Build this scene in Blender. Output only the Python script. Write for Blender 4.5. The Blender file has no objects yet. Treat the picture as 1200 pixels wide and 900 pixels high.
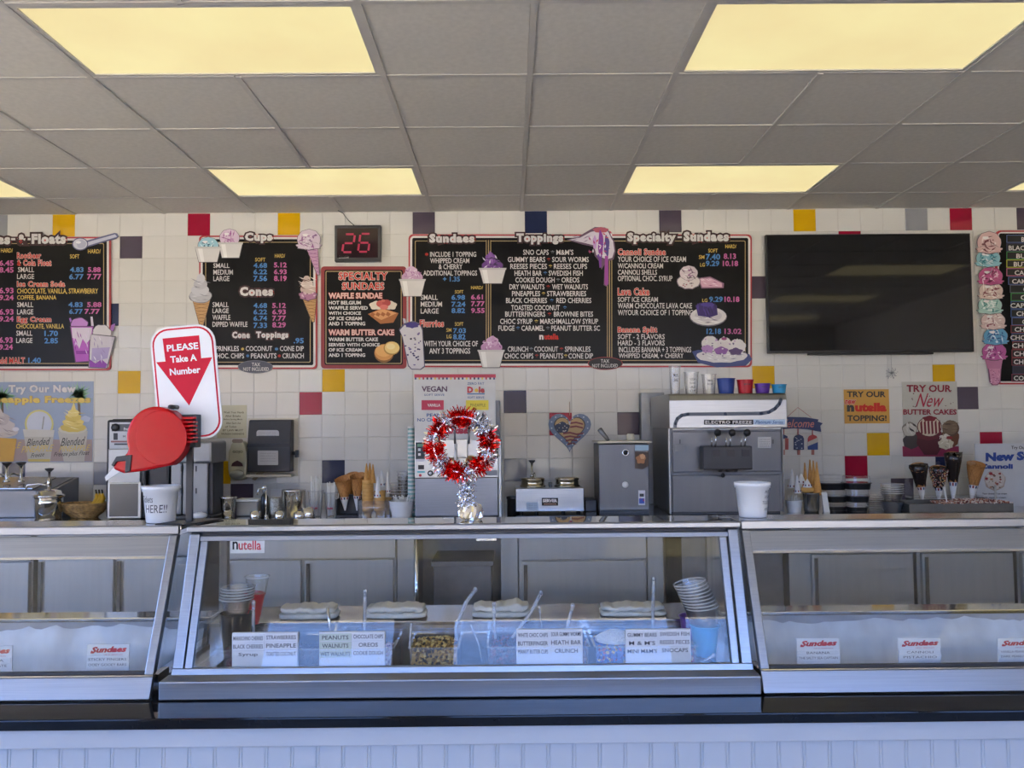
import bpy, math, random
from mathutils import Vector, Matrix, Euler
R = random.Random(11)
S = bpy.context.scene
COL = S.collection

# ---------------------------------------------------------------- camera
F, PIT, ROLL, YAW, EZ = 974.457, 0.0485117, -0.00829088, 0.0048013, 1.5
def ray(u, v):
    u -= 600.0; v -= 450.0
    c, s = math.cos(ROLL), math.sin(ROLL); u, v = c*u + s*v, -s*u + c*v
    d = Vector((u/F, 1.0, -v/F))
    c, s = math.cos(PIT), math.sin(PIT); d = Vector((d.x, c*d.y - s*d.z, s*d.y + c*d.z))
    c, s = math.cos(YAW), math.sin(YAW); return Vector((c*d.x + s*d.y, -s*d.x + c*d.y, d.z))
def W(u, v, Y):
    """world x, z of photo point (u, v) on the vertical plane at depth Y"""
    d = ray(u, v); return d.x*Y/d.y, EZ + d.z*Y/d.y
cam = bpy.data.cameras.new('camera'); camo = bpy.data.objects.new('camera', cam); COL.objects.link(camo)
fwd = ray(600, 450).normalized(); rt = (ray(700, 450) - ray(600, 450)).normalized(); up = rt.cross(fwd)
mw = Matrix((rt, up, -fwd)).transposed().to_4x4(); mw.translation = (0, 0, EZ); camo.matrix_world = mw
cam.sensor_width = 36; cam.lens = F/1200*36; cam.clip_start = .05; cam.clip_end = 400
S.camera = camo

# ---------------------------------------------------------------- light and exposure
SKY = .92; SUN = 52.0; LAMP = .68
S.view_settings.view_transform = 'Standard'; S.view_settings.look = 'None'
S.view_settings.gamma = 1; S.view_settings.use_curve_mapping = False
S.view_settings.exposure = 0.38
w = bpy.data.worlds.new('sky'); S.world = w; w.use_nodes = True
nt = w.node_tree; nt.nodes.clear()
tc = nt.nodes.new('ShaderNodeTexCoord'); sep = nt.nodes.new('ShaderNodeSeparateXYZ')
rp = nt.nodes.new('ShaderNodeValToRGB'); bg = nt.nodes.new('ShaderNodeBackground'); out = nt.nodes.new('ShaderNodeOutputWorld')
nt.links.new(tc.outputs['Generated'], sep.inputs[0]); nt.links.new(sep.outputs[2], rp.inputs[0])
nt.links.new(rp.outputs[0], bg.inputs[0]); nt.links.new(bg.outputs[0], out.inputs[0])
rp.color_ramp.elements[0].position = 0.0; rp.color_ramp.elements[0].color = (.42, .54, .80, 1)
rp.color_ramp.elements[1].position = 0.9; rp.color_ramp.elements[1].color = (.17, .30, .72, 1)
e = rp.color_ramp.elements.new(.25); e.color = (.29, .50, 1.12, 1)
bg.inputs[1].default_value = 6.0*SKY
sun = bpy.data.lights.new('sun', 'SUN'); sun.energy = SUN; sun.angle = .01; sun.color = (1, .86, .66)
suno = bpy.data.objects.new('sun', sun); COL.objects.link(suno)
suno.rotation_euler = Vector((-.25, -.62, -1)).to_track_quat('-Z', 'Y').to_euler(); suno.location = (0, 2, 9)
S.cycles.max_bounces = 10; S.cycles.diffuse_bounces = 5; S.cycles.glossy_bounces = 5
S.cycles.transparent_max_bounces = 96; S.cycles.transmission_bounces = 8
S.cycles.caustics_reflective = False; S.cycles.caustics_refractive = False

# ---------------------------------------------------------------- materials
def lin(h):
    if isinstance(h, str):
        h = h.lstrip('#'); h = [int(h[i:i+2], 16)/255 for i in (0, 2, 4)]
        return tuple(x/12.92 if x <= .04045 else ((x+.055)/1.055)**2.4 for x in h)
    return h
MC = {}
def M(name, col, rough=.5, metal=0.0, noise=.06, scale=14, stretch=(1, 1, 1), bump=0.0, coat=0.0, emis=0.0, spec=.5):
    if name in MC: return MC[name]
    m = bpy.data.materials.new(name); MC[name] = m; m.use_nodes = True; t = m.node_tree; b = t.nodes['Principled BSDF']
    c = lin(col)
    tc = t.nodes.new('ShaderNodeTexCoord'); mp = t.nodes.new('ShaderNodeMapping'); mp.inputs['Scale'].default_value = stretch
    n = t.nodes.new('ShaderNodeTexNoise'); n.inputs['Scale'].default_value = scale; n.inputs['Detail'].default_value = 3
    r = t.nodes.new('ShaderNodeValToRGB')
    r.color_ramp.elements[0].position = .3; r.color_ramp.elements[1].position = .7
    r.color_ramp.elements[0].color = tuple(x*(1-noise) for x in c) + (1,)
    r.color_ramp.elements[1].color = tuple(min(1, x*(1+noise)) for x in c) + (1,)
    L = t.links.new
    L(tc.outputs['Object'], mp.inputs[0]); L(mp.outputs[0], n.inputs[0]); L(n.outputs[0], r.inputs[0]); L(r.outputs[0], b.inputs['Base Color'])
    b.inputs['Roughness'].default_value = rough; b.inputs['Metallic'].default_value = metal
    b.inputs['Specular IOR Level'].default_value = spec; b.inputs['Coat Weight'].default_value = coat; b.inputs['Coat Roughness'].default_value = .08
    if bump:
        bp = t.nodes.new('ShaderNodeBump'); bp.inputs['Strength'].default_value = bump; bp.inputs['Distance'].default_value = .004
        L(n.outputs[0], bp.inputs['Height']); L(bp.outputs[0], b.inputs['Normal'])
    if emis:
        L(r.outputs[0], b.inputs['Emission Color']); t.links.remove(b.inputs['Base Color'].links[0]); b.inputs['Base Color'].default_value = tuple(x*.12 for x in c)+(1,); b.inputs['Emission Strength'].default_value = emis
    return m
def glassy(name, tint=(1, 1, 1), rough=0.0, milky=0.0, mcol=(.8, .82, .85), spec=1.0, streak=0.0):
    """thin clear sheet: fresnel mix of see-through and mirror, plus a little scatter"""
    if name in MC: return MC[name]
    m = bpy.data.materials.new(name); MC[name] = m; m.use_nodes = True; t = m.node_tree; t.nodes.clear(); L = t.links.new
    o = t.nodes.new('ShaderNodeOutputMaterial'); g = t.nodes.new('ShaderNodeNewGeometry')
    mr = t.nodes.new('ShaderNodeMapRange'); mr.inputs['To Min'].default_value = 1.5; mr.inputs['To Max'].default_value = 1/1.5
    L(g.outputs['Backfacing'], mr.inputs['Value'])
    fr = t.nodes.new('ShaderNodeFresnel'); L(mr.outputs[0], fr.inputs['IOR'])
    mu = t.nodes.new('ShaderNodeMath'); mu.operation = 'MULTIPLY'; mu.inputs[1].default_value = spec; L(fr.outputs[0], mu.inputs[0])
    tr = t.nodes.new('ShaderNodeBsdfTransparent'); tr.inputs[0].default_value = tuple(tint) + (1,)
    df = t.nodes.new('ShaderNodeBsdfDiffuse'); df.inputs[0].default_value = tuple(mcol) + (1,)
    a = t.nodes.new('ShaderNodeMixShader'); a.inputs[0].default_value = milky; L(tr.outputs[0], a.inputs[1]); L(df.outputs[0], a.inputs[2])
    tc = t.nodes.new('ShaderNodeTexCoord'); n = t.nodes.new('ShaderNodeTexNoise'); n.inputs['Scale'].default_value = 9
    L(tc.outputs['Object'], n.inputs[0])
    m2 = t.nodes.new('ShaderNodeMapRange'); m2.inputs['To Min'].default_value = max(0, milky*.6); m2.inputs['To Max'].default_value = milky*1.4+streak
    L(n.outputs[0], m2.inputs['Value']); L(m2.outputs[0], a.inputs[0])
    gl = t.nodes.new('ShaderNodeBsdfGlossy'); gl.inputs['Roughness'].default_value = rough
    b = t.nodes.new('ShaderNodeMixShader'); L(mu.outputs[0], b.inputs[0]); L(a.outputs[0], b.inputs[1]); L(gl.outputs[0], b.inputs[2])
    L(b.outputs[0], o.inputs[0]); return m

# ---------------------------------------------------------------- mesh builder
class MB:
    def __init__(s): s.v = []; s.f = []; s.mi = []; s.ms = []; s.sm = []
    def mat(s, m):
        if m not in s.ms: s.ms.append(m)
        return s.ms.index(m)
    def add(s, vs, fs, m, smooth=False, T=None):
        b = len(s.v); k = s.mat(m)
        s.v += [tuple(T @ Vector(v)) if T else tuple(v) for v in vs]
        for f in fs: s.f.append([b+i for i in f]); s.mi.append(k); s.sm.append(smooth)
        return s
    def box(s, x0, x1, y0, y1, z0, z1, m, T=None):
        vs = [(x, y, z) for z in (z0, z1) for y in (y0, y1) for x in (x0, x1)]
        return s.add(vs, [(0, 2, 3, 1), (4, 5, 7, 6), (0, 1, 5, 4), (2, 6, 7, 3), (0, 4, 6, 2), (1, 3, 7, 5)], m, False, T)
    def lathe(s, c, prof, m, n=20, smooth=True, T=None, sx=1, sy=1, cap=True):
        vs = []; fs = []
        for r, z in prof:
            for i in range(n):
                a = 2*math.pi*i/n; vs.append((c[0]+r*math.cos(a)*sx, c[1]+r*math.sin(a)*sy, c[2]+z))
        k = len(prof)
        for j in range(k-1):
            for i in range(n):
                a, b = j*n+i, j*n+(i+1) % n; fs.append((a, b, b+n, a+n))
        if cap:
            if prof[0][0] > 1e-5: fs.append(tuple(range(n))[::-1])
            if prof[-1][0] > 1e-5: fs.append(tuple((k-1)*n+i for i in range(n)))
        return s.add(vs, fs, m, smooth, T)
    def tube(s, pts, r, m, n=8, smooth=True, T=None):
        pts = [Vector(p) for p in pts]; rs = r if isinstance(r, (list, tuple)) else [r]*len(pts)
        vs = []; fs = []; pu = None
        for i, p in enumerate(pts):
            d = (pts[min(i+1, len(pts)-1)]-pts[max(i-1, 0)]).normalized()
            if pu is None:
                pu = d.orthogonal().normalized()
            pu = (pu - d*pu.dot(d)).normalized(); q = d.cross(pu)
            for k in range(n):
                a = 2*math.pi*k/n; vs.append(p+(pu*math.cos(a)+q*math.sin(a))*rs[i])
        for j in range(len(pts)-1):
            for i in range(n):
                a, b = j*n+i, j*n+(i+1) % n; fs.append((a, b, b+n, a+n))
        fs.append(tuple(range(n))[::-1]); fs.append(tuple((len(pts)-1)*n+i for i in range(n)))
        return s.add(vs, fs, m, smooth, T)
    def prism(s, pts, y0, y1, m, T=None, plane='xz'):
        """pts (a, b) in the plane, extruded along the third axis from y0 to y1"""
        f = {'xz': lambda a, b, c: (a, c, b), 'yz': lambda a, b, c: (c, a, b), 'xy': lambda a, b, c: (a, b, c)}[plane]
        n = len(pts); vs = [f(a, b, y0) for a, b in pts]+[f(a, b, y1) for a, b in pts]
        fs = [tuple(range(n)), tuple(range(2*n-1, n-1, -1))]+[(i, i+n, (i+1) % n+n, (i+1) % n) for i in range(n)]
        return s.add(vs, fs, m, False, T)
    def ball(s, c, r, m, nu=12, nv=7, jit=0.0, T=None):
        rx, ry, rz = r if isinstance(r, tuple) else (r, r, r); vs = []; fs = []
        for j in range(1, nv):
            t = math.pi*j/nv
            for i in range(nu):
                a = 2*math.pi*i/nu; k = 1+R.uniform(-jit, jit)
                vs.append((c[0]+rx*math.sin(t)*math.cos(a)*k, c[1]+ry*math.sin(t)*math.sin(a)*k, c[2]+rz*math.cos(t)*k))
        vs += [(c[0], c[1], c[2]+rz), (c[0], c[1], c[2]-rz)]; t0 = len(vs)-2
        for j in range(nv-2):
            for i in range(nu):
                a, b = j*nu+i, j*nu+(i+1) % nu; fs.append((a, a+nu, b+nu, b))
        for i in range(nu):
            fs.append((t0, i, (i+1) % nu)); fs.append((t0+1, (nv-2)*nu+(i+1) % nu, (nv-2)*nu+i))
        return s.add(vs, fs, m, True, T)
ORG = {}
def ob(name, mb, parent=None, bevel=0.0, label=None, kind=None, fixn=True):
    me = bpy.data.meshes.new(name); o = bpy.data.objects.new(name, me); COL.objects.link(o)
    org = ORG.get(parent.name, Vector((0, 0, 0))) if parent else Vector((0, 0, 0))
    me.from_pydata([(v[0]-org.x, v[1]-org.y, v[2]-org.z) for v in mb.v], [], mb.f)
    for m in mb.ms: me.materials.append(m)
    me.polygons.foreach_set('material_index', mb.mi); me.polygons.foreach_set('use_smooth', mb.sm); me.update()
    if fixn:
        import bmesh
        bm = bmesh.new(); bm.from_mesh(me); bmesh.ops.recalc_face_normals(bm, faces=bm.faces); bm.to_mesh(me); bm.free()
    if parent: o.parent = parent; ORG[o.name] = org
    if bevel:
        b = o.modifiers.new('bevel', 'BEVEL'); b.width = bevel; b.segments = 2; b.limit_method = 'ANGLE'; b.angle_limit = .7
    if label: o['label'] = label
    if kind: o['kind'] = kind
    return o
def thing(name, label, cat, loc, group=None, local=False, kind=None):
    o = bpy.data.objects.new(name, None); COL.objects.link(o); o.location = loc; o.empty_display_size = .05
    if label: o['label'] = label
    if cat: o['category'] = cat
    if group: o['group'] = group
    if kind: o['kind'] = kind
    ORG[o.name] = Vector((0, 0, 0)) if local else Vector(loc)
    return o
def one(name, mb, label, cat, group=None, bevel=0.0, kind=None):
    o = ob(name, mb, None, bevel)
    # origin to base centre
    xs = [v.co.x for v in o.data.vertices]; ys = [v.co.y for v in o.data.vertices]; zs = [v.co.z for v in o.data.vertices]
    c = Vector(((min(xs)+max(xs))/2, (min(ys)+max(ys))/2, min(zs)))
    for v in o.data.vertices: v.co -= c
    o.location = c
    if label: o['label'] = label
    if cat: o['category'] = cat
    if group: o['group'] = group
    if kind: o['kind'] = kind
    return o
def copy_tree(o, parent=None):
    c = o.copy(); COL.objects.link(c)
    if parent: c.parent = parent
    for ch in list(KIDS.get(o.name, [])) or [x for x in o.children]:
        copy_tree(ch, c)
    return c
KIDS = {}
def dup(root, loc, label, group=None, rz=None):
    c = copy_tree(root); c.location = loc; c['label'] = label
    if group: c['group'] = group
    if rz is not None: c.rotation_euler.z = rz
    return c

# ---------------------------------------------------------------- flat lettering and printed pictures
TXC = {}
def tmesh(s, off=0.0, shear=0.0, sp=1.0):
    k = (s, off, shear, sp)
    if k in TXC: return TXC[k]
    c = bpy.data.curves.new('t', 'FONT'); c.body = s; c.resolution_u = 2; c.offset = off; c.shear = shear; c.space_character = sp
    c.fill_mode = 'FRONT'; c.dimensions = '2D'
    o = bpy.data.objects.new('t', c); me = bpy.data.meshes.new_from_object(o)
    r = ([(v.co.x, v.co.y) for v in me.vertices], [tuple(p.vertices) for p in me.polygons])
    bpy.data.objects.remove(o); bpy.data.meshes.remove(me); bpy.data.curves.remove(c)
    TXC[k] = r; return r
def lay(mb, s, fn, m, bold=0.0, outline=None, shear=0.0, dl=.0006, sp=1.0):
    """fn(a, b, lift) maps the text's ink box [0,1]x[0,1] (b up) to 3-D"""
    base = tmesh(s, bold, shear, sp)[0]
    if not base: return
    x0 = min(p[0] for p in base); x1 = max(p[0] for p in base); y0 = min(p[1] for p in base); y1 = max(p[1] for p in base)
    L = [(m, bold, dl if outline else 0)]
    if outline:
        for j, (om, oo) in enumerate(outline[::-1]): L.append((om, bold+oo, -dl*j))
    for mm, off, lf in L:
        v, f = tmesh(s, off, shear, sp)
        mb.add([fn((x-x0)/(x1-x0), (y-y0)/(y1-y0), lf) for x, y in v], f, mm)
def tx(mb, s, u0, v0, u1, v1, m, Y, bold=.015, outline=None, shear=0.0, slope=0.0, dl=.0006, sp=1.0):
    """text whose ink fills the photo box u0..u1, v0..v1 on the plane at depth Y; slope = rise in photo px over its width"""
    def fn(a, b, lf):
        u = u0+(u1-u0)*a; x, z = W(u, v1+(v0-v1)*b-slope*a, Y); return (x, Y-lf, z)
    lay(mb, s, fn, m, bold, outline, shear, dl, sp)
def poly(mb, pts, m, Y, lift=0.0, thick=0.0):
    q = [W(u, v, Y) for u, v in pts]
    if thick: mb.prism(q, Y-lift, Y-lift+thick, m)
    else: mb.add([(x, Y-lift, z) for x, z in q], [tuple(range(len(q)))], m)
def blob(u, v, ru, rv, n=20, amp=.0, k=5, ph=0.0):
    return [(u+ru*(1+amp*math.sin(k*a+ph))*math.cos(a), v-rv*(1+amp*math.sin(k*a+ph))*math.sin(a)) for a in [2*math.pi*i/n for i in range(n)]]
def rrect(u0, v0, u1, v1, r, n=4):
    p = []
    for cx, cy, a0 in ((u1-r, v0+r, 0), (u0+r, v0+r, 90), (u0+r, v1-r, 180), (u1-r, v1-r, 270)):
        for i in range(n+1):
            a = math.radians(a0+90*i/n); p.append((cx+r*math.cos(a), cy-r*math.sin(a)))
    return p
# ================================================================ palette
steel = M('brushed_steel', (.50, .50, .49), .30, 1.0, .10, 6, (1, 1, 60))
steelh = M('brushed_steel_wide', (.58, .59, .60), .27, 1.0, .08, 5, (.6, 60, 60))
steelm = M('polished_steel', (.62, .62, .61), .08, 1.0, .05, 8)
mirror = M('mirror_steel', (.66, .65, .62), .025, 1.0, .03, 3)
steeld = M('dull_dark_steel', (.20, .20, .20), .45, 1.0, .15, 8)
chrome = M('chrome', (.75, .75, .75), .05, 1.0, .03)
alum = M('anodised_aluminium', (.60, .61, .64), .32, 1.0, .08, 6, (1, 40, 40))
black = M('black_plastic', (.012, .012, .013), .35)
blackg = M('black_gloss', (.006, .006, .007), .07)
dark = M('dark_grey_plastic', (.035, .035, .038), .4)
white = M('white_plastic', (.74, .74, .72), .35, 0, .03)
paper = M('white_paper', (.70, .70, .67), .8, 0, .03)
cream = M('cream_plastic', (.62, .58, .46), .35, 0, .04)
RED = M('red_print', '#b3343a', .45); DRED = M('deep_red_print', '#8e2b2f', .45); WHI = M('white_print', '#d9d5d2', .45, 0, .03)
BLK = M('board_black', '#111112', .30, 0, .12, 3, spec=.18); BLU = M('blue_print', '#4a86c4', .5); PNK = M('pink_print', '#c565a0', .5)
YEL = M('yellow_print', '#e0c05c', .5); GOLD = M('gold_line', '#b8a070', .4); TRED = M('title_red', '#c93a30', .5, spec=.2)
glass = glassy('clear_glass', (.97, .98, .98)); acry = glassy('clear_acrylic', (.985, .985, .99), .03, .05, (.9, .92, .95), spec=1.6)
cupc = glassy('clear_cup_plastic', (.985, .985, .985), .04, .018, (.95, .95, .95), 1.5)
rimc = glassy('clear_cup_rim', (.9, .9, .9), .1, .55, (.92, .92, .92), 2)

# ================================================================ the room shell
XL, XR, YF, WY, CZ = -4.776, 4.978, -1.466, 5.627, 2.957
floorm = M('floor_tile_beige', (.34, .31, .27), .35, 0, .12, 3)
wallp = M('painted_wall_cream', (.62, .59, .53), .6, 0, .03, 4)
grout = M('tile_grout', (.58, .56, .51), .9, 0, .05, 30)
ob('floor', MB().box(XL, XR, YF, WY+.2, -.1, 0, floorm), kind='structure')
SY0, SY1 = -.9, 3.35  # opening for the added side window
wl = MB().box(XL-.12, XL, YF, SY0, 0, CZ+.02, wallp).box(XL-.12, XL, SY1, WY+.2, 0, CZ+.02, wallp).box(XL-.12, XL, SY0, SY1, 0, .6, wallp).box(XL-.12, XL, SY0, SY1, 2.84, CZ+.02, wallp)
ob('wall_left', wl, kind='structure')
ob('wall_right', MB().box(XR, XR+.12, YF, WY+.2, 0, CZ+.02, wallp), kind='structure')
wb = ob('wall_back', MB().box(XL, XR, WY+.0022, WY+.12, 0, CZ+.02, grout), kind='structure')
wf = MB(); HZ, SZ = 2.86, .55
ops = [(-4.6, -2.75), (-2.05, -.92), (-.50, 1.35), (1.42, 3.10), (3.17, 3.95)]
xs = [XL]+[q for o in ops for q in o]+[XR]
for i in range(0, len(xs), 2): wf.box(xs[i], xs[i+1], YF-.15, YF, 0, CZ+.02, wallp)
for a, b in ops:
    wf.box(a, b, YF-.15, YF, HZ, CZ+.02, wallp); wf.box(a, b, YF-.15, YF, 0, SZ, wallp)
ob('wall_front', wf, kind='structure')
for i, (a, b) in enumerate(ops):
    w_ = ob('window_%d' % (i+1), MB().box(a, b, YF-.15, YF-.11, SZ, SZ+.05, alum).box(a, b, YF-.15, YF-.11, HZ-.05, HZ, alum)
            .box(a, a+.04, YF-.15, YF-.11, SZ+.05, HZ-.05, alum).box(b-.04, b, YF-.15, YF-.11, SZ+.05, HZ-.05, alum), kind='structure')
    ob('pane', MB().box(a+.04, b-.04, YF-.134, YF-.128, SZ+.05, HZ-.05, glass), w_)
w_ = MB()
for y0_, y1_, z0_, z1_ in ((SY0, SY0+.05, .6, 2.84), (SY1-.05, SY1, .6, 2.84), (1.20, 1.25, .6, 2.84), (SY0+.05, 1.20, .6, .65), (1.25, SY1-.05, .6, .65), (SY0+.05, 1.20, 2.79, 2.84), (1.25, SY1-.05, 2.79, 2.84)): w_.box(XL-.09, XL-.04, y0_, y1_, z0_, z1_, alum)
w_ = ob('window_6', w_, kind='structure')  # unseen window, added to brighten the left end of the back wall
ob('pane', MB().box(XL-.068, XL-.062, SY0+.05, 1.20, .65, 2.79, glass), w_); ob('pane', MB().box(XL-.068, XL-.062, 1.25, SY1-.05, .65, 2.79, glass), w_)
pav = M('outdoor_pavement', (.42, .40, .36), .8, 0, .10, .8)
ob('ground_outside', MB().box(-40, 40, -60, YF-.2, -.25, -.1, pav).box(-40, XL-.15, YF-.2, 14, -.25, -.1, pav), kind='structure')
bw = M('far_building_brick', (.20, .15, .12), .8, 0, .2, 1); bd = M('far_building_glass', (.05, .06, .07), .1, 0, .2)  # unseen buildings added to block bright sky near the horizon
for i, (x0_, x1_, y_, h_) in enumerate(((-34, -12, -34, 5.2), (-11, 9, -37, 4.4), (11, 34, -33, 5.6))):
    b_ = thing('added_building', ['long unseen brick building added across the lot, left', 'low unseen brick building added across the lot, centre', 'tall unseen brick building added across the lot, right'][i], 'building', ((x0_+x1_)/2, y_, -.1), 'unseen buildings added behind the camera to darken the horizon')
    ob('wall', MB().box(x0_, x1_, y_-4, y_, -.1, h_, bw), b_); ob('roof', MB().box(x0_-.3, x1_+.3, y_-4.2, y_+.5, h_, h_+.25, pav), b_)
    xx = x0_+1
    while xx < x1_-3: ob('window', MB().box(xx, xx+2.4, y_, y_+.03, .5, 2.8, bd), b_); xx += 3.6
# ---- ceiling: grid, one lay-in tile per cell, light fixtures in their cells
GX, GY, P = .1011, 2.8018, .6096
ctile = M('ceiling_tile_grey', (.60, .575, .53), .9, 0, .05, 40, bump=.05)
tbar = M('ceiling_grid_bar', (.52, .50, .47), .5, 0, .03)
cg = MB()
ks = range(-8, 8); js = range(-7, 5)
for k in range(-8, 9):
    for j in range(-7, 5):
        if k in (-6, -2, 2, 6) and j in (0, 3, -3, -6): continue
        cg.box(GX+k*P-.012, GX+k*P+.012, GY+j*P, min(GY+(j+1)*P, WY), CZ-.002, CZ+.02, tbar)
for j in range(-7, 5):
    for k in ks: cg.box(GX+k*P+.012, GX+(k+1)*P-.012, GY+j*P-.012, GY+j*P+.012, CZ-.001, CZ+.02, tbar)
ceil = thing('ceiling', None, None, (0, 2, CZ), kind='structure')
ob('ceiling_grid', cg, ceil)
ob('ceiling_slab', MB().box(XL, XR, YF-.2, WY+.2, CZ+.05, CZ+.12, wallp), ceil)
def lit(k, j): return j in (0, 3, -3, -6) and k in (-7, -6, -3, -2, 1, 2, 5, 6)
h = P/2-.013
def tile_mb(hy0, hy1):
    m = MB(); c = .004
    m.add([(-h, hy0, .002), (h, hy0, .002), (h, hy1, .002), (-h, hy1, .002), (-h, hy0, .016), (h, hy0, .016), (h, hy1, .016), (-h, hy1, .016)],
          [(0, 1, 2, 3), (4, 5, 6, 7), (0, 1, 5, 4), (1, 2, 6, 5), (2, 3, 7, 6), (3, 0, 4, 7)], ctile); return m
t0 = {}
for j in js:
    for k in ks:
        if lit(k, j): continue
        last = j == 4; yc = GY+(j+.5)*P
        if last not in t0:
            m = tile_mb(-h, h if not last else WY-yc-.004)
            o = ob('ceiling_tile', m, ceil); t0[last] = o; ORG[o.name] = Vector((0, 0, 0))
            for v in o.data.vertices: v.co += Vector((0, 2, CZ))  # undo parent origin shift
        else:
            o = t0[last].copy(); COL.objects.link(o)
        o.location = (GX+(k+.5)*P, yc-2, R.uniform(-.0012, .0012))
lampw = M('lamp_diffuser', (1.0, .82, .42), .4, 0, .07, 2.2, (1, 1, 1), emis=LAMP)
def lamp_obj():
    t = thing('ceiling_light', '', 'ceiling light', (0, 0, 0), 'recessed ceiling lights', local=True)
    fr = MB(); a, b = P-.012, P/2-.012
    for x0, x1, y0, y1 in ((-a, a, -b, -b+.018), (-a, a, b-.018, b), (-a, -a+.018, -b+.018, b-.018), (a-.018, a, -b+.018, b-.018)):
        fr.box(x0, x1, y0, y1, .001, .025, tbar)
    ob('frame', fr, t); ob('diffuser', MB().box(-a+.018, a-.018, -b+.018, b-.018, .006, .014, lampw), t)
    return t
names = {(-7, 3): 'yellowish ceiling light panel cut off at the left edge, above the shakes board', (-3, 0): 'large lit ceiling panel near the camera on the left',
         (1, 0): 'large lit ceiling panel near the camera on the right', (-3, 3): 'lit ceiling panel near the back wall, above the specialty board and number display',
         (1, 3): 'lit ceiling panel near the back wall, above the wide menu board and TV', (5, 3): 'ceiling light panel cut off at the right edge, above the flavour board',
         (5, 0): 'front-row ceiling light panel on the far right, out of the frame', (-7, 0): 'front-row ceiling light panel on the far left, out of the frame'}
lp = None
for j in (3, 0, -3, -6):
    for k in (-7, -3, 1, 5):
        loc = (GX+(k+1)*P, GY+(j+.5)*P, CZ)
        lb = names.get((k, j), 'ceiling light panel of the %s row behind the camera, %s' % ('first' if j == -3 else 'second',
              {-7: 'far left', -3: 'left of centre', 1: 'right of centre', 5: 'far right'}[k]))
        if lp is None: lp = lamp_obj(); lp.location = loc; lp['label'] = lb
        else: dup(lp, loc, lb)
# ---- wall tiles
TP = .15345; TX0 = -2.1786; h = TP/2-.0009
tcol = {'white': M('glazed_tile_white', (.70, .685, .64), .10, 0, .035, 3, spec=.32), 'yellow': M('glazed_tile_yellow', '#d8aa10', .12, 0, .05, 5, spec=.32),
        'red': M('glazed_tile_red', '#a31c38', .12, 0, .06, 5, spec=.32), 'navy': M('glazed_tile_navy', '#28304f', .12, 0, .08, 5, spec=.32),
        'mauve': M('glazed_tile_mauve', '#544a57', .12, 0, .08, 5, spec=.32), 'gray': M('glazed_tile_grey', '#999a9d', .12, 0, .05, 5, spec=.32)}
special = {}
for c, pts in {'gray': [(-7, 263), (1075, 257), (116, 555), (603, 550)], 'yellow': [(73, 263), (338, 263), (942, 258), (150, 448), (391, 447), (893, 443), (1108, 441), (1030, 521), (257, 554)],
               'red': [(233, 263), (1129, 257), (996, 283), (365, 473), (655, 497), (1164, 521), (1003, 548)], 'mauve': [(497, 262), (784, 260), (1209, 257), (152, 290), (889, 338), (1136, 468), (734, 497), (1058, 576), (283, 581)],
               'navy': [(627, 260), (124, 369), (602, 471), (1112, 548), (12, 555), (391, 553)]}.items():
    for u, v in pts:
        x, z = W(u, v, WY); special[(math.floor((x-TX0)/TP), math.floor((CZ-z)/TP))] = c
def tile(mt):
    m = MB(); a = h; b = h-.0025; y0 = .010; y1 = .0
    m.add([(-a, y0, -a), (a, y0, -a), (a, y0, a), (-a, y0, a), (-a, .0016, -a), (a, .0016, -a), (a, .0016, a), (-a, .0016, a), (-b, y1, -b), (b, y1, -b), (b, y1, b), (-b, y1, b)],
          [(8, 9, 10, 11)]+[(i+4, (i+1) % 4+4, (i+1) % 4+8, i+8) for i in range(4)]+[(i, (i+1) % 4, (i+1) % 4+4, i+4) for i in range(4)], mt)
    return m
cover = [(0, 277, 128, 433), (240, 272, 370, 430), (377, 312, 476, 432), (480, 275, 880, 430), (898, 273, 1143, 413), (486, 440, 582, 604), (785, 462, 922, 604), (702, 520, 764, 604), (180, 380, 262, 600), (0, 448, 108, 541), (1168, 270, 1200, 450)]
cells = []
for k in range(-17, 47):
    for r in range(0, 13):
        xc = TX0+(k+.5)*TP; zc = CZ-(r+.5)*TP
        if xc < XL+.07 or xc > XR-.07: continue
        u = 595+xc*974/WY; v = 497-(zc-1.5)*974/WY
        vis = -13 < u < 1213 and not any(a < u-9 and u+9 < c and b < v-9 and v+9 < d for a, b, c, d in cover)
        cells.append((0 if (k, r) in special and vis else 1 if vis else 2, abs(u-600)+abs(v-420), k, r, xc, zc))
cells.sort(); proto = {}; rest = MB()
for n, (_, _, k, r, xc, zc) in enumerate(cells):
    c = special.get((k, r), 'white')
    T = Matrix.Translation((xc, WY, zc)) @ Euler((R.uniform(-.006, .006), 0, R.uniform(-.006, .006))).to_matrix().to_4x4()
    if n < 300:
        if c not in proto: proto[c] = ob('tile', tile(tcol[c]), wb); o = proto[c]
        else: o = proto[c].copy(); COL.objects.link(o)
        o.matrix_local = T
    else:
        q = tile(tcol[c]); rest.add(q.v, q.f, tcol[c], False, T)
ob('tile_field', rest, wb, kind='stuff')

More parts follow.
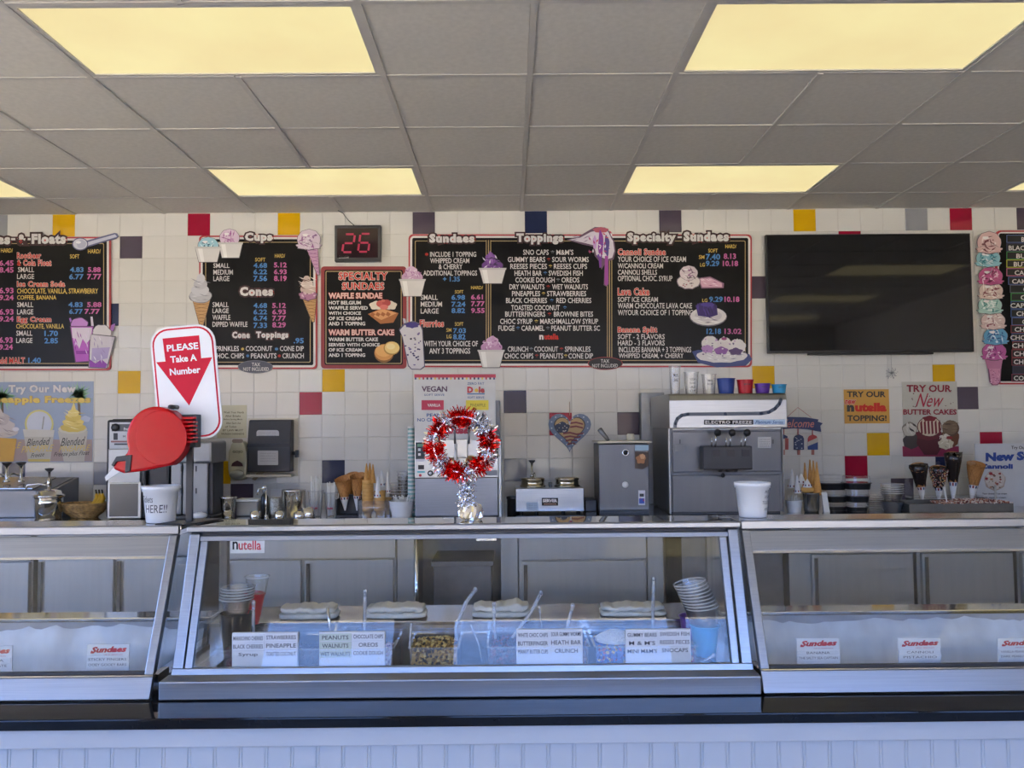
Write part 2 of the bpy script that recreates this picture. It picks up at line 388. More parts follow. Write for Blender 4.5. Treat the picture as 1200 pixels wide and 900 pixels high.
# ================================================================ service counter under the cases (public side)
gran = M('polished_black_granite', (.006, .006, .007), .05, 0, .4, 90, spec=.3)
bead = M('white_beadboard', (.54, .54, .53), .45, 0, .03, 4)
cb = thing('service_counter', 'long counter with a polished black stone top and white beadboard front', 'counter', (0, 2.36, 0))
ob('stone_top', MB().box(XL+.02, XR-.02, 2.30, 2.525, .6805, .71, gran), cb, .004)
ob('top_rail', MB().box(XL+.02, XR-.02, 2.318, 2.36, .625, .68, bead), cb, .004)
ob('backing', MB().box(XL+.02, XR-.02, 2.345, 2.50, .0, .625, bead), cb)
pb = .0705; n0 = int((-1.62-(XL+.02))/pb); bp = None
x = -1.62-pb*6
i = 0
while x < XR-.1 and i < 62:
    if bp is None:
        m = MB(); wq = pb/2
        prof = [(-wq+.0002, .345), (-wq+.0002, .3365), (-wq+.002, .335), (wq-.010, .335), (wq-.008, .338), (wq-.0055, .335), (wq-.002, .335), (wq-.0002, .3365), (wq-.0002, .345)]
        m.prism([(a, b-.335) for a, b in prof], 0, .625, bead, plane='xy')
        bp = ob('board', m, cb)
        for v in bp.data.vertices: v.co += Vector((0, 2.36, 0))
        o = bp
    else: o = bp.copy(); COL.objects.link(o)
    o.location = (x, 2.335-2.36, 0); x += pb; i += 1

# ================================================================ back counter
bz = .965
back_steel = M('back_counter_steel', (.47, .46, .425), .46, 1.0, .04, 4, (6, 6, .4))
ob_ = one('back_counter_top', MB().box(XL+.02, XR-.02, 4.84, WY-.003, .925, bz, steelm), 'stainless steel worktop along the tiled back wall carrying all the machines', 'worktop', bevel=.004)
def xw(u, Y=4.88): return W(u, 660, Y)[0]
def zw(v, Y=4.88): return W(600, v, Y)[1]
def cabinet(u0, u1, doors, lab, top=653, handles=True):
    """stainless under-counter cooler: body, header panel, doors with a recessed bar handle"""
    x0, x1 = xw(u0), xw(u1)
    t = thing('undercounter_cooler', lab, 'cooler', ((x0+x1)/2, 5.2, 0), 'stainless coolers under the back counter')
    ob('body', MB().box(x0, x1, 4.90, WY-.02, .08, .925, back_steel), t)
    zt = zw(top)
    ob('header_panel', MB().box(x0+.002, x1-.002, 4.872, 4.90, zt+.004, .920, back_steel), t, .003)
    for ft in ((x0+.04), (x1-.08)):
        ob('foot', MB().box(ft, ft+.04, 4.93, 4.97, 0, .08, black), t)
    for a, b in doors:
        d = ob('door', MB().box(xw(a)+.004, xw(b)-.004, 4.868, 4.90, .12, zt-.004, back_steel), t, .004)
        ob('handle', MB().box(xw(a)+.012, xw(a)+.035, 4.852, 4.868, .35, zt-.02, steelm), d, .003)
    return t
cabinet(-150, 37, [(-148, -60), (-58, 36)], 'stainless cooler under the back counter behind the left glass case, leftmost')
cabinet(43, 232, [(45, 135), (137, 230)], 'stainless cooler seen through the left glass case, right of the dark seam', 648)
cabinet(262, 464, [(264, 354), (357, 462)], 'two-door stainless cooler seen through the left half of the middle case')
cabinet(608, 758, [(611, 756)], 'single-door stainless cooler seen through the right half of the middle case', 657)
cabinet(926, 1072, [(950, 1070)], 'stainless cooler seen through the right glass case, left one with a narrow side panel', 652)
cabinet(1076, 1190, [(1079, 1187)], 'stainless cooler seen through the right glass case, second from the left', 652)
cabinet(1194, 1350, [(1196, 1270), (1272, 1348)], 'stainless cooler at the far right end behind the right glass case')
def panel(u0, u1, lab, m=back_steel, Y=4.89):
    return one('end_panel', MB().box(xw(u0), xw(u1), Y, Y+.5, .0, .925, m), lab, 'panel', 'panels between the coolers', .003)
panel(465, 485, 'narrow stainless panel right of the two-door cooler')
one('support_post', MB().lathe((xw(488), 4.89, 0), [(.012, 0), (.012, .925)], steelm), 'thin bright steel post holding up the back counter left of the dark opening', 'post')
panel(587, 607, 'narrow stainless panel left of the single-door cooler'); panel(759, 778, 'narrow stainless panel right of the single-door cooler')
panel(801, 921, 'dull stainless panel at the right end of the middle case, under the big soft-serve machine', steeld, 4.93)
one('storage_bin', MB().box(xw(506), xw(575), 5.0, 5.4, 0, .66, steeld).box(xw(503), xw(578), 4.98, 5.42, .66, .69, steeld), 'dark metal bin standing in the opening under the back counter', 'bin', bevel=.005)
# ================================================================ glass display cases
def Yg(z, a): return a[0]+(z-a[1])*(a[2]-a[0])/(a[3]-a[1])     # a = (Y bottom, z bottom, Y top, z top)
def slab(mb, xa, xb, za, zb, t, m, a, off=0.0):
    y1, y2 = Yg(za, a)+off, Yg(zb, a)+off
    mb.prism([(y1, za), (y2, zb), (y2+t, zb), (y1+t, za)], xa, xb, m, plane='yz')
alumb = M('case_aluminium', (.32, .33, .345), .33, 1.0, .07, 5, (.7, 50, 50))
gask_gap = M('gasket_gap_black', (.015, .015, .017), .5)
def frost_mb(x0, x1):
    m = MB(); n = 70; k = 16; vs = []; fs = []
    ph = [R.uniform(0, 6) for _ in range(6)]
    for j in range(k+1):
        for i in range(n+1):
            x = x0+(x1-x0)*i/n; t = j/k
            top = .795+.006*math.sin(x*7+ph[0])+.004*math.sin(x*19+ph[1])+.003*math.sin(x*53+ph[4])+R.uniform(-.006, .006)
            z = top-(top-.42)*t
            y = 2.985-.035*min(1, t*6)-.04*t+.007*math.sin(x*13+ph[2]+t*5)*min(1, t*4)+.004*math.sin(x*37+ph[3])+R.uniform(-.004, .004)
            vs.append((x, y, z))
    for j in range(k):
        for i in range(n):
            a = j*(n+1)+i; fs.append((a, a+1, a+n+2, a+n+1))
    m.add(vs, fs, M('frost', (.80, .81, .81), .75, 0, .13, 11, (1, 1, .35), bump=1.0), True); return m
def side_case(x0, x1, lab):
    a = (2.452, .715, 2.66, 1.186)
    t = thing('ice_cream_case', lab, 'display case', ((x0+x1)/2, 2.75, 0), 'slanted glass ice cream cases on the counter')
    ob('body', MB().box(x0+.01, x1-.01, 2.53, 3.06, 0, .40, steelh).box(x0+.01, x1-.01, 3.0, 3.06, .40, .815, steelh)
       .box(x0+.01, x0+.03, 2.54, 3.0, .40, .74, steelh).box(x1-.03, x1-.01, 2.54, 3.0, .40, .74, steelh), t)
    ob('back_rim', MB().box(x0+.01, x1-.01, 2.975, 3.075, .816, .830, steelm), t, .003)
    ob('liner', MB().box(x0+.03, x1-.03, 2.992, 2.999, .42, .815, M('liner_grey', (.42, .43, .45), .4, 0, .10, 12)), t)
    ob('frost_layer', frost_mb(x0+.035, x1-.035), t, kind='stuff')
    ob('top_panel', MB().box(x0, x1, 2.672, 2.845, 1.172, 1.186, M('brushed_top', (.62, .60, .56), .16, 1.0, .06, 5, (40, .7, 1))), t, .002)
    ob('top_trim', MB().box(x0, x1, 2.650, 2.671, 1.161, 1.189, alumb), t, .004)
    m = MB(); slab(m, x0+.012, x1-.012, 1.098, 1.158, .012, alumb, a); ob('header_panel', m, t, .002)
    m = MB(); slab(m, x0+.010, x1-.010, 1.092, 1.098, .016, steelm, a, -.004); ob('header_lip', m, t)
    m = MB(); slab(m, x0, x1, .715, .772, .018, alumb, a, -.004); slab(m, x0, x1, .772, .777, .026, steelm, a, -.006); ob('bottom_rail', m, t, .002)
    m = MB(); slab(m, x0+.03, x1-.03, .777, .783, .014, gask_gap, a, .004); ob('gasket', m, t)
    m = MB(); slab(m, x0, x0+.026, .777, 1.160, .03, alumb, a, -.006); ob('side_frame', m, t, .003)
    m = MB(); slab(m, x1-.026, x1, .777, 1.160, .03, alumb, a, -.006); ob('side_frame', m, t, .003)
    m = MB(); slab(m, x0+.026, x1-.026, .777, 1.093, .005, glass, a, .006); ob('front_glass', m, t)
    for xx in (x0+.006, x1-.012):
        ob('end_glass', MB().prism([(2.54, .777), (2.68, 1.155), (2.84, 1.155), (2.84, .83), (2.98, .83), (2.98, .777)], xx, xx+.006, glass, plane='yz'), t)
    for xx in (x0+.004, x1-.024):
        ob('back_post', MB().box(xx, xx+.02, 2.822, 2.842, .831, 1.171, steelh), t)
        ob('front_ledge', MB().box(xx, xx+.02, 2.52, 2.60, .74, .765, steelh), t)
    ob('inner_ledge', MB().box(x0+.03, x1-.03, 2.525, 2.570, .735, .762, steelh), t, .003)
    return t
XC0, XC1 = -1.005, .722
side_case(-2.86, -1.045, 'slanted glass ice cream case at the left end of the counter, frosted inside')
side_case(.735, 2.55, 'slanted glass ice cream case at the right end of the counter, frosted inside')
# ---- middle toppings case
a = (2.515, .757, 2.655, 1.168); x0, x1 = XC0, XC1
t = thing('toppings_case', 'middle glass case of toppings with a steel frame and four white label blocks', 'display case', ((x0+x1)/2, 2.7, 0))
ob('body', MB().box(x0+.01, x1-.01, 2.53, 3.04, 0, .65, steelh).box(x0+.01, x1-.01, 2.80, 3.04, .65, .838, steelh)
   .box(x0+.01, x0+.10, 2.57, 2.80, .65, .765, steelh).box(x1-.10, x1-.01, 2.57, 2.80, .65, .765, steelh), t)
ob('back_ledge', MB().box(x0+.01, x1-.01, 2.795, 3.045, .838, .850, M('ledge_steel', (.55, .55, .56), .18, 1.0, .08, 7)), t, .003)
for i in range(9):
    xx = x0+.16+i*.172
    ob('slot', MB().box(xx, xx+.085, 2.790, 2.800, .806, .813, steelm), t, .003)
ob('base_plinth', MB().box(x0-.012, x1+.006, 2.445, 2.52, .711, .765, alumb), t, .004)
ob('front_ledge', MB().box(x0+.02, x1-.02, 2.505, 2.560, .745, .762, steelh), t)
ob('top_panel', MB().box(x0, x1, 2.672, 2.845, 1.174, 1.186, mirror), t, .002)
ob('top_trim', MB().box(x0-.01, x1+.01, 2.640, 2.671, 1.168, 1.187, alumb), t, .004)
ob('top_gap_shade', MB().box(x0, x1, 2.660, 2.68, 1.156, 1.168, gask_gap), t)  # black strip standing in for the shade in the gap under the trim
m = MB(); slab(m, x0+.03, x1-.03, 1.141, 1.156, .014, alumb, a, -.006); ob('top_frame', m, t, .002)
m = MB(); slab(m, x0-.003, x1+.003, .757, .782, .016, alumb, a, -.006); ob('bottom_frame', m, t, .002)
for xa, xb, xc in ((x0, x0+.032, x0+.036), (x1-.032, x1, x1-.060)):
    m = MB(); slab(m, xa, xb, .782, 1.164, .03, alumb, a, -.012); ob('side_post', m, t, .003)
    m = MB(); slab(m, xc, xc+.022, .782, 1.141, .014, alumb, a, -.008); ob('side_frame', m, t, .002)
m = MB(); slab(m, x0+.05, x1-.05, .780, 1.142, .005, glass, a, .004); ob('front_glass', m, t)
for xx in (x0+.040, x1-.046):
    ob('end_glass', MB().prism([(2.575, .770), (2.665, 1.15), (2.82, 1.15), (2.82, .855), (2.79, .855), (2.79, .770)], xx, xx+.006, glass, plane='yz'), t)
for xx in (x0+.030, x1-.055):
    ob('back_post', MB().box(xx, xx+.026, 2.825, 2.850, .851, 1.173, steeld), t)
ob('sliding_rail', MB().box(W(482, 628, 2.84)[0], W(586, 628, 2.84)[0], 2.832, 2.842, 1.128, 1.136, steelm), t)
ob('rail_bracket', MB().box(W(558, 628, 2.84)[0], W(582, 628, 2.84)[0], 2.825, 2.832, 1.108, 1.127, steelh), t, .002)
# name sticker hanging in the top left of the glass
YS = Yg(1.11, a)+.012
m = MB(); x_, z_ = W(270, 631, YS); x2, z2 = W(310, 648, YS)
st = thing('handwritten_sticker', 'white handwritten sticker in the top left corner of the middle case glass', 'sticker', ((x_+x2)/2, YS, z2))
ob('card', MB().box(x_, x2, YS, YS+.002, z2, z_, paper), st)
m = MB(); tx(m, 'n', 272.5, 634.5, 279, 644, BLK, YS-.0006, .02); tx(m, 'utella', 279.5, 633, 306, 644.5, M('marker_red', '#c22a3c', .5), YS-.0006, .02)
ob('lettering', m, st)
# ---- label blocks
lblw = M('label_white', (.66, .68, .70), .5, 0, .02); lblg = M('label_greenish', (.52, .58, .50), .5, 0, .02); ink = M('label_ink', (.06, .06, .07), .6)
def labels(u0, u1, v0, v1, rows, lab, odd=()):
    Y = 2.546; xa, zt = W(u0, v0, Y); xb, zb = W(u1, v1, Y); zb = .7625
    t = thing('topping_label_block', lab, 'label', ((xa+xb)/2, Y, zb), 'white topping name blocks behind the middle glass')
    ob('block', MB().box(xa, xb, Y, Y+.012, zb, zt, lblw), t, .001)
    hh = (zt-.780)*.25; xm = (xa+xb)/2; L = MB()
    for r, pr in enumerate(rows):
        for c, s in enumerate(pr):
            p, q = (xa+.001, xm-.001) if c == 0 else (xm+.001, xb-.001)
            z1 = zt-r*hh-.002-(.002 if c == 0 else 0); z0 = z1-hh+.0025
            ob('name_strip', MB().box(p, q, Y-.003, Y-.0003, z0, z1, lblg if (r, c) in odd else lblw), t)
            if s:
                wd = min(.92, .11*len(s)+.05)*(q-p); cx = (p+q)/2
                lay(L, s, lambda A, B, lf, cx=cx, wd=wd, z0=z0, z1=z1: (cx+(A-.5)*wd, Y-.0036-lf, z0+(z1-z0)*(.22+.56*B)), ink, .012)
    ob('lettering', L, t)
labels(272, 349, 742, 780, [('MARASCHINO CHERRIES', 'STRAWBERRIES'), ('BLACK CHERRIES', 'PINEAPPLE'), ('Syrup', 'TOASTED COCONUT')], 'white label block listing cherries, strawberries and pineapple, leftmost of four')
labels(374, 451, 741, 779, [('PEANUTS', 'CHOCOLATE CHIPS'), ('WALNUTS', 'OREOS'), ('WET WALNUTS', 'COOKIE DOUGH')], 'label block listing peanuts and walnuts with greenish strips, second of four', [(0, 0), (1, 0), (2, 0)])
labels(605, 683, 738, 777, [('WHITE CHOC CHIPS', 'SOUR GUMMY WORMS'), ('BUTTERFINGER', 'HEATH BAR'), ('PEANUT BUTTER CUPS', 'CRUNCH')], 'white label block listing sour gummy worms and peanut butter cups, third of four')
labels(733, 810, 738, 776, [('GUMMY BEARS', 'SWEDISH FISH'), ('M & M\'S', 'REESES PIECES'), ('MINI M&M\'S', 'SNOCAPS')], 'white label block listing gummy bears and candy fish, rightmost of four')
# ---- pans of toppings
def crumbs(cols, w_, d_, n, s, hgt, heap=0.0):
    m = MB(); ms = [M('crumb_'+c.strip('#'), c, .6, 0, .15, 60) for c in cols]
    m.box(-w_/2, w_/2, -d_/2, d_/2, 0, hgt*.7, ms[0])
    for i in range(n*2):
        x = R.uniform(-w_/2+s, w_/2-s); y = R.uniform(-d_/2+s, d_/2-s) if i < n else -d_/2; e = max(0, 1-(2*x/w_)**2)*max(0, 1-(2*y/d_)**2)
        z = hgt*.7+heap*e+R.uniform(0, s) if i < n else R.uniform(.004, hgt*.7); q = s*R.uniform(.6, 1.2)
        T = Matrix.Translation((x, y, z)) @ Euler((R.uniform(0, 3), R.uniform(0, 3), R.uniform(0, 3))).to_matrix().to_4x4()
        m.box(-q, q, -q*.7, q*.7, -q*.6, q*.6, R.choice(ms), T)
    return m
pans = [(300, ['#6b1420', '#8a2030'], 'maraschino cherries behind the leftmost label block', 0), (363, ['#4a3526', '#3a2a1e'], 'dark syrupy fruit, between the first two label blocks', 0),
        (437, ['#c9a59a', '#8f5f60', '#d8c8c0'], 'pink and white candy, behind the second label block', 0), (511, ['#c9a04a', '#3a2c1c', '#8a6a38', '#e0c47a'], 'golden and dark cookie crumbs, mostly uncovered', .012),
        (600, ['#4a140c', '#7a2614', '#2e0e08'], 'red-brown chocolate shavings, left of the third label block', .006), (660, ['#c08830', '#7a4a20'], 'toffee bits behind the third label block', 0),
        (722, ['#3a62c0', '#b03048', '#d8b040', '#4a4ab0', '#2a4a9a'], 'bright mixed candies under a heap of white pearls', 0), (782, ['#b02838', '#d89a30', '#3a7a48'], 'gummy candies behind the rightmost label block', 0)]
for u, cols, lb, heap in pans:
    xc = W(u, 760, 2.66)[0]; hw = .074
    t = thing('topping_pan', 'clear pan of '+lb, 'pan', (xc, 2.68, .702), 'clear topping pans in the middle case', local=True)
    m = MB(); d = .10; th = .0025; z1 = .118
    m.box(-hw, hw, -d, -d+th, .0, z1, acry).box(-hw, hw, d-th, d, 0, z1, acry).box(-hw, -hw+th, -d+th, d-th, 0, z1, acry).box(hw-th, hw, -d+th, d-th, 0, z1, acry).box(-hw+th, hw-th, -d+th, d-th, 0, th, acry)
    ob('tub', m, t)
    m = MB(); m.box(-hw-.004, hw+.004, -d-.006, -d, z1-.004, z1, acry).box(-hw-.004, hw+.004, d, d+.006, z1-.004, z1, acry)
    m.box(-hw-.005, -hw, -d, d, z1-.004, z1, acry).box(hw, hw+.005, -d, d, z1-.004, z1, acry); ob('rim', m, t)
    c = crumbs(cols, hw*2-.012, d*2-.012, 260, .005, .135 if heap or u == 722 else .11, heap); c.v = [(v[0], v[1], v[2]+.003) for v in c.v]
    ob('topping', c, t, kind='stuff')
    if u == 722:
        c = MB(); pm = M('white_pearl', (.8, .78, .74), .5, 0, .05)
        c.lathe((0, 0, .112), [(.066, 0), (.05, .012), (.03, .022), (.001, .027)], pm, 20)
        for i in range(420):
            r = .064*math.sqrt(R.random()); A = R.uniform(0, 6.28); c.ball((r*math.cos(A), r*math.sin(A), .113+.027*(1-(r/.066)**2)), .003, pm, 5, 4)
        ob('pearl_heap', c, t, kind='stuff')
# ---- towels on the back ledge
terry = M('terry_cloth_cream', (.72, .69, .60), .95, 0, .05, 60, bump=.9)
def towel(u0, u1, lab, seed, bump_at=None, hh=.021):
    r = random.Random(seed); xa, xb = W(u0, 712, 2.88)[0], W(u1, 712, 2.88)[0]; mb = MB(); h2 = hh/2
    for lay_ in (0, 1):
        a0 = xa+(.004 if lay_ else 0); L = xb-xa-(.010 if lay_ else 0); n = 46; k = 24; vs = []; fs = []; zc = .851+h2+lay_*h2*1.85
        for i in range(n+1):
            t = i/n; e = min(1, math.sin(math.pi*min(max(t, .003), .997))**.10)
            for j in range(k):
                A = 2*math.pi*j/k; ca, sa = math.cos(A), math.sin(A)
                y = (.056-.004*lay_)*e*math.copysign(abs(ca)**.35, ca); z = h2*e*math.copysign(abs(sa)**.5, sa)
                if lay_: z += (.012*math.exp(-((t-bump_at)/.10)**2) if bump_at and sa > 0 else 0)+.0022*math.sin(t*14+seed*2)+.0014*math.sin(t*37+seed)
                z += r.uniform(-.0008, .0008) if sa > 0 else 0
                vs.append((a0+L*t+r.uniform(-.001, .001), 2.87+y+r.uniform(-.002, .002), max(.8505, zc+z)))
        for i in range(n):
            for j in range(k): fs.append((i*k+j, i*k+(j+1) % k, (i+1)*k+(j+1) % k, (i+1)*k+j))
        fs.append(tuple(range(k))); fs.append(tuple(n*k+j for j in range(k)))
        mb.add(vs, fs, terry, True)
    one('folded_towel', mb, lab, 'towel', 'folded towels on the ledge in the middle case')
towel(331, 397, 'folded cream towel on the case ledge, leftmost, right of the dark cup stack', 1)
towel(431, 500, 'folded cream towel on the case ledge, second from the left', 2)
towel(554, 621, 'folded cream towel with a raised fold at its right end', 3, .78)
towel(703, 778, 'longest folded cream towel, rightmost on the case ledge', 4, None, .018)
# ---- scoop handles leaning in the pans
scoopc = glassy('scoop_plastic', (.95, .95, .96), .06, .30, (.85, .88, .92), 2.5)
def handle(pts, lab, r=.0045, m=scoopc, Y=2.70, dy=.0):
    q = []
    for i, (u, v) in enumerate(pts):
        yy = Y+dy*i; x, z = W(u, v, yy); q.append((x, yy, z))
    c = []
    for i in range(len(q)-1):
        for k in range(3): c.append(Vector(q[i]).lerp(Vector(q[i+1]), k/3))
    c.append(Vector(q[-1])); mb = MB(); mb.tube(c, r, m, 8); e = c[-1]
    mb.ball(tuple(e), (r*1.25, r*1.25, r*1.5), m, 8, 5)
    one('scoop_handle', mb, lab, 'scoop', 'clear scoops standing in the topping pans')
handle([(537, 765), (534, 735), (546, 706), (557, 691)], 'long curved clear scoop leaning right, between the second and third towels', .006, Y=2.72)
handle([(590, 768), (602, 745), (622, 718), (634, 695)], 'thick clear scoop leaning right over the red-brown shavings', .006, Y=2.73)
handle([(583, 768), (579, 735), (579, 708)], 'upright clear scoop in front of the third towel', .006, Y=2.72)
handle([(426, 768), (427, 730), (428, 693)], 'tall upright clear scoop left of the second towel', .006, Y=2.71)
handle([(766, 765), (765, 720), (766, 679)], 'tall upright clear scoop in front of the rightmost towel', .006, Y=2.72)
handle([(658, 765), (664, 738), (671, 710)], 'short clear scoop leaning right above the third label block', .006, Y=2.71)
handle([(486, 778), (480, 755), (482, 732)], 'bent clear scoop left of the cookie crumb pan', .004, Y=2.62)
handle([(565, 776), (561, 755), (552, 733)], 'thin clear scoop leaning left, left of the red-brown shavings', .003, Y=2.64)
handle([(638, 760), (635, 735), (632, 712)], 'thin clear scoop behind the thick leaning one', .003, Y=2.74)
handle([(298, 765), (297, 735), (297, 706)], 'upright clear scoop beside the red cup at the left', .006, Y=2.69)
handle([(818, 777), (828, 773), (836, 768)], 'short clear scoop lying in the right front corner of the middle case', .005, Y=2.58)
one('metal_tongs', MB().tube([(W(388, 760, 2.70)[0], 2.70, W(388, 760, 2.70)[1]), (W(386, 730, 2.72)[0], 2.72, W(386, 730, 2.72)[1]), (W(384, 712, 2.72)[0], 2.72, W(384, 712, 2.72)[1])], .005, steelm)
    .tube([(W(390, 760, 2.69)[0], 2.69, W(390, 760, 2.69)[1]), (W(395, 730, 2.70)[0], 2.70, W(393, 728, 2.70)[1])], .005, steelm), 'steel tongs standing under the leftmost towel', 'tongs')
# ---- cup stacks at both ends of the middle case
def frustum(mb, c, r0, r1, h_, m, lip=.0, n=24): mb.lathe(c, [(r0, 0), (r1, h_)]+([(r1+lip, h_), (r1+lip, h_-.004), (r1, h_-.004)] if lip else []), m, n)
def cup_mb(m, r0, r1, h_, lip=.003, n=24):
    mb = MB(); th = .0015
    mb.lathe((0, 0, 0), [(r0, 0), (r1, h_-.003)], m, n, cap=False).lathe((0, 0, 0), [(r1, h_-.003), (r1+lip, h_-.003), (r1+lip, h_), (r1-th, h_)], rimc if m is cupc else m, n, cap=False).lathe((0, 0, 0), [(r1-th, h_), (r0-th, .003), (.0, .003)], m, n, cap=False)
    mb.add([(r0*math.cos(6.2832*i/n), r0*math.sin(6.2832*i/n), 0) for i in range(n)], [tuple(range(n))], m); return mb
def place(mb, loc, rx=0, ry=0, rz=0):
    T = Matrix.Translation(loc) @ Euler((rx, ry, rz)).to_matrix().to_4x4(); mb.v = [tuple(T @ Vector(v)) for v in mb.v]; return mb
cupblack = M('black_paper_cup', (.012, .012, .013), .35); cupred = M('red_paper_cup', '#c01828', .4); cupblue = M('blue_paper_cup', '#1d3f8f', .4)
cuppur = M('purple_paper_cup', '#5a2a9a', .4); cupcy = M('cyan_paper_cup', '#2a9ad0', .4)
xa = W(277, 740, 2.72)[0]
one('dark_cup', place(cup_mb(cupblack, .038, .050, .135), (xa, 2.72, .766)), 'tall black cup in the left end of the middle case, holding clear bowls', 'cup')
for i in range(5):
    one('clear_bowl', place(cup_mb(cupc, .034, .052, .055), (xa+.001*i, 2.72, .893+i*.009)), 'clear plastic bowl in the stack on the tall black cup, %s' % ['lowest', 'second from the bottom', 'middle one', 'second from the top', 'topmost'][i], 'bowl', 'clear bowls stacked in the black cup')
xb = W(293, 740, 2.77)[0]
one('red_cup', place(cup_mb(cupred, .024, .033, .10), (xb, 2.785, .852), 0, .10), 'red cup just right of the tall black cup', 'cup')
one('clear_cup', place(cup_mb(cupc, .028, .038, .06), (xb+.018, 2.785, .945)), 'small clear cup on top of the red cup in the middle case', 'cup')
xa = W(811, 740, 2.75)[0]
one('purple_cup', place(cup_mb(cuppur, .030, .042, .105), (xa+.002, 2.748, .767), 0, -.0), 'purple cup at the right end of the middle case, left of the cyan one', 'cup')
xc = W(826, 740, 2.66)[0]
one('cyan_cup', place(cup_mb(cupcy, .032, .045, .095), (xc, 2.66, .767)), 'cyan cup at the right end of the middle case', 'cup')
for i in range(9):
    one('clear_cup', place(cup_mb(cupc, .038, .050, .075), (xc-.0035*i+.002, 2.662+.002*i, .845+i*.0095), .0, -.12-.012*i), 'clear cup in the leaning stack on the cyan cup, %s from below' % ['lowest', 'second', 'third', 'fourth', 'fifth', 'sixth', 'seventh', 'eighth', 'topmost'][i], 'cup', 'leaning stack of clear cups')
# ---- shop cards inside the side cases
def shopcard(u0, u1, v0, v1, l1, l2, lab):
    Y = 2.546; xa, zt = W(u0, v0, Y); xb, zb = W(u1, v1, Y); zb = .763
    t = thing('flavour_card', lab, 'sign', ((xa+xb)/2, Y, zb), 'flavour cards inside the side cases')
    ob('card', MB().box(xa, xb, Y, Y+.004, zb, zt, lblw), t, .001)
    hh = (zt-.780); L = MB()
    for k, s in enumerate((l1, l2)):
        z1 = .780+hh*(.46-.23*k); z0 = z1-hh*.21
        ob('name_strip', MB().box(xa+.002, xb-(.004 if k == 0 else -.001), Y-.003, Y-.0003, z0, z1, lblw), t)
        wd = min(.9, .08*len(s)+.06)*(xb-xa)
        lay(L, s, lambda A, B, lf: ((xa+xb)/2+(A-.5)*wd, Y-.0036-lf, z0+(z1-z0)*(.25+.5*B)), ink, .0)
    rr = M('shop_red', '#b82038', .5)
    lay(L, 'Sundaes', lambda A, B, lf: (xa+(xb-xa)*(.09+.86*A), Y-.001-lf, zb+.0175+hh*(.62+.26*B+.03*A)), rr, .05, None, .35)
    L.box(xa+(xb-xa)*.09, xa+(xb-xa)*.17, Y-.0012, Y-.0008, zb+.0175+hh*.60, zb+.0175+hh*.68, rr)
    lay(L, 'THE ICE CREAM PLACE', lambda A, B, lf: (xa+(xb-xa)*(.40+.45*A), Y-.001-lf, zb+.0175+hh*(.51+.05*B)), rr, .0)
    ob('lettering', L, t)
shopcard(-34, 14, 757, 786, 'VANILLA', 'CHOCOLATE', 'flavour card with red shop name cut off at the left edge of the left case')
shopcard(102, 151, 755, 786, 'STICKY FINGERS', 'OOEY GOOEY BARS', 'flavour card with red shop name, sticky fingers, in the left case')
shopcard(933, 984, 748, 779, 'BANANA', 'THE SALTY SEA CAPTAIN', 'flavour card for banana at the left of the right case')
shopcard(1052, 1103, 748, 779, 'CANNOLI', 'PISTACHIO', 'flavour card for cannoli and pistachio in the right case')
shopcard(1169, 1221, 748, 779, 'VANILLA PEANUT BUTTER', 'DARK PEANUT BUTTER', 'flavour card for peanut butter cut off at the right edge of the right case')

# ================================================================ things standing on the case tops
TZ = 1.1875
tubw = M('white_tub_plastic', (.74, .75, .75), .3, 0, .02)
def bucket(u0, u1, v0, lab, txt, Y=2.78):
    xa = W(u0, 590, Y)[0]; xb = W(u1, 590, Y)[0]; r = (xb-xa)/2; zt = W((u0+u1)/2, v0, Y)[1]; hgt = zt-TZ
    t = thing('white_tub', lab, 'tub', ((xa+xb)/2, Y, TZ), 'white plastic tubs on the case tops', local=True)
    mb = MB(); mb.lathe((0, 0, 0), [(r*.74, 0), (r*.91, hgt*.84), (r*.97, hgt*.85), (r*.97, hgt*.9), (r, hgt*.91), (r, hgt), (r*.9, hgt), (r*.72, .004), (0, .004)], tubw, 36, cap=False)
    mb.add([(r*.74*math.cos(6.2832*i/36), r*.74*math.sin(6.2832*i/36), 0) for i in range(36)], [tuple(range(36))], tubw); ob('bowl', mb, t)
    L = MB()
    for s, a0, a1, b0, b1 in txt:   # angle range in degrees (0 = facing camera, + right), height fraction
        def fn(A, B, lf):
            g = math.radians(a0+(a1-a0)*A); f = b0+(b1-b0)*B; rr_ = r*(.74+.17*f/.84)+.0006; return (rr_*math.sin(g), -rr_*math.cos(g), hgt*f)
        lay(L, s, fn, ink, .0, None, .1)
    ob('lettering', L, t)
bucket(167, 210, 569, 'white tub on the left case marked Tickets HERE', [('Tickets', -55, -5, .56, .74), ('HERE!!', -40, 45, .28, .50)])
bucket(861, 903, 565, 'white tub on the right case with handwriting on its right side', [('PUT', 32, 62, .70, .78), ('DOLLAR', 32, 64, .56, .64), ('TICKETS', 22, 64, .38, .48), ('HERE', 34, 60, .20, .28)])
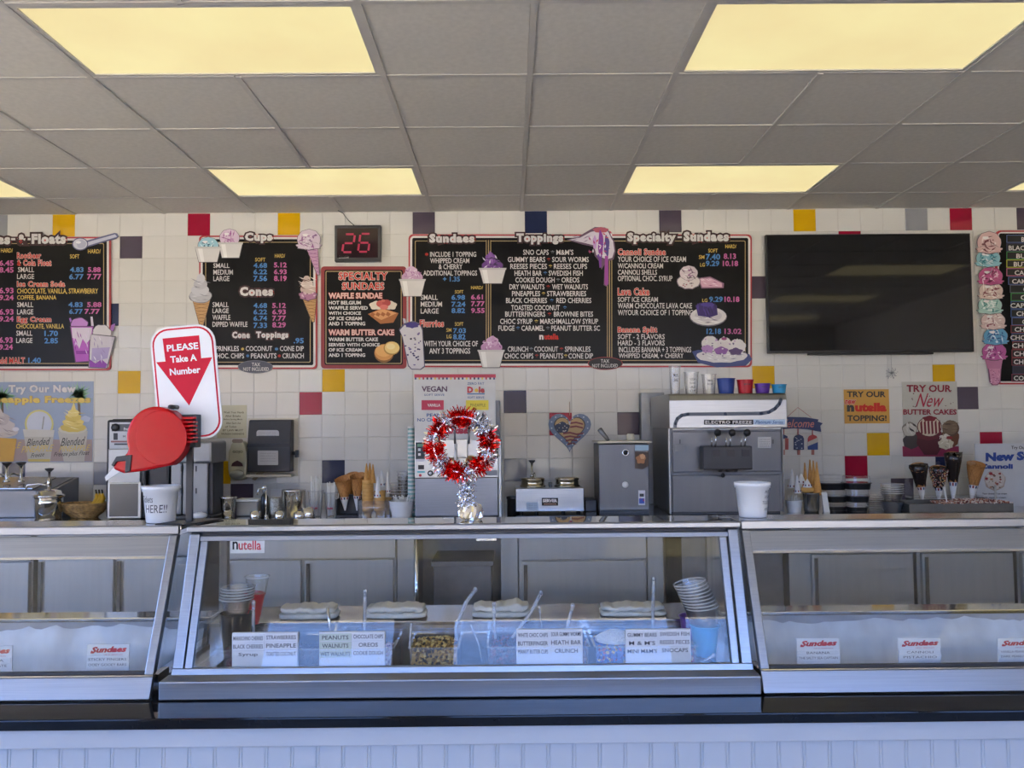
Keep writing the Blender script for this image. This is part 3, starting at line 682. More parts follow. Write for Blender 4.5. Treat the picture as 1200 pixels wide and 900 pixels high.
# ---- ticket stand
Y = 2.75
pm = M('painted_black_metal', (.018, .018, .02), .4); sgw = M('sign_white', (.74, .75, .77), .4, 0, .02); sgr = M('sign_red', '#c41a34', .5, 0, .04, spec=.2); drum = M('dispenser_red', '#b8060f', .22, 0, .05, 6, spec=.28)
t = thing('ticket_stand', 'black stand with red take-a-number ticket dispenser and white sign with a red arrow', 'ticket dispenser', (W(222, 600, Y)[0], Y, TZ))
xa = W(222, 600, Y)[0]
ob('base_plate', MB().prism([(xa-.085, 2.685), (xa+.03, 2.685), (xa+.085, 2.835), (xa-.03, 2.835)], TZ, TZ+.004, pm, plane='xy'), t, .001)
ob('post', MB().box(xa-.010, xa+.010, Y-.006, Y+.006, TZ+.004, W(222, 520, Y)[1], pm), t)
x_, z_ = W(216, 486, Y); x2, z2 = W(236, 524, Y)
ob('bracket', MB().box(x_, x2, Y-.03, Y-.004, z2, z_, pm).box(x2-.004, x2+.001, Y-.05, Y-.03, z2, z_, pm), t, .002)
SC = (218.5, 448.5); SA = math.radians(5.2)
def sp(du, dv): return (SC[0]+du*math.cos(SA)+dv*math.sin(SA), SC[1]-du*math.sin(SA)+dv*math.cos(SA))
def srr(e, r): return [sp(a_, b_) for a_, b_ in rrect(-38+e, -67+e, 38-e, 67-e, r, 6)]
m = MB(); poly(m, srr(0, 21), sgw, Y, 0, .004); sg = ob('sign_board', m, t)
m = MB(); poly(m, srr(2.2, 19), sgr, Y, .0006); poly(m, srr(4.2, 17.5), sgw, Y, .0012)
poly(m, [sp(*q) for q in [(-23, -54), (20, -54), (20, -27), (33, -27), (1, 27), (-33, -27), (-22, -27)]], sgr, Y, .0018)
for s, du0, du1, dv0, dv1 in (('PLEASE', -19, 18, -46, -38), ('Take A', -16, 15, -32.5, -24.5), ('Number', -18, 18, -18, -10)):
    def fn(A, B, lf, du0=du0, du1=du1, dv0=dv0, dv1=dv1):
        x, z = W(*sp(du0+(du1-du0)*A, dv1+(dv0-dv1)*B), Y); return (x, Y-.0026, z)
    lay(m, s, fn, sgw, .03)
ob('printing', m, sg)
# dispenser: snail shaped shell
def dpt(r, n=30):
    p = []
    for i in range(n+1):
        A = math.radians(-62+262*i/n); p.append((187+r*math.cos(A), 513-r*1.07*math.sin(A)))
    return p
out = dpt(34)+[(154, 531), (141, 540), (137, 549), (150, 554), (175, 551)]
m = MB(); q = [W(u, v, 2.70) for u, v in out]; m.prism(q, 2.665, 2.735, drum); sh = ob('dispenser_shell', m, t, .009)
for p_ in sh.data.polygons: p_.use_smooth = False
m = MB(); poly(m, blob(189, 513, 30, 32, 30), drum, 2.664, .001, .006); ob('side_cover', m, t, .002)
m = MB()
for k in range(7):
    v = 490+k*4.6; xq, zq = W(217, v, 2.70); xr, _ = W(230, v, 2.70); m.box(xq, xr, 2.675, 2.715, zq-.0035, zq+.0035, drum)
ob('ribs', m, t, .001)
m = MB(); poly(m, [(137, 535), (155, 533), (153, 552), (147, 554), (148, 540), (137, 541), (134, 547), (131, 545)], pm, 2.665, .006, .08); ob('mouth_clip', m, t, .002)
m = MB(); q = W(205, 477, 2.70); m.tube([(q[0]-.004, 2.67, q[1]), (q[0]-.004, 2.73, q[1])], .007, pm, 10); ob('latch', m, t)
m = MB(); poly(m, [(144, 545), (140, 553), (131, 559), (124, 564), (123, 559), (132, 549), (139, 545)], paper, 2.68, 0, .002); ob('paper_ticket', m, t, label='white paper ticket sticking out of the mouth')
# ---- tinsel wreath on a foil weight
foilS = M('silver_foil', (.85, .85, .87), .10, 1.0, .05); foilR = M('red_foil', (.85, .04, .03), .14, 1.0, .2, 30)
Y = 2.76; xc, _ = W(553, 600, Y)
t = thing('tinsel_wreath', 'red and silver tinsel wreath on a foil-wrapped weight', 'wreath', (xc, Y, TZ))
m = MB(); n = 28; vs = []; prof = [(.030, 0), (.038, .010), (.040, .028), (.030, .046), (.014, .056), (.006, .062)]
for r_, z_ in prof:
    for i in range(n): k = 1+R.uniform(-.17, .17); A = 6.2832*i/n; vs.append((xc+r_*k*math.cos(A), Y+r_*k*math.sin(A), TZ+z_+(R.uniform(-.003, .003) if z_ > 0 else 0)))
fs = [(j*n+i, j*n+(i+1) % n, (j+1)*n+(i+1) % n, (j+1)*n+i) for j in range(len(prof)-1) for i in range(n)]
fs.append(tuple(range(n))); m.add(vs, fs, foilS); ob('foil_weight', m, t)
wc = W(541, 521, Y); zr = 32.5*Y/974
m = MB(); m.tube([(xc, Y, TZ+.055), (W(547, 575, Y)[0], Y, W(547, 575, Y)[1]), (wc[0]+.006, Y, wc[1]-zr)], [.006, .006, .005], foilS, 8); ob('stem', m, t)
m = MB()
m.tube([(wc[0]+zr*math.cos(6.2832*i/40), Y, wc[1]+zr*math.sin(6.2832*i/40)) for i in range(41)], .006, foilS, 6); ob('ring', m, t)
def strip(m, p, d, L, wd, mat):
    d = d.normalized(); s_ = d.cross(Vector((R.uniform(-1, 1), R.uniform(-1, 1), R.uniform(-1, 1)))).normalized()*wd/2; k = d.cross(s_).normalized()
    a_ = Vector(p); b_ = a_+d*L*.55+k*L*R.uniform(-.12, .12); c_ = b_+d*L*.45+k*L*R.uniform(-.3, .3)
    m.add([a_-s_, a_+s_, b_+s_, b_-s_, c_+s_, c_-s_], [(0, 1, 2, 3), (3, 2, 4, 5)], mat)
seg = [(68, 112, foilR), (20, 68, foilS), (-12, 24, foilR), (-38, -10, foilS), (-62, -32, foilR), (-88, -60, foilS), (-125, -86, foilR), (-150, -122, foilS), (-186, -150, foilR), (-206, -184, foilS), (-232, -203, foilR), (-252, -228, foilS)]
for a0, a1, mt in seg:
    m = MB()
    for i in range(int(7.5*(a1-a0))):
        A = math.radians(R.uniform(a0, a1)); c_ = Vector((wc[0]+zr*math.cos(A), Y, wc[1]+zr*math.sin(A)))
        d = Vector((math.cos(A)*math.cos(R.uniform(0, 6.28)), 0, math.sin(A))); al = R.uniform(0, 6.28)
        rad = Vector((math.cos(A), 0, math.sin(A))); tan = Vector((-math.sin(A), 0, math.cos(A)))
        d = rad*math.cos(al)+Vector((0, -1, 0))*math.sin(al)+tan*R.uniform(-.5, .5)
        strip(m, c_, d, R.uniform(.020, .042), .0040, mt)
    ob('tinsel_bunch', m, t, kind='stuff', fixn=False)
m = MB()
for i in range(170):
    p_ = Vector((xc+R.uniform(-.03, -.005), Y-.006, TZ+R.uniform(.05, .11))); strip(m, p_, Vector((R.uniform(-1, 1), -.5, R.uniform(-.4, 1))), .03, .004, foilS)
ob('foil_fringe', m, t, kind='stuff', fixn=False)
# ================================================================ wall boards, printed flat
def C(h, r=.5): return M('print_'+h.strip('#'), h, r, 0, .03)
class Pic:
    """a printed cut-out built of stacked flat shapes; coordinates in photo px on the plane at depth Y"""
    def __init__(s, Y, base=.0): s.mb = MB(); s.Y = Y-base; s.k = 0
    def p(s, pts, m, thick=0.0):
        s.k += 1; poly(s.mb, pts, C(m) if isinstance(m, str) else m, s.Y, s.k*.00022, thick); return s
    def b(s, u, v, ru, rv, m, amp=0, k=5, ph=0, n=20): return s.p(blob(u, v, ru, rv, n, amp, k, ph), m)
    def dots(s, u0, v0, u1, v1, n, r, ms, seed=1):
        q = random.Random(seed); s.k += 1
        for i in range(n):
            uu, vv = q.uniform(u0, u1), q.uniform(v0, v1); poly(s.mb, blob(uu, vv, r*q.uniform(.6, 1.3), r*q.uniform(.4, 1), 6, .15, 3, q.uniform(0, 6)), C(q.choice(ms)), s.Y, s.k*.00022)
        return s
    def strokes(s, u0, v0, u1, v1, n, L, wd, ms, seed=1, ang=None):
        q = random.Random(seed); s.k += 1
        for i in range(n):
            uu, vv = q.uniform(u0, u1), q.uniform(v0, v1); A = q.uniform(0, 3.14) if ang is None else ang+q.uniform(-.3, .3)
            du, dv = math.cos(A)*L/2, math.sin(A)*L/2; nu, nv = -math.sin(A)*wd/2, math.cos(A)*wd/2
            poly(s.mb, [(uu-du, vv-dv), (uu+nu*1.3, vv+nv*1.3), (uu+du, vv+dv), (uu-nu, vv-nv)], C(q.choice(ms)), s.Y, s.k*.00022)
        return s
    def scoop(s, u, v, ru, rv, base, acc, seed=1, skirt=True):
        s.b(u, v, ru*1.04, rv*1.04, '#5a4a55', .03, 9); s.b(u, v, ru, rv, base, .03, 9)
        if skirt: s.b(u, v+rv*.62, ru*1.12, rv*.38, '#5a4a55', .12, 7); s.b(u, v+rv*.6, ru*1.08, rv*.34, base, .12, 7)
        s.strokes(u-ru*.65, v-rv*.6, u+ru*.65, v+rv*.7, 14, ru*.7, max(.7, ru*.10), acc, seed); s.dots(u-ru*.6, v-rv*.5, u+ru*.6, v+rv*.7, 9, ru*.11, acc, seed+1)
        s.b(u-ru*.3, v-rv*.45, ru*.25, rv*.14, '#efeaea', .1, 3); return s
    def cup(s, u0, v0, u1, v1, m='#d9d6d2', tap=.16):
        w = (u1-u0); s.p([(u0-.5, v0), (u1+.5, v0), (u1-w*tap+.5, v1+.6), (u0+w*tap-.5, v1+.6)], '#6a6668'); s.p([(u0, v0+.4), (u1, v0+.4), (u1-w*tap, v1), (u0+w*tap, v1)], m)
        s.p([(u0+w*.1, v0+1), (u0+w*.28, v0+1), (u0+w*.36, v1), (u0+w*.22, v1)], '#efedea'); s.p([(u0-1, v0-1), (u1+1, v0-1), (u1+.5, v0+1.3), (u0-.5, v0+1.3)], '#c8c5c2'); return s
    def cone(s, u0, u1, v0, uc, v1, m='#c79a62', acc=('#8a5f34',)):
        s.p([(u0-.5, v0-.5), (u1+.5, v0-.5), (uc+1.8, v1+.6), (uc-1.8, v1+.6)], '#5a4433'); s.p([(u0, v0), (u1, v0), (uc+1.2, v1), (uc-1.2, v1)], m)
        s.k += 1
        for i in range(1, 8):
            t = i/8; vv = v0+(v1-v0)*t; a = u0+(uc-1.2-u0)*t; b = u1+(uc+1.2-u1)*t
            poly(s.mb, [(a, vv-.8), (b, vv+1.6), (b, vv+2.1), (a, vv-.3)], C(acc[0]), s.Y, s.k*.00022); poly(s.mb, [(a, vv+1.6), (b, vv-.8), (b, vv-.3), (a, vv+2.1)], C(acc[0]), s.Y, s.k*.00022)
        return s
    def done(s, name, parent, label=None): return ob(name, s.mb, parent, label=label, fixn=False)
YB = WY-.0150
def board(lab, u0, v0, u1, v1, r=4, border=RED, group='black menu boards on the tiled wall', w1=1.8, w2=4.3, gold=7.5):
    x0, z1 = W(u0, v0, WY); x1, z0 = W(u1, v1, WY)
    t = thing('menu_board', lab, 'menu board', ((x0+x1)/2, WY, z0), group)
    m = MB(); poly(m, rrect(u0, v0, u1, v1, r), border, WY-.0010, .0110, .0110); poly(m, rrect(u0+w1, v0+w1, u1-w1, v1-w1, r), WHI if w1 > 1 and border is RED else border, WY, .0126)
    ob('border', m, t, fixn=False)
    m = MB(); poly(m, rrect(u0+w2, v0+w2, u1-w2, v1-w2, 2), BLK, WY, .0130)
    if gold > 0: poly(m, rrect(u0+gold, v0+gold, u1-gold, v1-gold, 1.5), GOLD, WY, .0134); poly(m, rrect(u0+gold+.8, v0+gold+.8, u1-gold-.8, v1-gold-.8, 1.2), BLK, WY, .0138)
    ob('panel', m, t, fixn=False)
    return t
def put(mb, items, m, **k):
    for s, a, b, c, d in items: tx(mb, s, a, b, c, d, m, YB, **k)
OUT = [(TRED, .055), (M('outline_dark', '#3a1a1a', .5), .085)]
def title(mb, items): put(mb, items, WHI, bold=.065, outline=[(TRED, .10), (M('outline_dark', '#3a1a1a', .5), .15)], sp=1.16)
def rtitle(mb, items): put(mb, items, TRED, bold=.025, outline=[(M('pale_pink', '#e8d2c8', .5), .045)], sp=1.12)
K = dict(bold=.012)

# ---- board: shakes and floats
t = board('menu board with Shakes and Floats prices, cut off at the left edge', -118, 278, 130.5, 434)
m = MB(); title(m, [('Shakes', -38, 274.5, 12, 286.5), ('&', 21, 274.5, 31, 286.5), ('Floats', 37, 274, 77, 286)])
title(m, [('-', 13, 279, 18, 281.5), ('-', 32.5, 279, 36, 281.5)]); ob('title_lettering', m, t, fixn=False)
m = MB(); rtitle(m, [('Rootbeer', 20, 296, 48, 303), ('& Cola Float', 20, 304.5, 60, 311.5), ('Ice Cream Soda', 20, 329.5, 76, 336), ('Egg Cream', 20, 371, 60, 379), ('Add', -6, 419, 8, 426), ('MALT', 11, 419, 29, 426)])
put(m, [('SMALL', 21, 313, 40, 319), ('LARGE', 20, 321, 40, 327), ('SMALL', 20, 354, 39, 360), ('LARGE', 20, 362.5, 39, 368.5), ('SMALL', 19, 387.5, 38, 393.5), ('LARGE', 19, 396, 38, 402)], WHI, **K)
put(m, [('CHOCOLATE, VANILLA, STRAWBERRY', 20, 338, 115, 345), ('COFFEE, BANANA', 20, 346, 66, 352), ('CHOCOLATE, VANILLA', 19, 379.5, 75, 386), ('HARD/', 1, 291, 15, 296), ('HARD/', 103, 292, 118, 297), ('SOFT', 82, 298, 93, 303)], YEL, **K)
put(m, [('4.83', 82, 313, 98, 319), ('6.77', 81, 321, 98, 327.5), ('4.83', 80, 354, 97, 360), ('6.77', 81, 362, 97, 368), ('1.70', 52, 387.5, 68, 394), ('2.85', 52, 396, 68, 402.5), ('1.40', 33, 419, 48, 425.5)], BLU, bold=.03)
put(m, [('5.88', 103, 313, 118, 319), ('7.77', 102, 321, 119, 327.5), ('5.88', 102, 354, 119, 360), ('7.77', 99, 362, 117, 368), ('6.45', -1, 305, 16, 311.5), ('8.45', -1, 313, 16, 319.5), ('6.93', -1, 337, 16, 344), ('9.24', -1, 345.5, 16, 352),
        ('6.93', -1, 362, 16, 369), ('9.24', -1, 370.5, 16, 377), ('6.93', -1, 395, 15, 402), ('9.24', -1, 403.5, 15, 410)], PNK, bold=.03)
ob('price_lettering', m, t, fixn=False)
p = Pic(WY, .0150); p.p([(98, 283), (134, 273), (137, 273.5), (138.5, 277), (136, 279.5), (101, 290)], '#5c5f86', .006).p([(100, 284.5), (135, 274.5), (137, 277.5), (101, 288.5)], '#c4c6d6').b(94, 286, 9.5, 7.5, '#5c5f86').b(94, 286, 8.3, 6.4, '#d0d2de').b(95.5, 286, 5.5, 5, '#b8bbcf', .05).b(92, 284, 3, 1.6, '#eeeef4')
p.done('printed_ice_cream_scoop', t)
p = Pic(WY, .0150); p.p([(81, 373), (83, 372.5), (86, 383), (84, 383.5)], '#b070c8').b(93, 380, 10.5, 8, '#5a3a66', .05).b(93, 380, 9.7, 7.2, '#c58ad2', .06, 6).p([(82, 382), (110, 382), (106, 424), (88, 425)], '#5a3a66').p([(83, 383), (109, 383), (105, 423), (89, 424)], '#b85cc4').p([(84, 384), (108, 384), (107, 396), (101, 403), (97, 397), (93, 409), (89, 397), (85, 396)], '#d9cfe0')
p.p([(89, 411), (104, 411), (103.6, 415), (89.5, 415)], '#8a2aa0').strokes(87, 388, 105, 420, 12, 7, .9, ['#8a2aa0', '#e4d4ee'], 4, 1.4); p.done('printed_float_glass', t)
p = Pic(WY, .0150); p.p([(106, 371), (108.5, 371), (110, 383), (107, 383)], '#cfc6d6').p([(130, 381), (135, 379), (133, 388), (129, 388)], '#9c6ab4').b(119, 391, 12, 11, '#5a5560', .06, 7).b(119, 391, 11.3, 10.2, '#d8d4d6', .06, 7).p([(105, 391), (136, 394), (126, 432), (103.5, 431)], '#5a5560').p([(106, 392), (134.5, 395), (125, 431), (104.5, 430)], '#cfc9d2').p([(108, 408), (129, 407), (126, 420), (107, 424)], '#a99ac8')
p.p([(105, 421), (112, 426), (119, 421), (126, 427), (124, 431), (105, 430)], '#8a3aa8').strokes(109, 396, 130, 425, 12, 7, .8, ['#8f7ab0', '#efeaf2'], 8, 1.2); p.done('printed_soda_glass', t)

# ---- board: cups and cones
t = board('menu board with Cups and Cones prices, above the take-a-number sign', 234, 276.5, 372, 432.5)
m = MB(); title(m, [('Cups', 287, 272.5, 319, 285), ('Cones', 281, 336, 320, 347), ('Cone', 272, 388.5, 293, 396.5), ('Toppings', 300, 388.5, 338, 398)]); ob('title_lettering', m, t, fixn=False)
m = MB(); put(m, [('SMALL', 250, 308.5, 269, 314), ('MEDIUM', 250, 316, 273, 322), ('LARGE', 250, 323.5, 269, 329.5), ('SMALL', 249, 354, 268, 360), ('LARGE', 249, 361.5, 268, 367), ('WAFFLE', 249, 369, 270, 375), ('DIPPED WAFFLE', 249, 377, 290, 383),
                  ('SPRINKLES', 250, 405.5, 280, 411.5), ('COCONUT', 288, 405.5, 319, 411.5), ('CONE DIP', 328, 405.5, 356, 411.5), ('CHOC. CHIPS', 250, 414, 286, 420), ('PEANUTS', 294, 414, 324, 420), ('CRUNCH', 331, 414, 356, 420)], WHI, **K)
put(m, [('SOFT', 299, 302, 311, 306.5), ('HARD/', 322, 297.5, 334, 302)], YEL, **K)
put(m, [('4.68', 297, 308, 313, 314), ('6.22', 297, 315.5, 313, 321.5), ('7.56', 297, 323, 313, 329.5), ('4.68', 297, 355, 313, 361), ('6.22', 297, 362.5, 313, 368.5), ('6.74', 297, 370, 313, 376), ('7.33', 297, 378, 313, 384.5), ('.95', 344, 396, 356, 402.5)], BLU, bold=.03)
put(m, [('5.12', 321, 307.5, 336, 313.5), ('6.93', 321, 315.5, 336, 321.5), ('8.19', 321, 323, 336, 329.5), ('5.12', 319, 355, 335, 361), ('6.93', 319, 362.5, 335, 368.5), ('7.77', 319, 370, 335, 376), ('8.29', 319, 377.5, 335, 384)], PNK, bold=.03)
put(m, [('*', 282.5, 407, 286, 411)], YEL); put(m, [('*', 322, 407, 326, 411)], BLU); put(m, [('*', 325.5, 415, 329, 419)], TRED); put(m, [('*', 288.5, 415, 292, 419)], BLU); ob('price_lettering', m, t, fixn=False)
def badge(u, v, t, col):
    m = MB(); poly(m, blob(u, v, 20.5, 7.6, 28), DRED if col == 'b' else C('#6d6f78'), WY, .0160, .0155); poly(m, blob(u, v, 19.6, 6.8, 28), C('#1e1c1e') if col == 'b' else C('#4b4e5a'), WY, .0166)
    for s, a, b, c_, d in (('TAX', u-5, v-5, u+5, v-.8), ('NOT INCLUDED', u-15, v+.4, u+15, v+4.6)): tx(m, s, a, b, c_, d, WHI, WY-.0172, .01)
    ob('tax_badge', m, t, fixn=False)
badge(300, 430, t, 'g')
p = Pic(WY, .0150); p.scoop(244, 288, 12, 10, '#9ccad6', ['#2f6f8a', '#1e4a66', '#d8eef2'], 3, False).cup(229, 290, 258.5, 307, tap=.14); p.done('printed_cup_of_blue_ice_cream', t)
p = Pic(WY, .0150); p.scoop(269, 279, 11.5, 10.5, '#dcc4d6', ['#a45a98', '#c08ab8'], 7, False).cup(256.5, 285, 284, 302, tap=.14); p.done('printed_cup_of_pink_ice_cream', t)
p = Pic(WY, .0150); p.cone(226, 246, 352, 236, 384); p.b(235, 347, 13.5, 8.5, '#77777c', .03, 4).b(235, 347, 12.8, 7.7, '#bdbdc2', .03).b(234.5, 340, 10.5, 7, '#cbcbd0').b(235, 333, 8, 6.5, '#bfbfc5').b(235.5, 326.5, 5, 5.5, '#cfcfd4').p([(232, 326), (235, 319.5), (239, 327)], '#cbcbd0').strokes(225, 328, 245, 352, 12, 9, .8, ['#8f9098', '#e2e2e6'], 5, .2); p.done('printed_soft_cone', t)
p = Pic(WY, .0150); p.cone(358, 372, 288, 373, 322, '#c69ab8', ('#9a5a92',)); p.scoop(362, 281, 13.5, 12, '#d6c4d2', ['#9a5f96', '#7a4a80', '#e4d8e2'], 9); p.done('printed_lilac_cone', t)
p = Pic(WY, .0150); p.cone(353, 371, 345, 367, 377); p.b(361, 346, 11, 6.5, '#5a4048', .1, 7).b(361, 346, 10, 5.6, '#b27a9c', .1, 7).b(361, 339, 9, 6, '#cdb6ac').b(360, 333, 7, 5, '#d9c9c0').b(359.5, 327.5, 4.2, 4.4, '#cdb8ae').strokes(353, 326, 368, 344, 14, 9, 1, ['#6f4a42', '#efe4dc'], 4, .35).dots(353, 342, 370, 350, 12, 1.1, ['#7a3a70', '#e0c0d4'], 4); p.done('printed_twist_cone', t)

# ---- board: specialty sundaes (small)
t = board('small red-bordered menu board headed Specialty Sundaes, under the number display', 376.5, 312.5, 476.5, 432, 4, DRED, w1=1, w2=4.2, gold=5.6)
m = MB(); rtitle(m, [('SPECIALTY', 397, 319, 454, 328), ('SUNDAES', 401, 331, 450, 339.5)]); put(m, [('WAFFLE SUNDAE', 385, 343, 448, 350), ('WARM BUTTER CAKE', 385, 386, 462, 393)], C('#e0bdb4'), bold=.04, outline=[(TRED, .03)])
put(m, [('HOT BELGIUM', 385, 352.5, 423, 357), ('WAFFLE SERVED', 385, 358.7, 431, 363), ('WITH CHOICE', 385, 365, 423, 369), ('OF ICE CREAM', 385, 371, 424, 375.3), ('AND 1 TOPPING', 385, 377, 428, 381.5),
        ('WARM BUTTER CAKE', 385, 395.5, 443, 400), ('SERVED WITH CHOICE', 385, 402, 445, 406), ('OF ICE CREAM', 385, 408, 424, 412), ('AND 1 TOPPING', 385, 414, 428, 418.3)], WHI, bold=.035); ob('lettering', m, t, fixn=False)
p = Pic(WY, .0142); p.p([(431, 368), (448, 361), (467, 367), (461, 378), (446, 379.5)], '#b06a34').p([(433, 368), (448, 362), (465, 367), (447, 375)], '#dba066')
for i in range(4): p.p([(436+i*6, 366-i*.3), (440+i*6, 368), (437.5+i*6, 371), (434+i*6, 369)], '#a8602c')
p.b(441, 358, 8, 5, '#e6ddcc', .1).b(458, 358, 7, 5, '#e0d6c4', .1).b(446, 356, 5, 4, '#c85a50').b(453, 355, 5, 4, '#b8443e').b(450, 360, 5, 3, '#d8746a').b(449, 352.5, 2.4, 1.6, '#d06a5a'); p.done('printed_waffle', t)
p = Pic(WY, .0142); p.b(450, 414, 11.5, 11, '#8a5a26').b(450, 413, 11, 9.5, '#d8984e').b(450, 411, 10, 7, '#e8b066').b(459, 408, 9.5, 8, '#b8893e').b(459.5, 407.5, 8.6, 7, '#eccf86').b(458, 406, 5, 3.5, '#f4e0a4'); p.done('printed_butter_cakes', t)

# ---- board: sundaes / toppings / specialty sundaes (wide)
t = board('widest black menu board with Sundaes, Toppings and Specialty-Sundaes columns', 479, 275, 880.5, 430.5, 5)
m = MB()
for u in (572.5, 714): poly(m, [(u-3, 282), (u+3, 282), (u+3, 423), (u-3, 423)], GOLD, WY, .0142); poly(m, [(u-2.2, 282), (u+2.2, 282), (u+2.2, 423), (u-2.2, 423)], BLK, WY, .0144); poly(m, [(u-.5, 282), (u+.5, 282), (u+.5, 423), (u-.5, 423)], GOLD, WY, .0146)
ob('divider_lines', m, t, fixn=False)
m = MB(); title(m, [('Sundaes', 503, 274, 556, 284.5), ('Toppings', 605, 273.5, 660, 286.5), ('Specialty', 735, 272.5, 792, 286), ('-', 794, 277, 799, 279), ('Sundaes', 801, 271.5, 854, 283)]); ob('title_lettering', m, t, fixn=False)
m = MB(); put(m, [('INCLUDE 1 TOPPING', 504, 295, 558, 301), ('WHIPPED CREAM', 504, 302.5, 550, 308.5), ('& CHERRY', 514, 309.5, 542, 315.5), ('ADDITIONAL TOPPINGS', 496, 317, 559, 323), ('SMALL', 493, 345.5, 513, 351.5), ('MEDIUM', 493, 353.5, 518, 359.5), ('LARGE', 493, 361.5, 514, 367.5),
                  ('WITH YOUR CHOICE OF', 497, 399.5, 560, 406), ('ANY 3 TOPPINGS', 503, 408, 551, 414.5)], WHI, **K)
put(m, [('SOFT', 533, 340, 543, 344), ('HARD/', 552, 335, 566, 339), ('SOFT', 533, 377.5, 543, 382), ('SM', 523, 384.5, 529, 389), ('LG', 523.5, 392, 529, 396.5)], YEL, **K)
put(m, [('6.98', 529, 345.5, 545, 351.5), ('7.24', 529, 353.5, 545.5, 359.5), ('8.82', 529, 361, 545, 367), ('+ 1.35', 519, 324, 539, 330), ('7.03', 531, 384.5, 546, 390.5), ('8.82', 531, 391.5, 545.5, 398)], BLU, bold=.03)
put(m, [('6.61', 552, 345, 566, 351), ('7.77', 552, 353, 568, 359), ('9.55', 552, 361, 568, 367)], PNK, bold=.03)
rtitle(m, [('Flurries', 492, 375, 520, 383)]); put(m, [('*', 498, 296, 502, 300)], TRED); ob('price_lettering', m, t, fixn=False)
m = MB(); rows = [(292.5, ('SNO CAPS', 613, 643), ('M&M\'S', 652, 672)), (301, ('GUMMY BEARS', 595, 639), ('SOUR WORMS', 647, 690)), (309, ('REESES PIECES', 598, 641), ('REESES CUPS', 649, 688)), (317, ('HEATH BAR', 603, 635), ('SWEDISH FISH', 643, 683)), (325, ('COOKIE DOUGH', 604, 650), ('OREOS', 658, 679)),
        (333, ('DRY WALNUTS', 597, 638), ('WET WALNUTS', 647, 689)), (341, ('PINEAPPLES', 600, 633), ('STRAWBERRIES', 641, 687)), (349, ('BLACK CHERRIES', 593, 641), ('RED CHERRIES', 652, 693)), (357.5, ('TOASTED COCONUT', 599, 656)), (365, ('BUTTERFINGERS', 592, 639), ('BROWNIE BITES', 649, 695)),
        (373.5, ('CHOC SYRUP', 586, 624), ('MARSHMALLOW SYRUP', 633, 701)), (381.5, ('FUDGE', 584, 603), ('CARAMEL', 611, 638), ('PEANUT BUTTER SC', 646, 703)), (406, ('CRUNCH', 595, 619), ('COCONUT', 626, 654), ('SPRINKLES', 662, 692)), (414, ('CHOC CHIPS', 591, 625), ('PEANUTS', 633, 660), ('CONE DIP', 666, 695))]
sc = [YEL, BLU, C('#8a8f98'), TRED]
for i, r_ in enumerate(rows):
    for k in range(1, len(r_)):
        s, a_, b_ = r_[k]; tx(m, s, a_, r_[0], b_, r_[0]+6.2, WHI, YB, .012)
        if k > 1 or i == 8: q = (r_[k-1][2]+a_)/2 if k > 1 else 662; tx(m, '*', q-2, r_[0]+1, q+2, r_[0]+5, sc[(i+k) % 4], YB, .02)
tx(m, 'n', 632, 392.5, 637, 398, WHI, YB, .05); tx(m, 'utella', 638, 391, 654.5, 398, TRED, YB, .04); ob('toppings_lettering', m, t, fixn=False)
m = MB(); rtitle(m, [('Cannoli Sundae', 724, 291.5, 780, 299), ('Lava Cake', 724, 337.5, 761, 346), ('Banana Split', 724, 383, 770, 391.5)])
put(m, [('YOUR CHOICE OF ICE CREAM', 724, 300.5, 804, 307), ('W/CANNOLI CREAM', 724, 308.5, 777, 314.5), ('CANNOLI SHELLS', 724, 316, 770, 322), ('OPTIONAL CHOC. SYRUP', 724, 323, 788, 329.5), ('SOFT ICE CREAM', 724, 348, 771, 354), ('WARM CHOCOLATE LAVA CAKE', 724, 355, 811, 361.5), ('W/YOUR CHOICE OF 1 TOPPING', 724, 363, 812, 369.5),
        ('SOFT - 2 FLAVORS', 724, 391.5, 779, 397.5), ('HARD - 3 FLAVORS', 724, 398.7, 779, 405), ('INCLUDES BANANA + 3 TOPPINGS', 725, 406.5, 810, 413), ('WHIPPED CREAM, + CHERRY', 725, 414, 801, 420.5)], WHI, **K)
put(m, [('SOFT', 830, 291.5, 841, 296), ('HARD/', 850, 286.5, 863, 291), ('SM', 819, 299, 825.5, 303.5), ('LG', 820.5, 308, 826, 312.5), ('LG', 823, 350, 829, 354)], YEL, **K)
put(m, [('7.40', 827, 297.5, 844, 304.5), ('9.29', 827, 305.5, 843, 312), ('9.29', 831, 347.5, 847, 354), ('12.18', 828, 385, 845, 391.5)], BLU, bold=.03); put(m, [('8.13', 848, 297, 862.5, 303.5), ('10.18', 847, 305.5, 865, 312), ('10.18', 849, 347.5, 866.5, 354), ('13.02', 849, 385, 869, 391.5)], PNK, bold=.03)
ob('specialty_lettering', m, t, fixn=False); badge(709, 426, t, 'b')
p = Pic(WY, .0150); p.b(483, 326, 13, 9.5, '#6a4a64', .06, 9).b(483, 325.5, 12.3, 8.8, '#c9a2c0', .07, 9).b(482, 318, 7, 6, '#d8b8d0', .08, 5).strokes(473, 314, 493, 331, 24, 5, 1.3, ['#9a5f92', '#e8d8e6', '#b47cae'], 2).cup(468.5, 328, 498, 347, tap=.15); p.done('printed_bowl_with_pink_swirl', t)
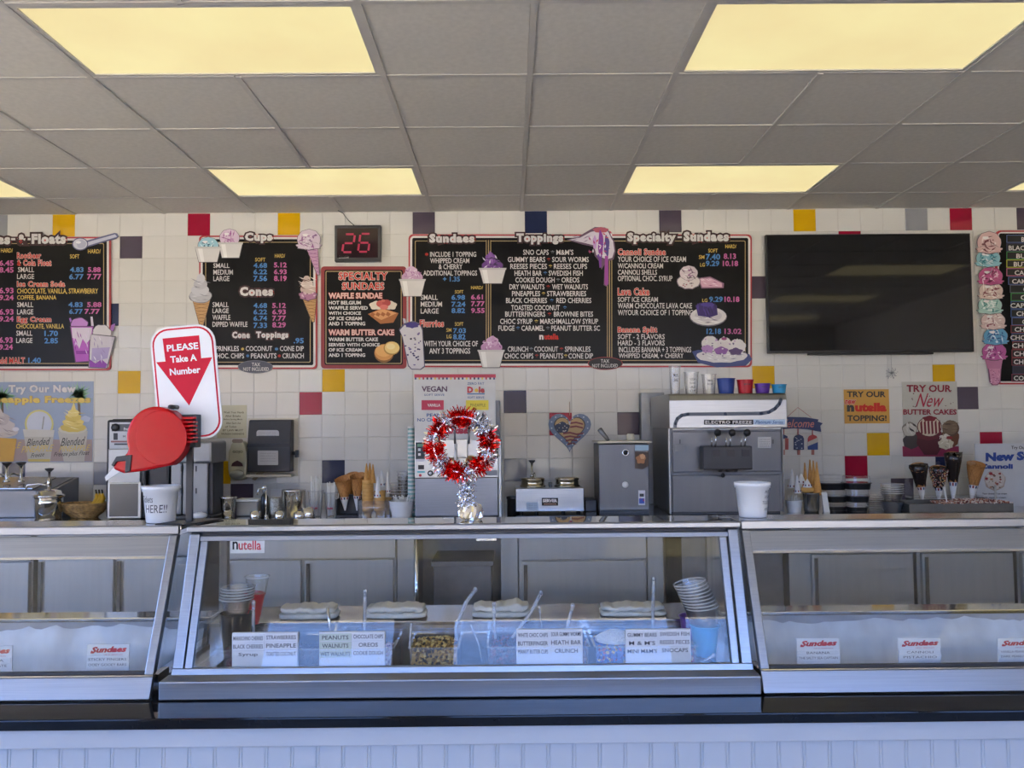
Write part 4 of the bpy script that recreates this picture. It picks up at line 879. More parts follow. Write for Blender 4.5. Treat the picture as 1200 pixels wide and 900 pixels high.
p = Pic(WY, .0150); p.b(577, 312, 13, 8.5, '#3a2246', .07, 9).b(577, 311.5, 12, 7.8, '#6a3a86', .08, 9).b(575, 303, 6, 7, '#7d4a9a', .1, 5).p([(572, 302), (574, 293.5), (578, 302)], '#8a5aa8').strokes(567, 300, 587, 317, 22, 6, 1.4, ['#2c1640', '#e4dcea', '#a678c4'], 5).cup(562, 315, 592.5, 332, tap=.15); p.done('printed_bowl_with_purple_swirl', t)
p = Pic(WY, .0150); p.b(576, 408, 13, 9, '#6a4a64', .06, 9).b(576, 407.5, 12.4, 8.4, '#c090b8', .07, 9).b(577, 400, 7, 6, '#d0a8ca', .08, 5).p([(575, 399), (578, 393), (582, 400)], '#c69ac0').strokes(566, 398, 588, 413, 24, 5, 1.3, ['#8a4f86', '#e8d8e6', '#b47cae'], 8).cup(560.5, 411, 590.5, 430.5, tap=.17); p.done('printed_bowl_by_divider', t)
p = Pic(WY, .0150); p.p([(472, 373), (475, 373.5), (478, 384), (474, 384)], '#b8b6c4').p([(467.5, 386), (473, 379), (484, 376), (493, 379), (495.5, 386), (498, 430), (493, 433.5), (482, 433), (478, 429), (471, 395)], '#55506a', .004).p([(468.5, 387), (474, 381), (484, 378.5), (492, 381), (494.6, 387), (497, 429), (492.5, 432.5), (482.5, 432), (479, 428), (472, 395)], '#d2cfd4').b(483, 381, 8, 3.4, '#3c2f80', .15, 7).dots(474, 388, 494, 429, 26, 1.4, ['#3a3566', '#6a5a92', '#2a2436'], 6); p.done('printed_flurry_cup', t)
p = Pic(WY, .0150); p.p([(664, 281), (678, 277), (690, 270), (697, 266), (709, 266.5), (714, 271), (720, 283), (721.5, 295), (719, 304), (713, 306), (713.5, 333), (711, 336), (707.5, 334), (708.5, 310), (705, 316), (702, 306), (697, 300), (695, 289), (683, 286.5)], '#6a5066', .006)
p.p([(667, 281), (680, 278.5), (692, 272), (708, 268), (713, 272), (718.5, 284), (720, 294), (717.5, 302), (711, 304), (699, 299), (696, 287.5), (684, 284.5)], '#d8d0da').b(704, 269.5, 9, 3.2, '#b5586a', .1).b(704, 286, 3, 16, '#8a3a9c', .1, 4).b(697, 284, 2.2, 8, '#c49ad0', .1).b(711, 288, 3, 12, '#5a4a92', .15, 4).p([(708.8, 300), (712.6, 300), (712.8, 332), (711, 335), (708.4, 333)], '#a248a0').p([(701, 298), (705, 298), (705, 313), (702.5, 314)], '#7a3a9a')
p.strokes(690, 272, 718, 300, 24, 5, 1.6, ['#b03a7c', '#e8e0ea', '#c44a66', '#6a4aa8'], 12).strokes(672, 277, 690, 284, 7, 7, 1, ['#9a8aa4'], 4, -.3); p.done('printed_dripping_scoop', t)
p = Pic(WY, .0150); p.p([(818, 326), (832, 324), (848.5, 332), (848, 337.5), (822, 338)], '#8f6480').p([(819, 327), (832, 325.5), (846, 332), (846, 336.5), (823, 336.5)], '#d8aac0').strokes(822, 327, 844, 336, 10, 6, 1, ['#a86a90', '#efdbe6'], 6, .3).b(807, 330, 14, 9, '#857684', .05, 9).b(807, 330, 13, 8, '#ddd4d2', .05, 9).scoop(807, 320, 10.5, 8.5, '#d8c9ce', ['#9a6a92', '#5a4a5a', '#ece4e6'], 5, False).dots(799, 328, 815, 336, 10, 1.1, ['#a05a6a', '#7a6a72'], 8); p.done('printed_cannoli_sundae', t)
p = Pic(WY, .0150); p.b(830, 371, 22, 11.5, '#6f6a78').b(830, 370.5, 21.2, 10.6, '#ddd9da').b(830, 370, 16, 7, '#c9c4ca').strokes(814, 372, 846, 379, 12, 9, 1, ['#4a3f66', '#f0eef0'], 6, .1).p([(815, 358), (820, 355), (833, 354), (840, 358), (841, 369), (832, 372), (818, 370)], '#35206a').strokes(817, 357, 839, 369, 16, 9, 1.3, ['#4e3390', '#241450'], 7, 1.4).b(829, 357, 8, 2.4, '#4e3a92'); p.done('printed_lava_cake', t)
p = Pic(WY, .0150); p.p([(811, 412), (818, 410), (878, 415), (881.5, 421), (874, 428.5), (840, 430.5), (818, 425)], '#3e4a80', .006).b(846, 417, 30, 8, '#dcd8da', .05, 9).b(832, 403, 10.5, 10, '#605868').b(832, 403, 9.8, 9.3, '#dedad8', .04, 7).b(849, 404, 9, 8.5, '#dcd4d6', .06, 7).b(864, 406, 10, 8.5, '#dedada', .06, 7).p([(842, 400), (848, 394), (856, 400)], '#e0dcdc').p([(858, 403), (864, 396.5), (870, 404)], '#e2dede').b(848.5, 397, 3.2, 1.8, '#a04a7c').b(829, 409, 7, 4.5, '#b48ac0', .1).b(845, 411, 8, 4.6, '#8a5aa0', .1).b(862, 412, 8, 4.2, '#5a4472', .15).dots(824, 397, 874, 418, 34, 1.1, ['#6a5a82', '#b890c4', '#f0eef0'], 11).strokes(818, 415, 874, 423, 12, 8, 1, ['#8a86a0', '#f0eef0'], 3, .1); p.done('printed_banana_split', t)

# ---- board: flavours (right edge)
t = board('flavour list board at the right edge with a tall stacked cone on its side', 1166, 270.5, 1300, 450.5, 5, RED, w2=3.5, gold=-40)
fl = [(277, 'BANANA', 1197, 1225, '#5a6a9a', 1178), (287, 'BLACK RASPBERRY', 1182, 1250, '#3a3a5a', 1178), (296.5, 'BUBBLE GUM', 1191, 1245, '#3f8f4a', 1178), (306, 'BUTTER PECAN', 1188, 1247, '#b8c040', 1178), (316, 'CANNOLI', 1189, 1225, '#c07090', 1178), (326, 'CAMPFIRE S\'MORES', 1186, 1255, '#4a5a92', 1180),
      (335.5, 'COFFEE', 1199, 1230, '#5a5a6a', 1182), (345, 'CHERRY', 1196, 1230, '#3f8f4a', 1183), (354.5, 'CAPPUCCINO', 1184, 1240, '#3f5a92', 1183), (364, 'CHEESECAKE', 1191, 1245, '#3f5a92', 1183), (373.5, 'COCONUT', 1198, 1235, '#5a6aa2', 1184), (382.5, 'CHOCOLATE', 1189, 1240, '#8a3a42', 1183), (392, 'CHOC. BROWNIE', 1184, 1250, '#3f5a92', 1184),
      (401.5, 'CHOC. CHIP', 1186, 1240, '#8a3a42', 1185), (411, 'CHOC. MINT', 1188, 1242, '#8a3a42', 1184), (420.5, 'CHOC. PEANUT', 1188, 1248, '#8a3a42', 1184), (430, '', 0, 0, '#3a3f5a', 1185), (439.5, 'COOKIE DOUGH', 1188, 1250, '#8a3a52', 1184)]
for v, s, a_, b_, col, ul in fl:
    m = MB(); poly(m, [(ul, v-1.2), (1280, v-1.2), (1280, v+8), (ul, v+8)], C(col), WY, .0148, .0012); poly(m, [(ul+.8, v-.4), (1279, v-.4), (1279, v+7.2), (ul+.8, v+7.2)], C('#2a2b38' if not s else '#191919'), WY, .0152)
    if s: tx(m, s, a_, v+.8, b_, v+6.4, WHI, WY-.0158, .02)
    ob('name_strip', m, t, fixn=False)
p = Pic(WY, .0150); p.p([(1157, 424), (1174, 424), (1172.5, 448), (1169, 451.5), (1163, 451.5), (1160, 448)], '#7a4a66', .005).p([(1158, 424), (1173, 424), (1171.5, 447.5), (1168.5, 450.5), (1163.5, 450.5), (1161, 447.5)], '#c98aa8').strokes(1160, 434, 1172, 449, 22, 4, .7, ['#96527a', '#e0b4cc'], 5); p.p([(1154, 421), (1175, 421), (1173, 432), (1157, 432)], '#b87898')
for i, (u, v, b_, ac) in enumerate([(1165, 413, '#b85a9a', ['#7a2a6a', '#e8cfe0']), (1166.5, 395, '#5fa0c8', ['#2a5a92', '#d0e6f2']), (1163.5, 377, '#d8c0bc', ['#8a4a5a', '#f0e4e0']), (1159.5, 359, '#a8ccc4', ['#4a8a86', '#e8f2ee']), (1160.5, 342, '#d8c2b8', ['#8a4a52', '#f2e8e0']), (1160, 325, '#c05a8c', ['#7a2a54', '#ecc8da']), (1157, 304, '#8cc0cc', ['#3a8a9c', '#dff0f2']), (1158, 286, '#dcb8b4', ['#7a4248', '#f0e0dc'])]):
    p.scoop(u, v-1, 14, 10.5 if i < 7 else 13, b_, ac, 20+i)
p.done('printed_tall_stacked_cone', t)

# ---- number display
Yd = WY-.05; x0, z1 = W(392, 264, Yd); x1, z0 = W(446, 306, Yd)
t = thing('number_display', 'small black electronic display showing a red 26, near the ceiling', 'display', ((x0+x1)/2, WY-.02, z0))
ob('housing', MB().box(x0, x1, Yd, WY-.001, z0, z1, dark), t, .004)
ob('screen', MB().box(x0+.018, x1-.018, Yd-.001, Yd+.002, z0+.025, z1-.022, M('display_window', (.02, .004, .008), .15)), t)
led = M('red_led', (.85, .03, .12), .4, 0, .03, emis=.28)
m = MB()
def seg7(cx, cy, w_, h_, segs):
    g = 1.15; sk = .14
    P_ = {'a': [(-w_, -h_), (w_, -h_)], 'g': [(-w_, 0), (w_, 0)], 'd': [(-w_, h_), (w_, h_)], 'f': [(-w_, -h_), (-w_, 0)], 'b': [(w_, -h_), (w_, 0)], 'e': [(-w_, 0), (-w_, h_)], 'c': [(w_, 0), (w_, h_)]}
    for s in segs:
        (a_, b_), (c_, d) = P_[s]; a_ -= b_*sk; c_ -= d*sk; du, dv = c_-a_, d-b_; L_ = math.hypot(du, dv); nu, nv = -dv/L_*g, du/L_*g; e_ = .12
        poly(m, [(cx+a_+du*e_-nu, cy+b_+dv*e_-nv), (cx+a_+du*e_+nu, cy+b_+dv*e_+nv), (cx+c_-du*e_+nu, cy+d-dv*e_+nv), (cx+c_-du*e_-nu, cy+d-dv*e_-nv)], led, Yd-.0012, .001)
seg7(408.5, 285, 6, 10.5, 'abged'); seg7(427, 284.5, 6, 10.5, 'afgedc'); ob('digits', m, t, fixn=False)
m = MB(); poly(m, [(397, 300), (409, 300), (409, 302.4), (397, 302.4)], WHI, Yd, .001); ob('sticker', m, t, fixn=False)
q = [(396, 241, 5.57), (402, 250, 5.60), (408, 258, 5.615), (416, 265, 5.61)]
m = MB(); m.tube([(W(a_, b_, c_)[0], c_, min(CZ-.001, W(a_, b_, c_)[1])) for a_, b_, c_ in q], .0025, M('cable_black', (.02, .02, .02), .6), 6); ob('cable', m, t)

# ---- television
Yt = WY-.075; x0, z1 = W(898, 274.5, Yt-.02); x1, z0 = W(1143, 412, Yt-.02)
t = thing('television', 'large switched-off black flat television on the tiled wall', 'television', ((x0+x1)/2, WY-.06, z0))
T = Matrix.Translation(((x0+x1)/2, Yt, (z0+z1)/2)) @ Euler((math.radians(0), 0, math.radians(0))).to_matrix().to_4x4(); hx, hz = (x1-x0)/2, (z1-z0)/2
ob('casing', MB().box(-hx, hx, -.008, .03, -hz, hz, black, T), t, .003)
ob('screen', MB().box(-hx+.008, hx-.008, -.0095, -.0075, -hz+.016, hz-.008, M('tv_screen', (.008, .008, .009), .045, 0, .1, spec=.6), T), t)
ob('wall_mount', MB().box(-.3, .3, .031, .060, -.2, .2, dark, T), t)
ob('lower_lip', MB().box(-.42, .42, -.004, .028, -hz-.014, -hz-.001, black, T), t, .003)
# ---- ornament hanging under the TV
Yo = WY-.02; t = thing('hanging_ornament', 'clear sparkly ornament hanging on a string below the television', 'ornament', (W(1045, 445, Yo)[0], Yo, W(1045, 445, Yo)[1]))
m = MB(); c_ = W(1045, 438, Yo); m.tube([(W(1044, 413, Yo)[0], Yo, W(1044, 413, Yo)[1]), (c_[0], Yo, c_[1])], .0012, M('string_grey', (.3, .3, .3), .8), 5); ob('string', m, t)
spk = glassy('sparkle_plastic', (.8, .82, .84), .05, .35, spec=2)
m = MB()
for i in range(46):
    d = Vector((R.uniform(-1, 1), R.uniform(-.25, .25), R.uniform(-1, 1))).normalized(); L_ = R.uniform(.012, .045); e_ = Vector((c_[0], Yo, c_[1]))+d*L_
    m.tube([(c_[0], Yo, c_[1]), tuple(e_)], [.0012, .0005], spk, 4); m.ball(tuple(e_), .0026, spk, 5, 4)
ob('burst', m, t)

# ---- posters and notices
def poster(name, lab, u0, v0, u1, v1, col, Y=WY, th=.003, cat='poster'):
    x0, z1 = W(u0, v0, Y); x1, z0 = W(u1, v1, Y); t = thing(name, lab, cat, ((x0+x1)/2, Y, z0))
    ob('sheet', MB().box(x0, x1, Y-th, Y-.0005, z0, z1, C(col, .45)), t); return t
t = poster('pineapple_poster', 'blue beach poster reading Try Our New Pineapple Freezes, at the left edge', -30, 448, 108.5, 541, '#98a6bf')
p = Pic(WY, .0032); p.p([(-29, 515), (108, 515), (108, 540.5), (-29, 540.5)], '#ab968f')
for cu, cv, sd in ((2, 466, 1), (92, 462, 2)):
    p.p([(cu-1.5, cv), (cu+1.8, cv), (cu+2.5, cv+24), (cu-.5, cv+24)], '#6a5a48'); p.strokes(cu-5, cv-4, cu+5, cv+4, 20, 26, 2.2, ['#6aa878', '#5a9468', '#9cc898'], sd)
p.b(46, 497, 17, 17, '#d8cf80').b(46, 497, 14.8, 15, '#c9cdd8').b(100, 491, 6, 3.6, '#b7c0d2', .1)
p.p([(27, 503), (64, 504), (59, 541), (33, 541)], '#bfbaae').p([(27, 503), (64, 504), (62.5, 512), (29, 512)], '#cfcbc2').p([(33, 538), (59, 538), (58.6, 541), (33.3, 541)], '#d0b860').p([(49, 503), (51, 488), (52.6, 488), (50.5, 503)], '#9a9c98')
p.p([(68, 505), (103, 505), (99, 541), (75, 541)], '#c4beb0').b(85.5, 503, 17, 5.5, '#d0cab8').b(86, 501, 15, 5.5, '#d9bf5e', .05, 9).b(86, 495, 12.5, 5.5, '#e2cb70', .05, 7).b(86, 489, 9.5, 5, '#d9bf5e', .05, 7).b(86.5, 484, 6.5, 4.5, '#e6d27e', .04).p([(82.5, 483), (87, 471), (90, 483)], '#e6d27e').strokes(74, 482, 98, 504, 12, 12, .8, ['#c2a23e', '#f0e2a0'], 3, .25)
p.p([(-20, 512), (20, 514), (16, 541), (-16, 541)], '#d6a648').b(1, 506, 21, 7, '#c6bcb4').b(1, 499, 17, 8, '#c9bfbb', .05, 7).b(0, 491, 12, 8, '#bdb2b0', .05).p([(-5, 488), (1, 478), (6, 488)], '#c9bfbb').b(19, 503, 4, 2.5, '#d5d2d6').strokes(-8, 488, 17, 510, 12, 12, .9, ['#9a8e90', '#ded6d2'], 5, .4); p.done('printed_picture', t)
m = MB(); Yp = WY-.0075; DK = C('#33302f')
tx(m, 'Try Our New', 10, 451, 89, 462.5, WHI, Yp, .05, [(C('#8088a0'), .02)], sp=1.12); tx(m, 'Pineapple Freezes', -20, 464, 106, 474.5, C('#e0c463'), Yp, .05, [(C('#b08a3a'), .02)], sp=1.1)
for s, a_, b_, c_, d, mm in (('Blended', 31, 514.5, 59, 523, DK), ('PINEAPPLE', 25, 523, 63, 530.5, C('#dcbf5a')), ('Freeze', 36, 531.5, 52, 536.5, DK), ('Blended', 71, 513.5, 100, 523, DK), ('PINEAPPLE', 69, 523, 106, 529.5, C('#dcbf5a')), ('Freeze plus Float', 63, 530, 105, 536.5, DK), ('PINEAPPLE', -12, 520, 25, 527, C('#dcbf5a')), ('Float', -4, 531, 13, 537, DK)):
    tx(m, s, a_, b_, c_, d, mm, Yp, .0, None, .45, 2.0)
ob('lettering', m, t, fixn=False)
t = poster('topping_poster', 'small orange-yellow poster with black and red lettering for a new topping', 988.5, 456.5, 1042.5, 496, '#cf9c42')
m = MB(); Yp = WY-.0042
for s, a_, b_, c_, d, mm, bo in (('TRY OUR', 992.5, 458.5, 1038, 465.5, DK, .03), ('TOPPING!', 993, 486.5, 1039, 493.5, DK, .03), ('n', 992.5, 474.5, 1001, 482.5, DK, .07), ('utella', 1002, 472, 1039, 482.5, TRED, .06)): tx(m, s, a_, b_, c_, d, mm, Yp, bo)
tx(m, 'new', 990, 468.5, 1003, 474, TRED, Yp, .03, [(WHI, .03)], .2); ob('lettering', m, t, fixn=False)
t = poster('butter_cake_poster', 'tall poster reading Try Our New Butter Cakes with ice cream scoops', 1056.5, 447.5, 1124, 535, '#bdbcb2')
p = Pic(WY, .0032); p.p([(1057.5, 523), (1123.5, 523), (1124, 535), (1058, 535)], '#8a2248').b(1068, 517, 10, 9, '#3a3436', .06, 7).b(1113, 513, 11, 12, '#6a3f26', .05, 7).b(1066, 503, 9, 8.5, '#8a8378', .05).b(1066, 504, 8, 7, '#c9c4b8', .08).strokes(1060, 497, 1073, 508, 12, 7, 1.6, ['#3a302c', '#d8d4cc'], 3, 1.0)
p.b(1114, 502, 10, 9.5, '#5c4634').b(1113, 501, 9, 8.5, '#75604a', .04).strokes(1106, 495, 1121, 508, 12, 9, .8, ['#4c3828', '#8a755c'], 4, .1)
p.p([(1075, 506), (1103, 506), (1106, 520), (1098, 533), (1083, 533), (1074, 520)], '#4c1420').b(1088, 509, 15, 7, '#5f1a26', .08, 7).b(1089, 500, 14.5, 12, '#5a2026').b(1089, 500, 13.6, 11.2, '#d0bfa8')
for k in range(6): p.p([(1078+k*4.2, 494-abs(k-2.5)*-.6), (1080.2+k*4.2, 492), (1081.2+k*4.2, 508), (1079+k*4.2, 509)], '#6e1a26')
p.b(1089, 490.5, 8, 3.2, '#7a1e2a', .12, 5).b(1108, 520, 9, 6.5, '#cfc8b0', .1, 7).b(1108, 513, 5.5, 4.5, '#dcd6c4', .1).b(1112, 513, 4, 2, '#8a2a2c').strokes(1101, 510, 1115, 526, 10, 6, 1, ['#a8a088', '#ece8da'], 6).dots(1062, 456, 1120, 478, 12, .8, ['#5a2a30'], 9); p.done('printed_picture', t)
m = MB(); CR = C('#8e1e34')
for s, a_, b_, c_, d, bo, sh_ in (('TRY OUR', 1062.5, 451, 1115, 459.5, .03, 0), ('BUTTER CAKES', 1058.5, 479.5, 1121, 486, .03, 0)): tx(m, s, a_, b_, c_, d, CR, WY-.0085, bo, None, sh_)
tx(m, 'New', 1073, 461, 1106, 477, C('#a8203c'), WY-.0085, .0, None, .5); ob('lettering', m, t, fixn=False)
t = poster('hand_washing_notice', 'cream paper notice of typed lines, above the soap dispenser', 255, 475, 289, 513, '#c9c3a4')
m = MB()
for i, (s, a_, b_) in enumerate((('Wash Your Hands', 262, 286), ('After Breaks', 264, 282), ('Before Serving Meals', 262, 284), ('After Each Use', 265, 282), ('of Toilet', 264, 277), ('BY LAW MUST', 261, 285), ('WASH HANDS', 259, 286))):
    v = 482+i*4.2; tx(m, s, a_, v, b_, v+2.4, C('#55503f'), WY-.0038, .01)
ob('lettering', m, t, fixn=False)
# ---- heart plaque
Yh = WY-.004
def heart(cu, cv, s, n=36):
    o = []
    for i in range(n):
        A = 2*math.pi*i/n; o.append((cu+s*16*math.sin(A)**3, cv-s*(13*math.cos(A)-5*math.cos(2*A)-2*math.cos(3*A)-math.cos(4*A))))
    return o
t = thing('heart_plaque', 'grey-blue heart plaque with stars and stripes, hanging on the tiles', 'plaque', (W(668, 530, Yh)[0], Yh, W(668, 530, Yh)[1]))
m = MB(); poly(m, heart(667.5, 503.5, 1.56), C('#7483a0'), Yh, .012, .012); ob('frame', m, t, .002)
p = Pic(Yh, .0122); p.p(heart(667.5, 502.5, 1.16), '#3f3a3c').p(heart(667.5, 502.5, 1.08), '#c2a374')
p.b(659, 501, 8.5, 6.5, '#2f3852', .1, 5).dots(652, 496, 666, 506, 14, .8, ['#d8d0c4'], 3)
for k in range(4): p.p([(660+k*1.4, 507+k*4.4), (668, 506+k*4.2), (676, 508+k*3.6), (684-k*3.4, 506.5+k*4.2), (684-k*3.6, 508.5+k*4.2), (676, 510+k*3.6), (668, 508+k*4.2), (660+k*1.4, 509+k*4.4)], '#7a3038')
for k in range(2): p.p([(668, 495+k*4.5), (675, 494+k*4.5), (683, 496+k*4.5), (683.5, 498+k*4.5), (675, 496+k*4.5), (668, 497+k*4.5)], '#7a3038')
hp = heart(667.5, 503.5, 1.36, 22); p.k += 1
for (u, v) in hp: poly(p.mb, blob(u, v, 1.0, 1.0, 6), C('#c9cfd8'), p.Y, p.k*.00022)
p.done('flag_picture', t); ob('hanging_string', MB().tube([(W(667.5, 471, Yh)[0], Yh, W(667.5, 471, Yh)[1]), (W(667.5, 487, Yh)[0], Yh-.006, W(667.5, 487, Yh)[1])], .002, C('#b8a088'), 6), t)
# ---- welcome sign with hanging popsicles
Yw = WY-.006
t = thing('welcome_sign', 'navy wooden welcome sign with three hanging popsicle shapes beside the big soft-serve machine', 'sign', (W(936, 530, Yw)[0], Yw, W(936, 530, Yw)[1]))
m = MB(); poly(m, [(909, 489.5), (924, 488.5), (944, 489), (959, 491.5), (958, 494), (964, 496), (961, 499), (962, 506), (946, 503), (930, 502), (909, 503.5)], C('#2c3a66'), Yw, .006, .008); ob('plank', m, t, .001)
m = MB(); tx(m, 'Welcome', 912, 491.5, 954, 501, C('#c47a72'), Yw-.0068, .01, None, .3, 0); ob('lettering', m, t, fixn=False)
m = MB(); m.tube([(W(a_, b_, Yw)[0], Yw, W(a_, b_, Yw)[1]) for a_, b_ in ((922, 489), (935, 477.5), (951, 489.5))], .0016, C('#a84a42'), 5)
for a_, b_ in ((935, 502), (952, 502), (918.5, 503)): m.tube([(W(a_, b_, Yw)[0], Yw-.002, W(a_, b_, Yw)[1]), (W(a_, b_+8, Yw)[0], Yw-.002, W(a_, b_+8, Yw)[1])], .0035, C('#b0524c'), 6)
ob('cords', m, t)
for cu, kind, lb in ((936, 0, 'navy popsicle shape with white stars'), (952.5, 1, 'red, white and blue popsicle shape'), (918, 2, 'blue and red striped popsicle shape')):
    sh_ = [(cu-6, 527), (cu-6, 514), (cu-4.5, 511), (cu, 509), (cu+4.5, 511), (cu+6, 514), (cu+6, 527)]
    m = MB(); poly(m, [(cu-1.6, 526), (cu+1.6, 526), (cu+1.6, 533), (cu-1.6, 533)], C('#a8685a'), Yw, .003, .005)
    st_ = m; m2 = MB(); poly(m2, sh_, C('#22345e' if kind == 0 else '#c2bcb4'), Yw, .005, .007); o = ob('popsicle', m2, t, .001, label=lb); ob('stick', st_, o)
    p = Pic(Yw, .0052)
    if kind == 0: p.dots(cu-4.5, 512, cu+4.5, 526, 14, .8, ['#c8ccd4'], 4)
    elif kind == 1: p.p([(cu-6, 514), (cu-4.5, 511), (cu, 509), (cu+4.5, 511), (cu+5, 513), (cu-6, 518)], '#b03a3a').p([(cu-6, 523), (cu+6, 518), (cu+6, 527), (cu-6, 527)], '#22407e')
    else: p.p([(cu-6, 514), (cu-4.5, 511), (cu, 509), (cu+4.5, 511), (cu+5, 513), (cu-6, 516)], '#22345e').p([(cu+2, 513), (cu+6, 514), (cu+6, 527), (cu+2, 527)], '#b0524c')
    p.done('paint', o)
# ================================================================ machines and things on the back counter (top at z = bz)
BZ = bz+.0005
def P3(u, v, Y): x, z = W(u, v, Y); return (x, Y, z)
def bxp(mb, u0, v0, u1, v1, Y, d, m, zmin=None):
    """box whose front face fills the photo rectangle at depth Y and runs d deeper"""
    x0, z1 = W(u0, v0, Y); x1, z0 = W(u1, v1, Y); z0 = max(z0, BZ) if zmin is None else zmin
    mb.box(x0, x1, Y, Y+d, z0, z1, m); return mb
mst = M('machine_steel', (.14, .14, .142), .40, 1.0, .04, 4, (6, 6, .5)); mstl = M('machine_light_steel', (.34, .34, .33), .34, 1.0, .05, 5, (1, 40, 40))
sidem = M('machine_side_grey', (.16, .16, .165), .45, .6, .08, 4)
# ---- big soft serve machine
Yb = 4.90
t = thing('soft_serve_machine', 'large three-spout soft-serve machine with a curved dark stripe, cups standing on top', 'ice cream machine', (W(853, 600, Yb)[0], 5.2, BZ))
ob('body', bxp(MB(), 785, 500, 920, 640, Yb+.012, .60, sidem, BZ+.012), t)
ob('feet', MB().box(W(788, 600, Yb)[0], W(917, 600, Yb)[0], Yb+.04, Yb+.5, BZ, BZ+.012, black), t)
ob('upper_panel', bxp(MB(), 788, 506, 916, 555.5, Yb, .012, mst, W(600, 555, Yb)[1]), t, .003)
ob('lower_panel', bxp(MB(), 788, 557, 916, 640, Yb, .012, mst, BZ+.012), t, .003)
for a_, b_, lb in ((783, 787.5, None), (916.5, 921, None)): ob('corner_post', bxp(MB(), a_, 502, b_, 640, Yb-.004, .03, mstl, BZ+.004), t, .003)
hood = MB(); x0, z1 = W(784, 461.5, Yb-.03); x1, z0 = W(923, 501, Yb-.03)
hood.prism([(Yb-.03, z0), (Yb-.03, z0+.008), (Yb-.03, z1-.04), (Yb-.02, z1-.01), (Yb+.0, z1), (Yb+.60, z1), (Yb+.60, z0)], x0, x1, mstl, plane='yz'); ob('hood', hood, t, .004)
ob('switch_strip', bxp(MB(), 788, 501.5, 915, 505.8, Yb-.006, .012, white, W(600, 505.5, Yb)[1]), t)
st = M('stripe_dark', (.035, .05, .08), .3)
pth = [(791, 501), (791.5, 496), (794, 490.5), (799, 486.8), (806, 485.5), (850, 485), (892, 484.5), (901, 483), (908, 479), (913, 473.5), (915, 468.5)]
m = MB(); q = [P3(u, v, Yb-.031) for u, v in pth]
for i in range(len(q)-1):
    a_, b_ = Vector(q[i]), Vector(q[i+1]); n_ = Vector((-(b_-a_).z, 0, (b_-a_).x)).normalized()*.0105
    m.add([a_-n_, a_+n_, b_+n_, b_-n_], [(0, 1, 2, 3)], st)
    m.lathe((0, 0, 0), [(.0105, 0), (.0105, .0004)], st, 10, T=Matrix.Translation(b_) @ Matrix.Rotation(math.pi/2, 4, 'X'))
ob('curved_stripe', m, t, fixn=False)
m = MB(); poly(m, [(825, 492), (882.5, 492), (882.5, 497.5), (825, 497.5)], BLK, Yb-.0305, .001); tx(m, 'ELECTRO FREEZE', 826.5, 493, 881, 496.6, WHI, Yb-.033, .03, sp=1.1)
poly(m, [(883, 491.5), (920, 491.5), (920, 497.5), (883, 497.5)], C('#b9cfe4'), Yb-.0305, .001); tx(m, 'Platinum Series', 885, 492.5, 918, 496.6, C('#2a5a9a'), Yb-.033, .01, None, .4); ob('name_plate', m, t, fixn=False)
m = MB(); x0, z1 = W(823, 523, Yb-.07); x1, z0 = W(881, 550, Yb-.07)
m.box(x0, x1, Yb-.09, Yb-.001, z0, z1, dark); hd = ob('spout_head', m, t, .006)
for i, u in enumerate((840, 857, 874.5)):
    m = MB(); a_ = P3(u-2, 524, Yb-.085); b_ = P3(u-1, 508, Yb-.10); m.tube([a_, (a_[0], a_[1]-.02, a_[2]+.03), b_], .005, steelm, 8); m.tube([(a_[0]-.02, a_[1], a_[2]), (a_[0]-.02, a_[1]-.01, a_[2]+.055)], .004, steelm, 8); hn = ob('lever', m, t)
    c_ = P3(u+1, 507, Yb-.10); ob('knob', MB().ball(c_, .022, black, 14, 9), hn)
    m = MB(); bxp(m, u-5, 527, u+4, 537, Yb-.095, .004, black, W(600, 537, Yb-.095)[1]); ob('valve_plate', m, hd)
m = MB()
for du in (-9, 0, 9): c_ = P3(853+du, 549, Yb-.05); m.lathe((c_[0], c_[1], c_[2]-.02), [(.012, 0), (.017, .03), (.017, .04)], dark, 12)
c_ = P3(847, 557, Yb-.05); m.ball(c_, .014, black, 10, 6); ob('nozzles', m, t)
m = MB()
for u0, v0, u1, v1, c_ in ((888, 512, 903.5, 525, C('#c9c9c9')), (796, 515, 797.6, 520, BLK), (905, 515, 906.6, 520, BLK), (791, 521, 803, 529, C('#8a8a8a'))): poly(m, [(u0, v0), (u1, v0), (u1, v1), (u0, v1)], c_, Yb, .0006)
for i in range(4): tx(m, 'sanitised daily'[:9+i], 890, 514+i*2.6, 902, 515.6+i*2.6, C('#4a4a4a'), Yb-.0012, 0)
ob('stickers', m, t, fixn=False)
# cups standing on the machine
ztop = W(853, 461.5, Yb-.03)[1]+.0008
def paper_cup(u, Y, z, h_, r0, r1, m, lab, name='paper_cup', group=None, txt=None, lines=1):
    x = W(u, 450, Y)[0]; t = thing(name, lab, 'cup', (x, Y, z), group, local=True)
    ob('cup_body', cup_mb(m, r0, r1, h_), t)
    if txt:
        L = MB()
        for k, s in enumerate(txt):
            f0 = .62-k*.17; g0, g1 = math.radians(-24), math.radians(24)
            def fn(A, B, lf): f = f0+.11*B; g = g0+(g1-g0)*A; rr_ = r0+(r1-r0)*f+.0008; return (rr_*math.sin(g)+.0, -rr_*math.cos(g), h_*f)
            lay(L, s, fn, ink, .01)
        ob('lettering', L, t)
    return t
YT = 5.02
def mk(u0, u1, v0, Y=YT): return (W(u1, v0, Y)[0]-W(u0, v0, Y)[0])/2, W((u0+u1)/2, v0, Y)[1]-ztop
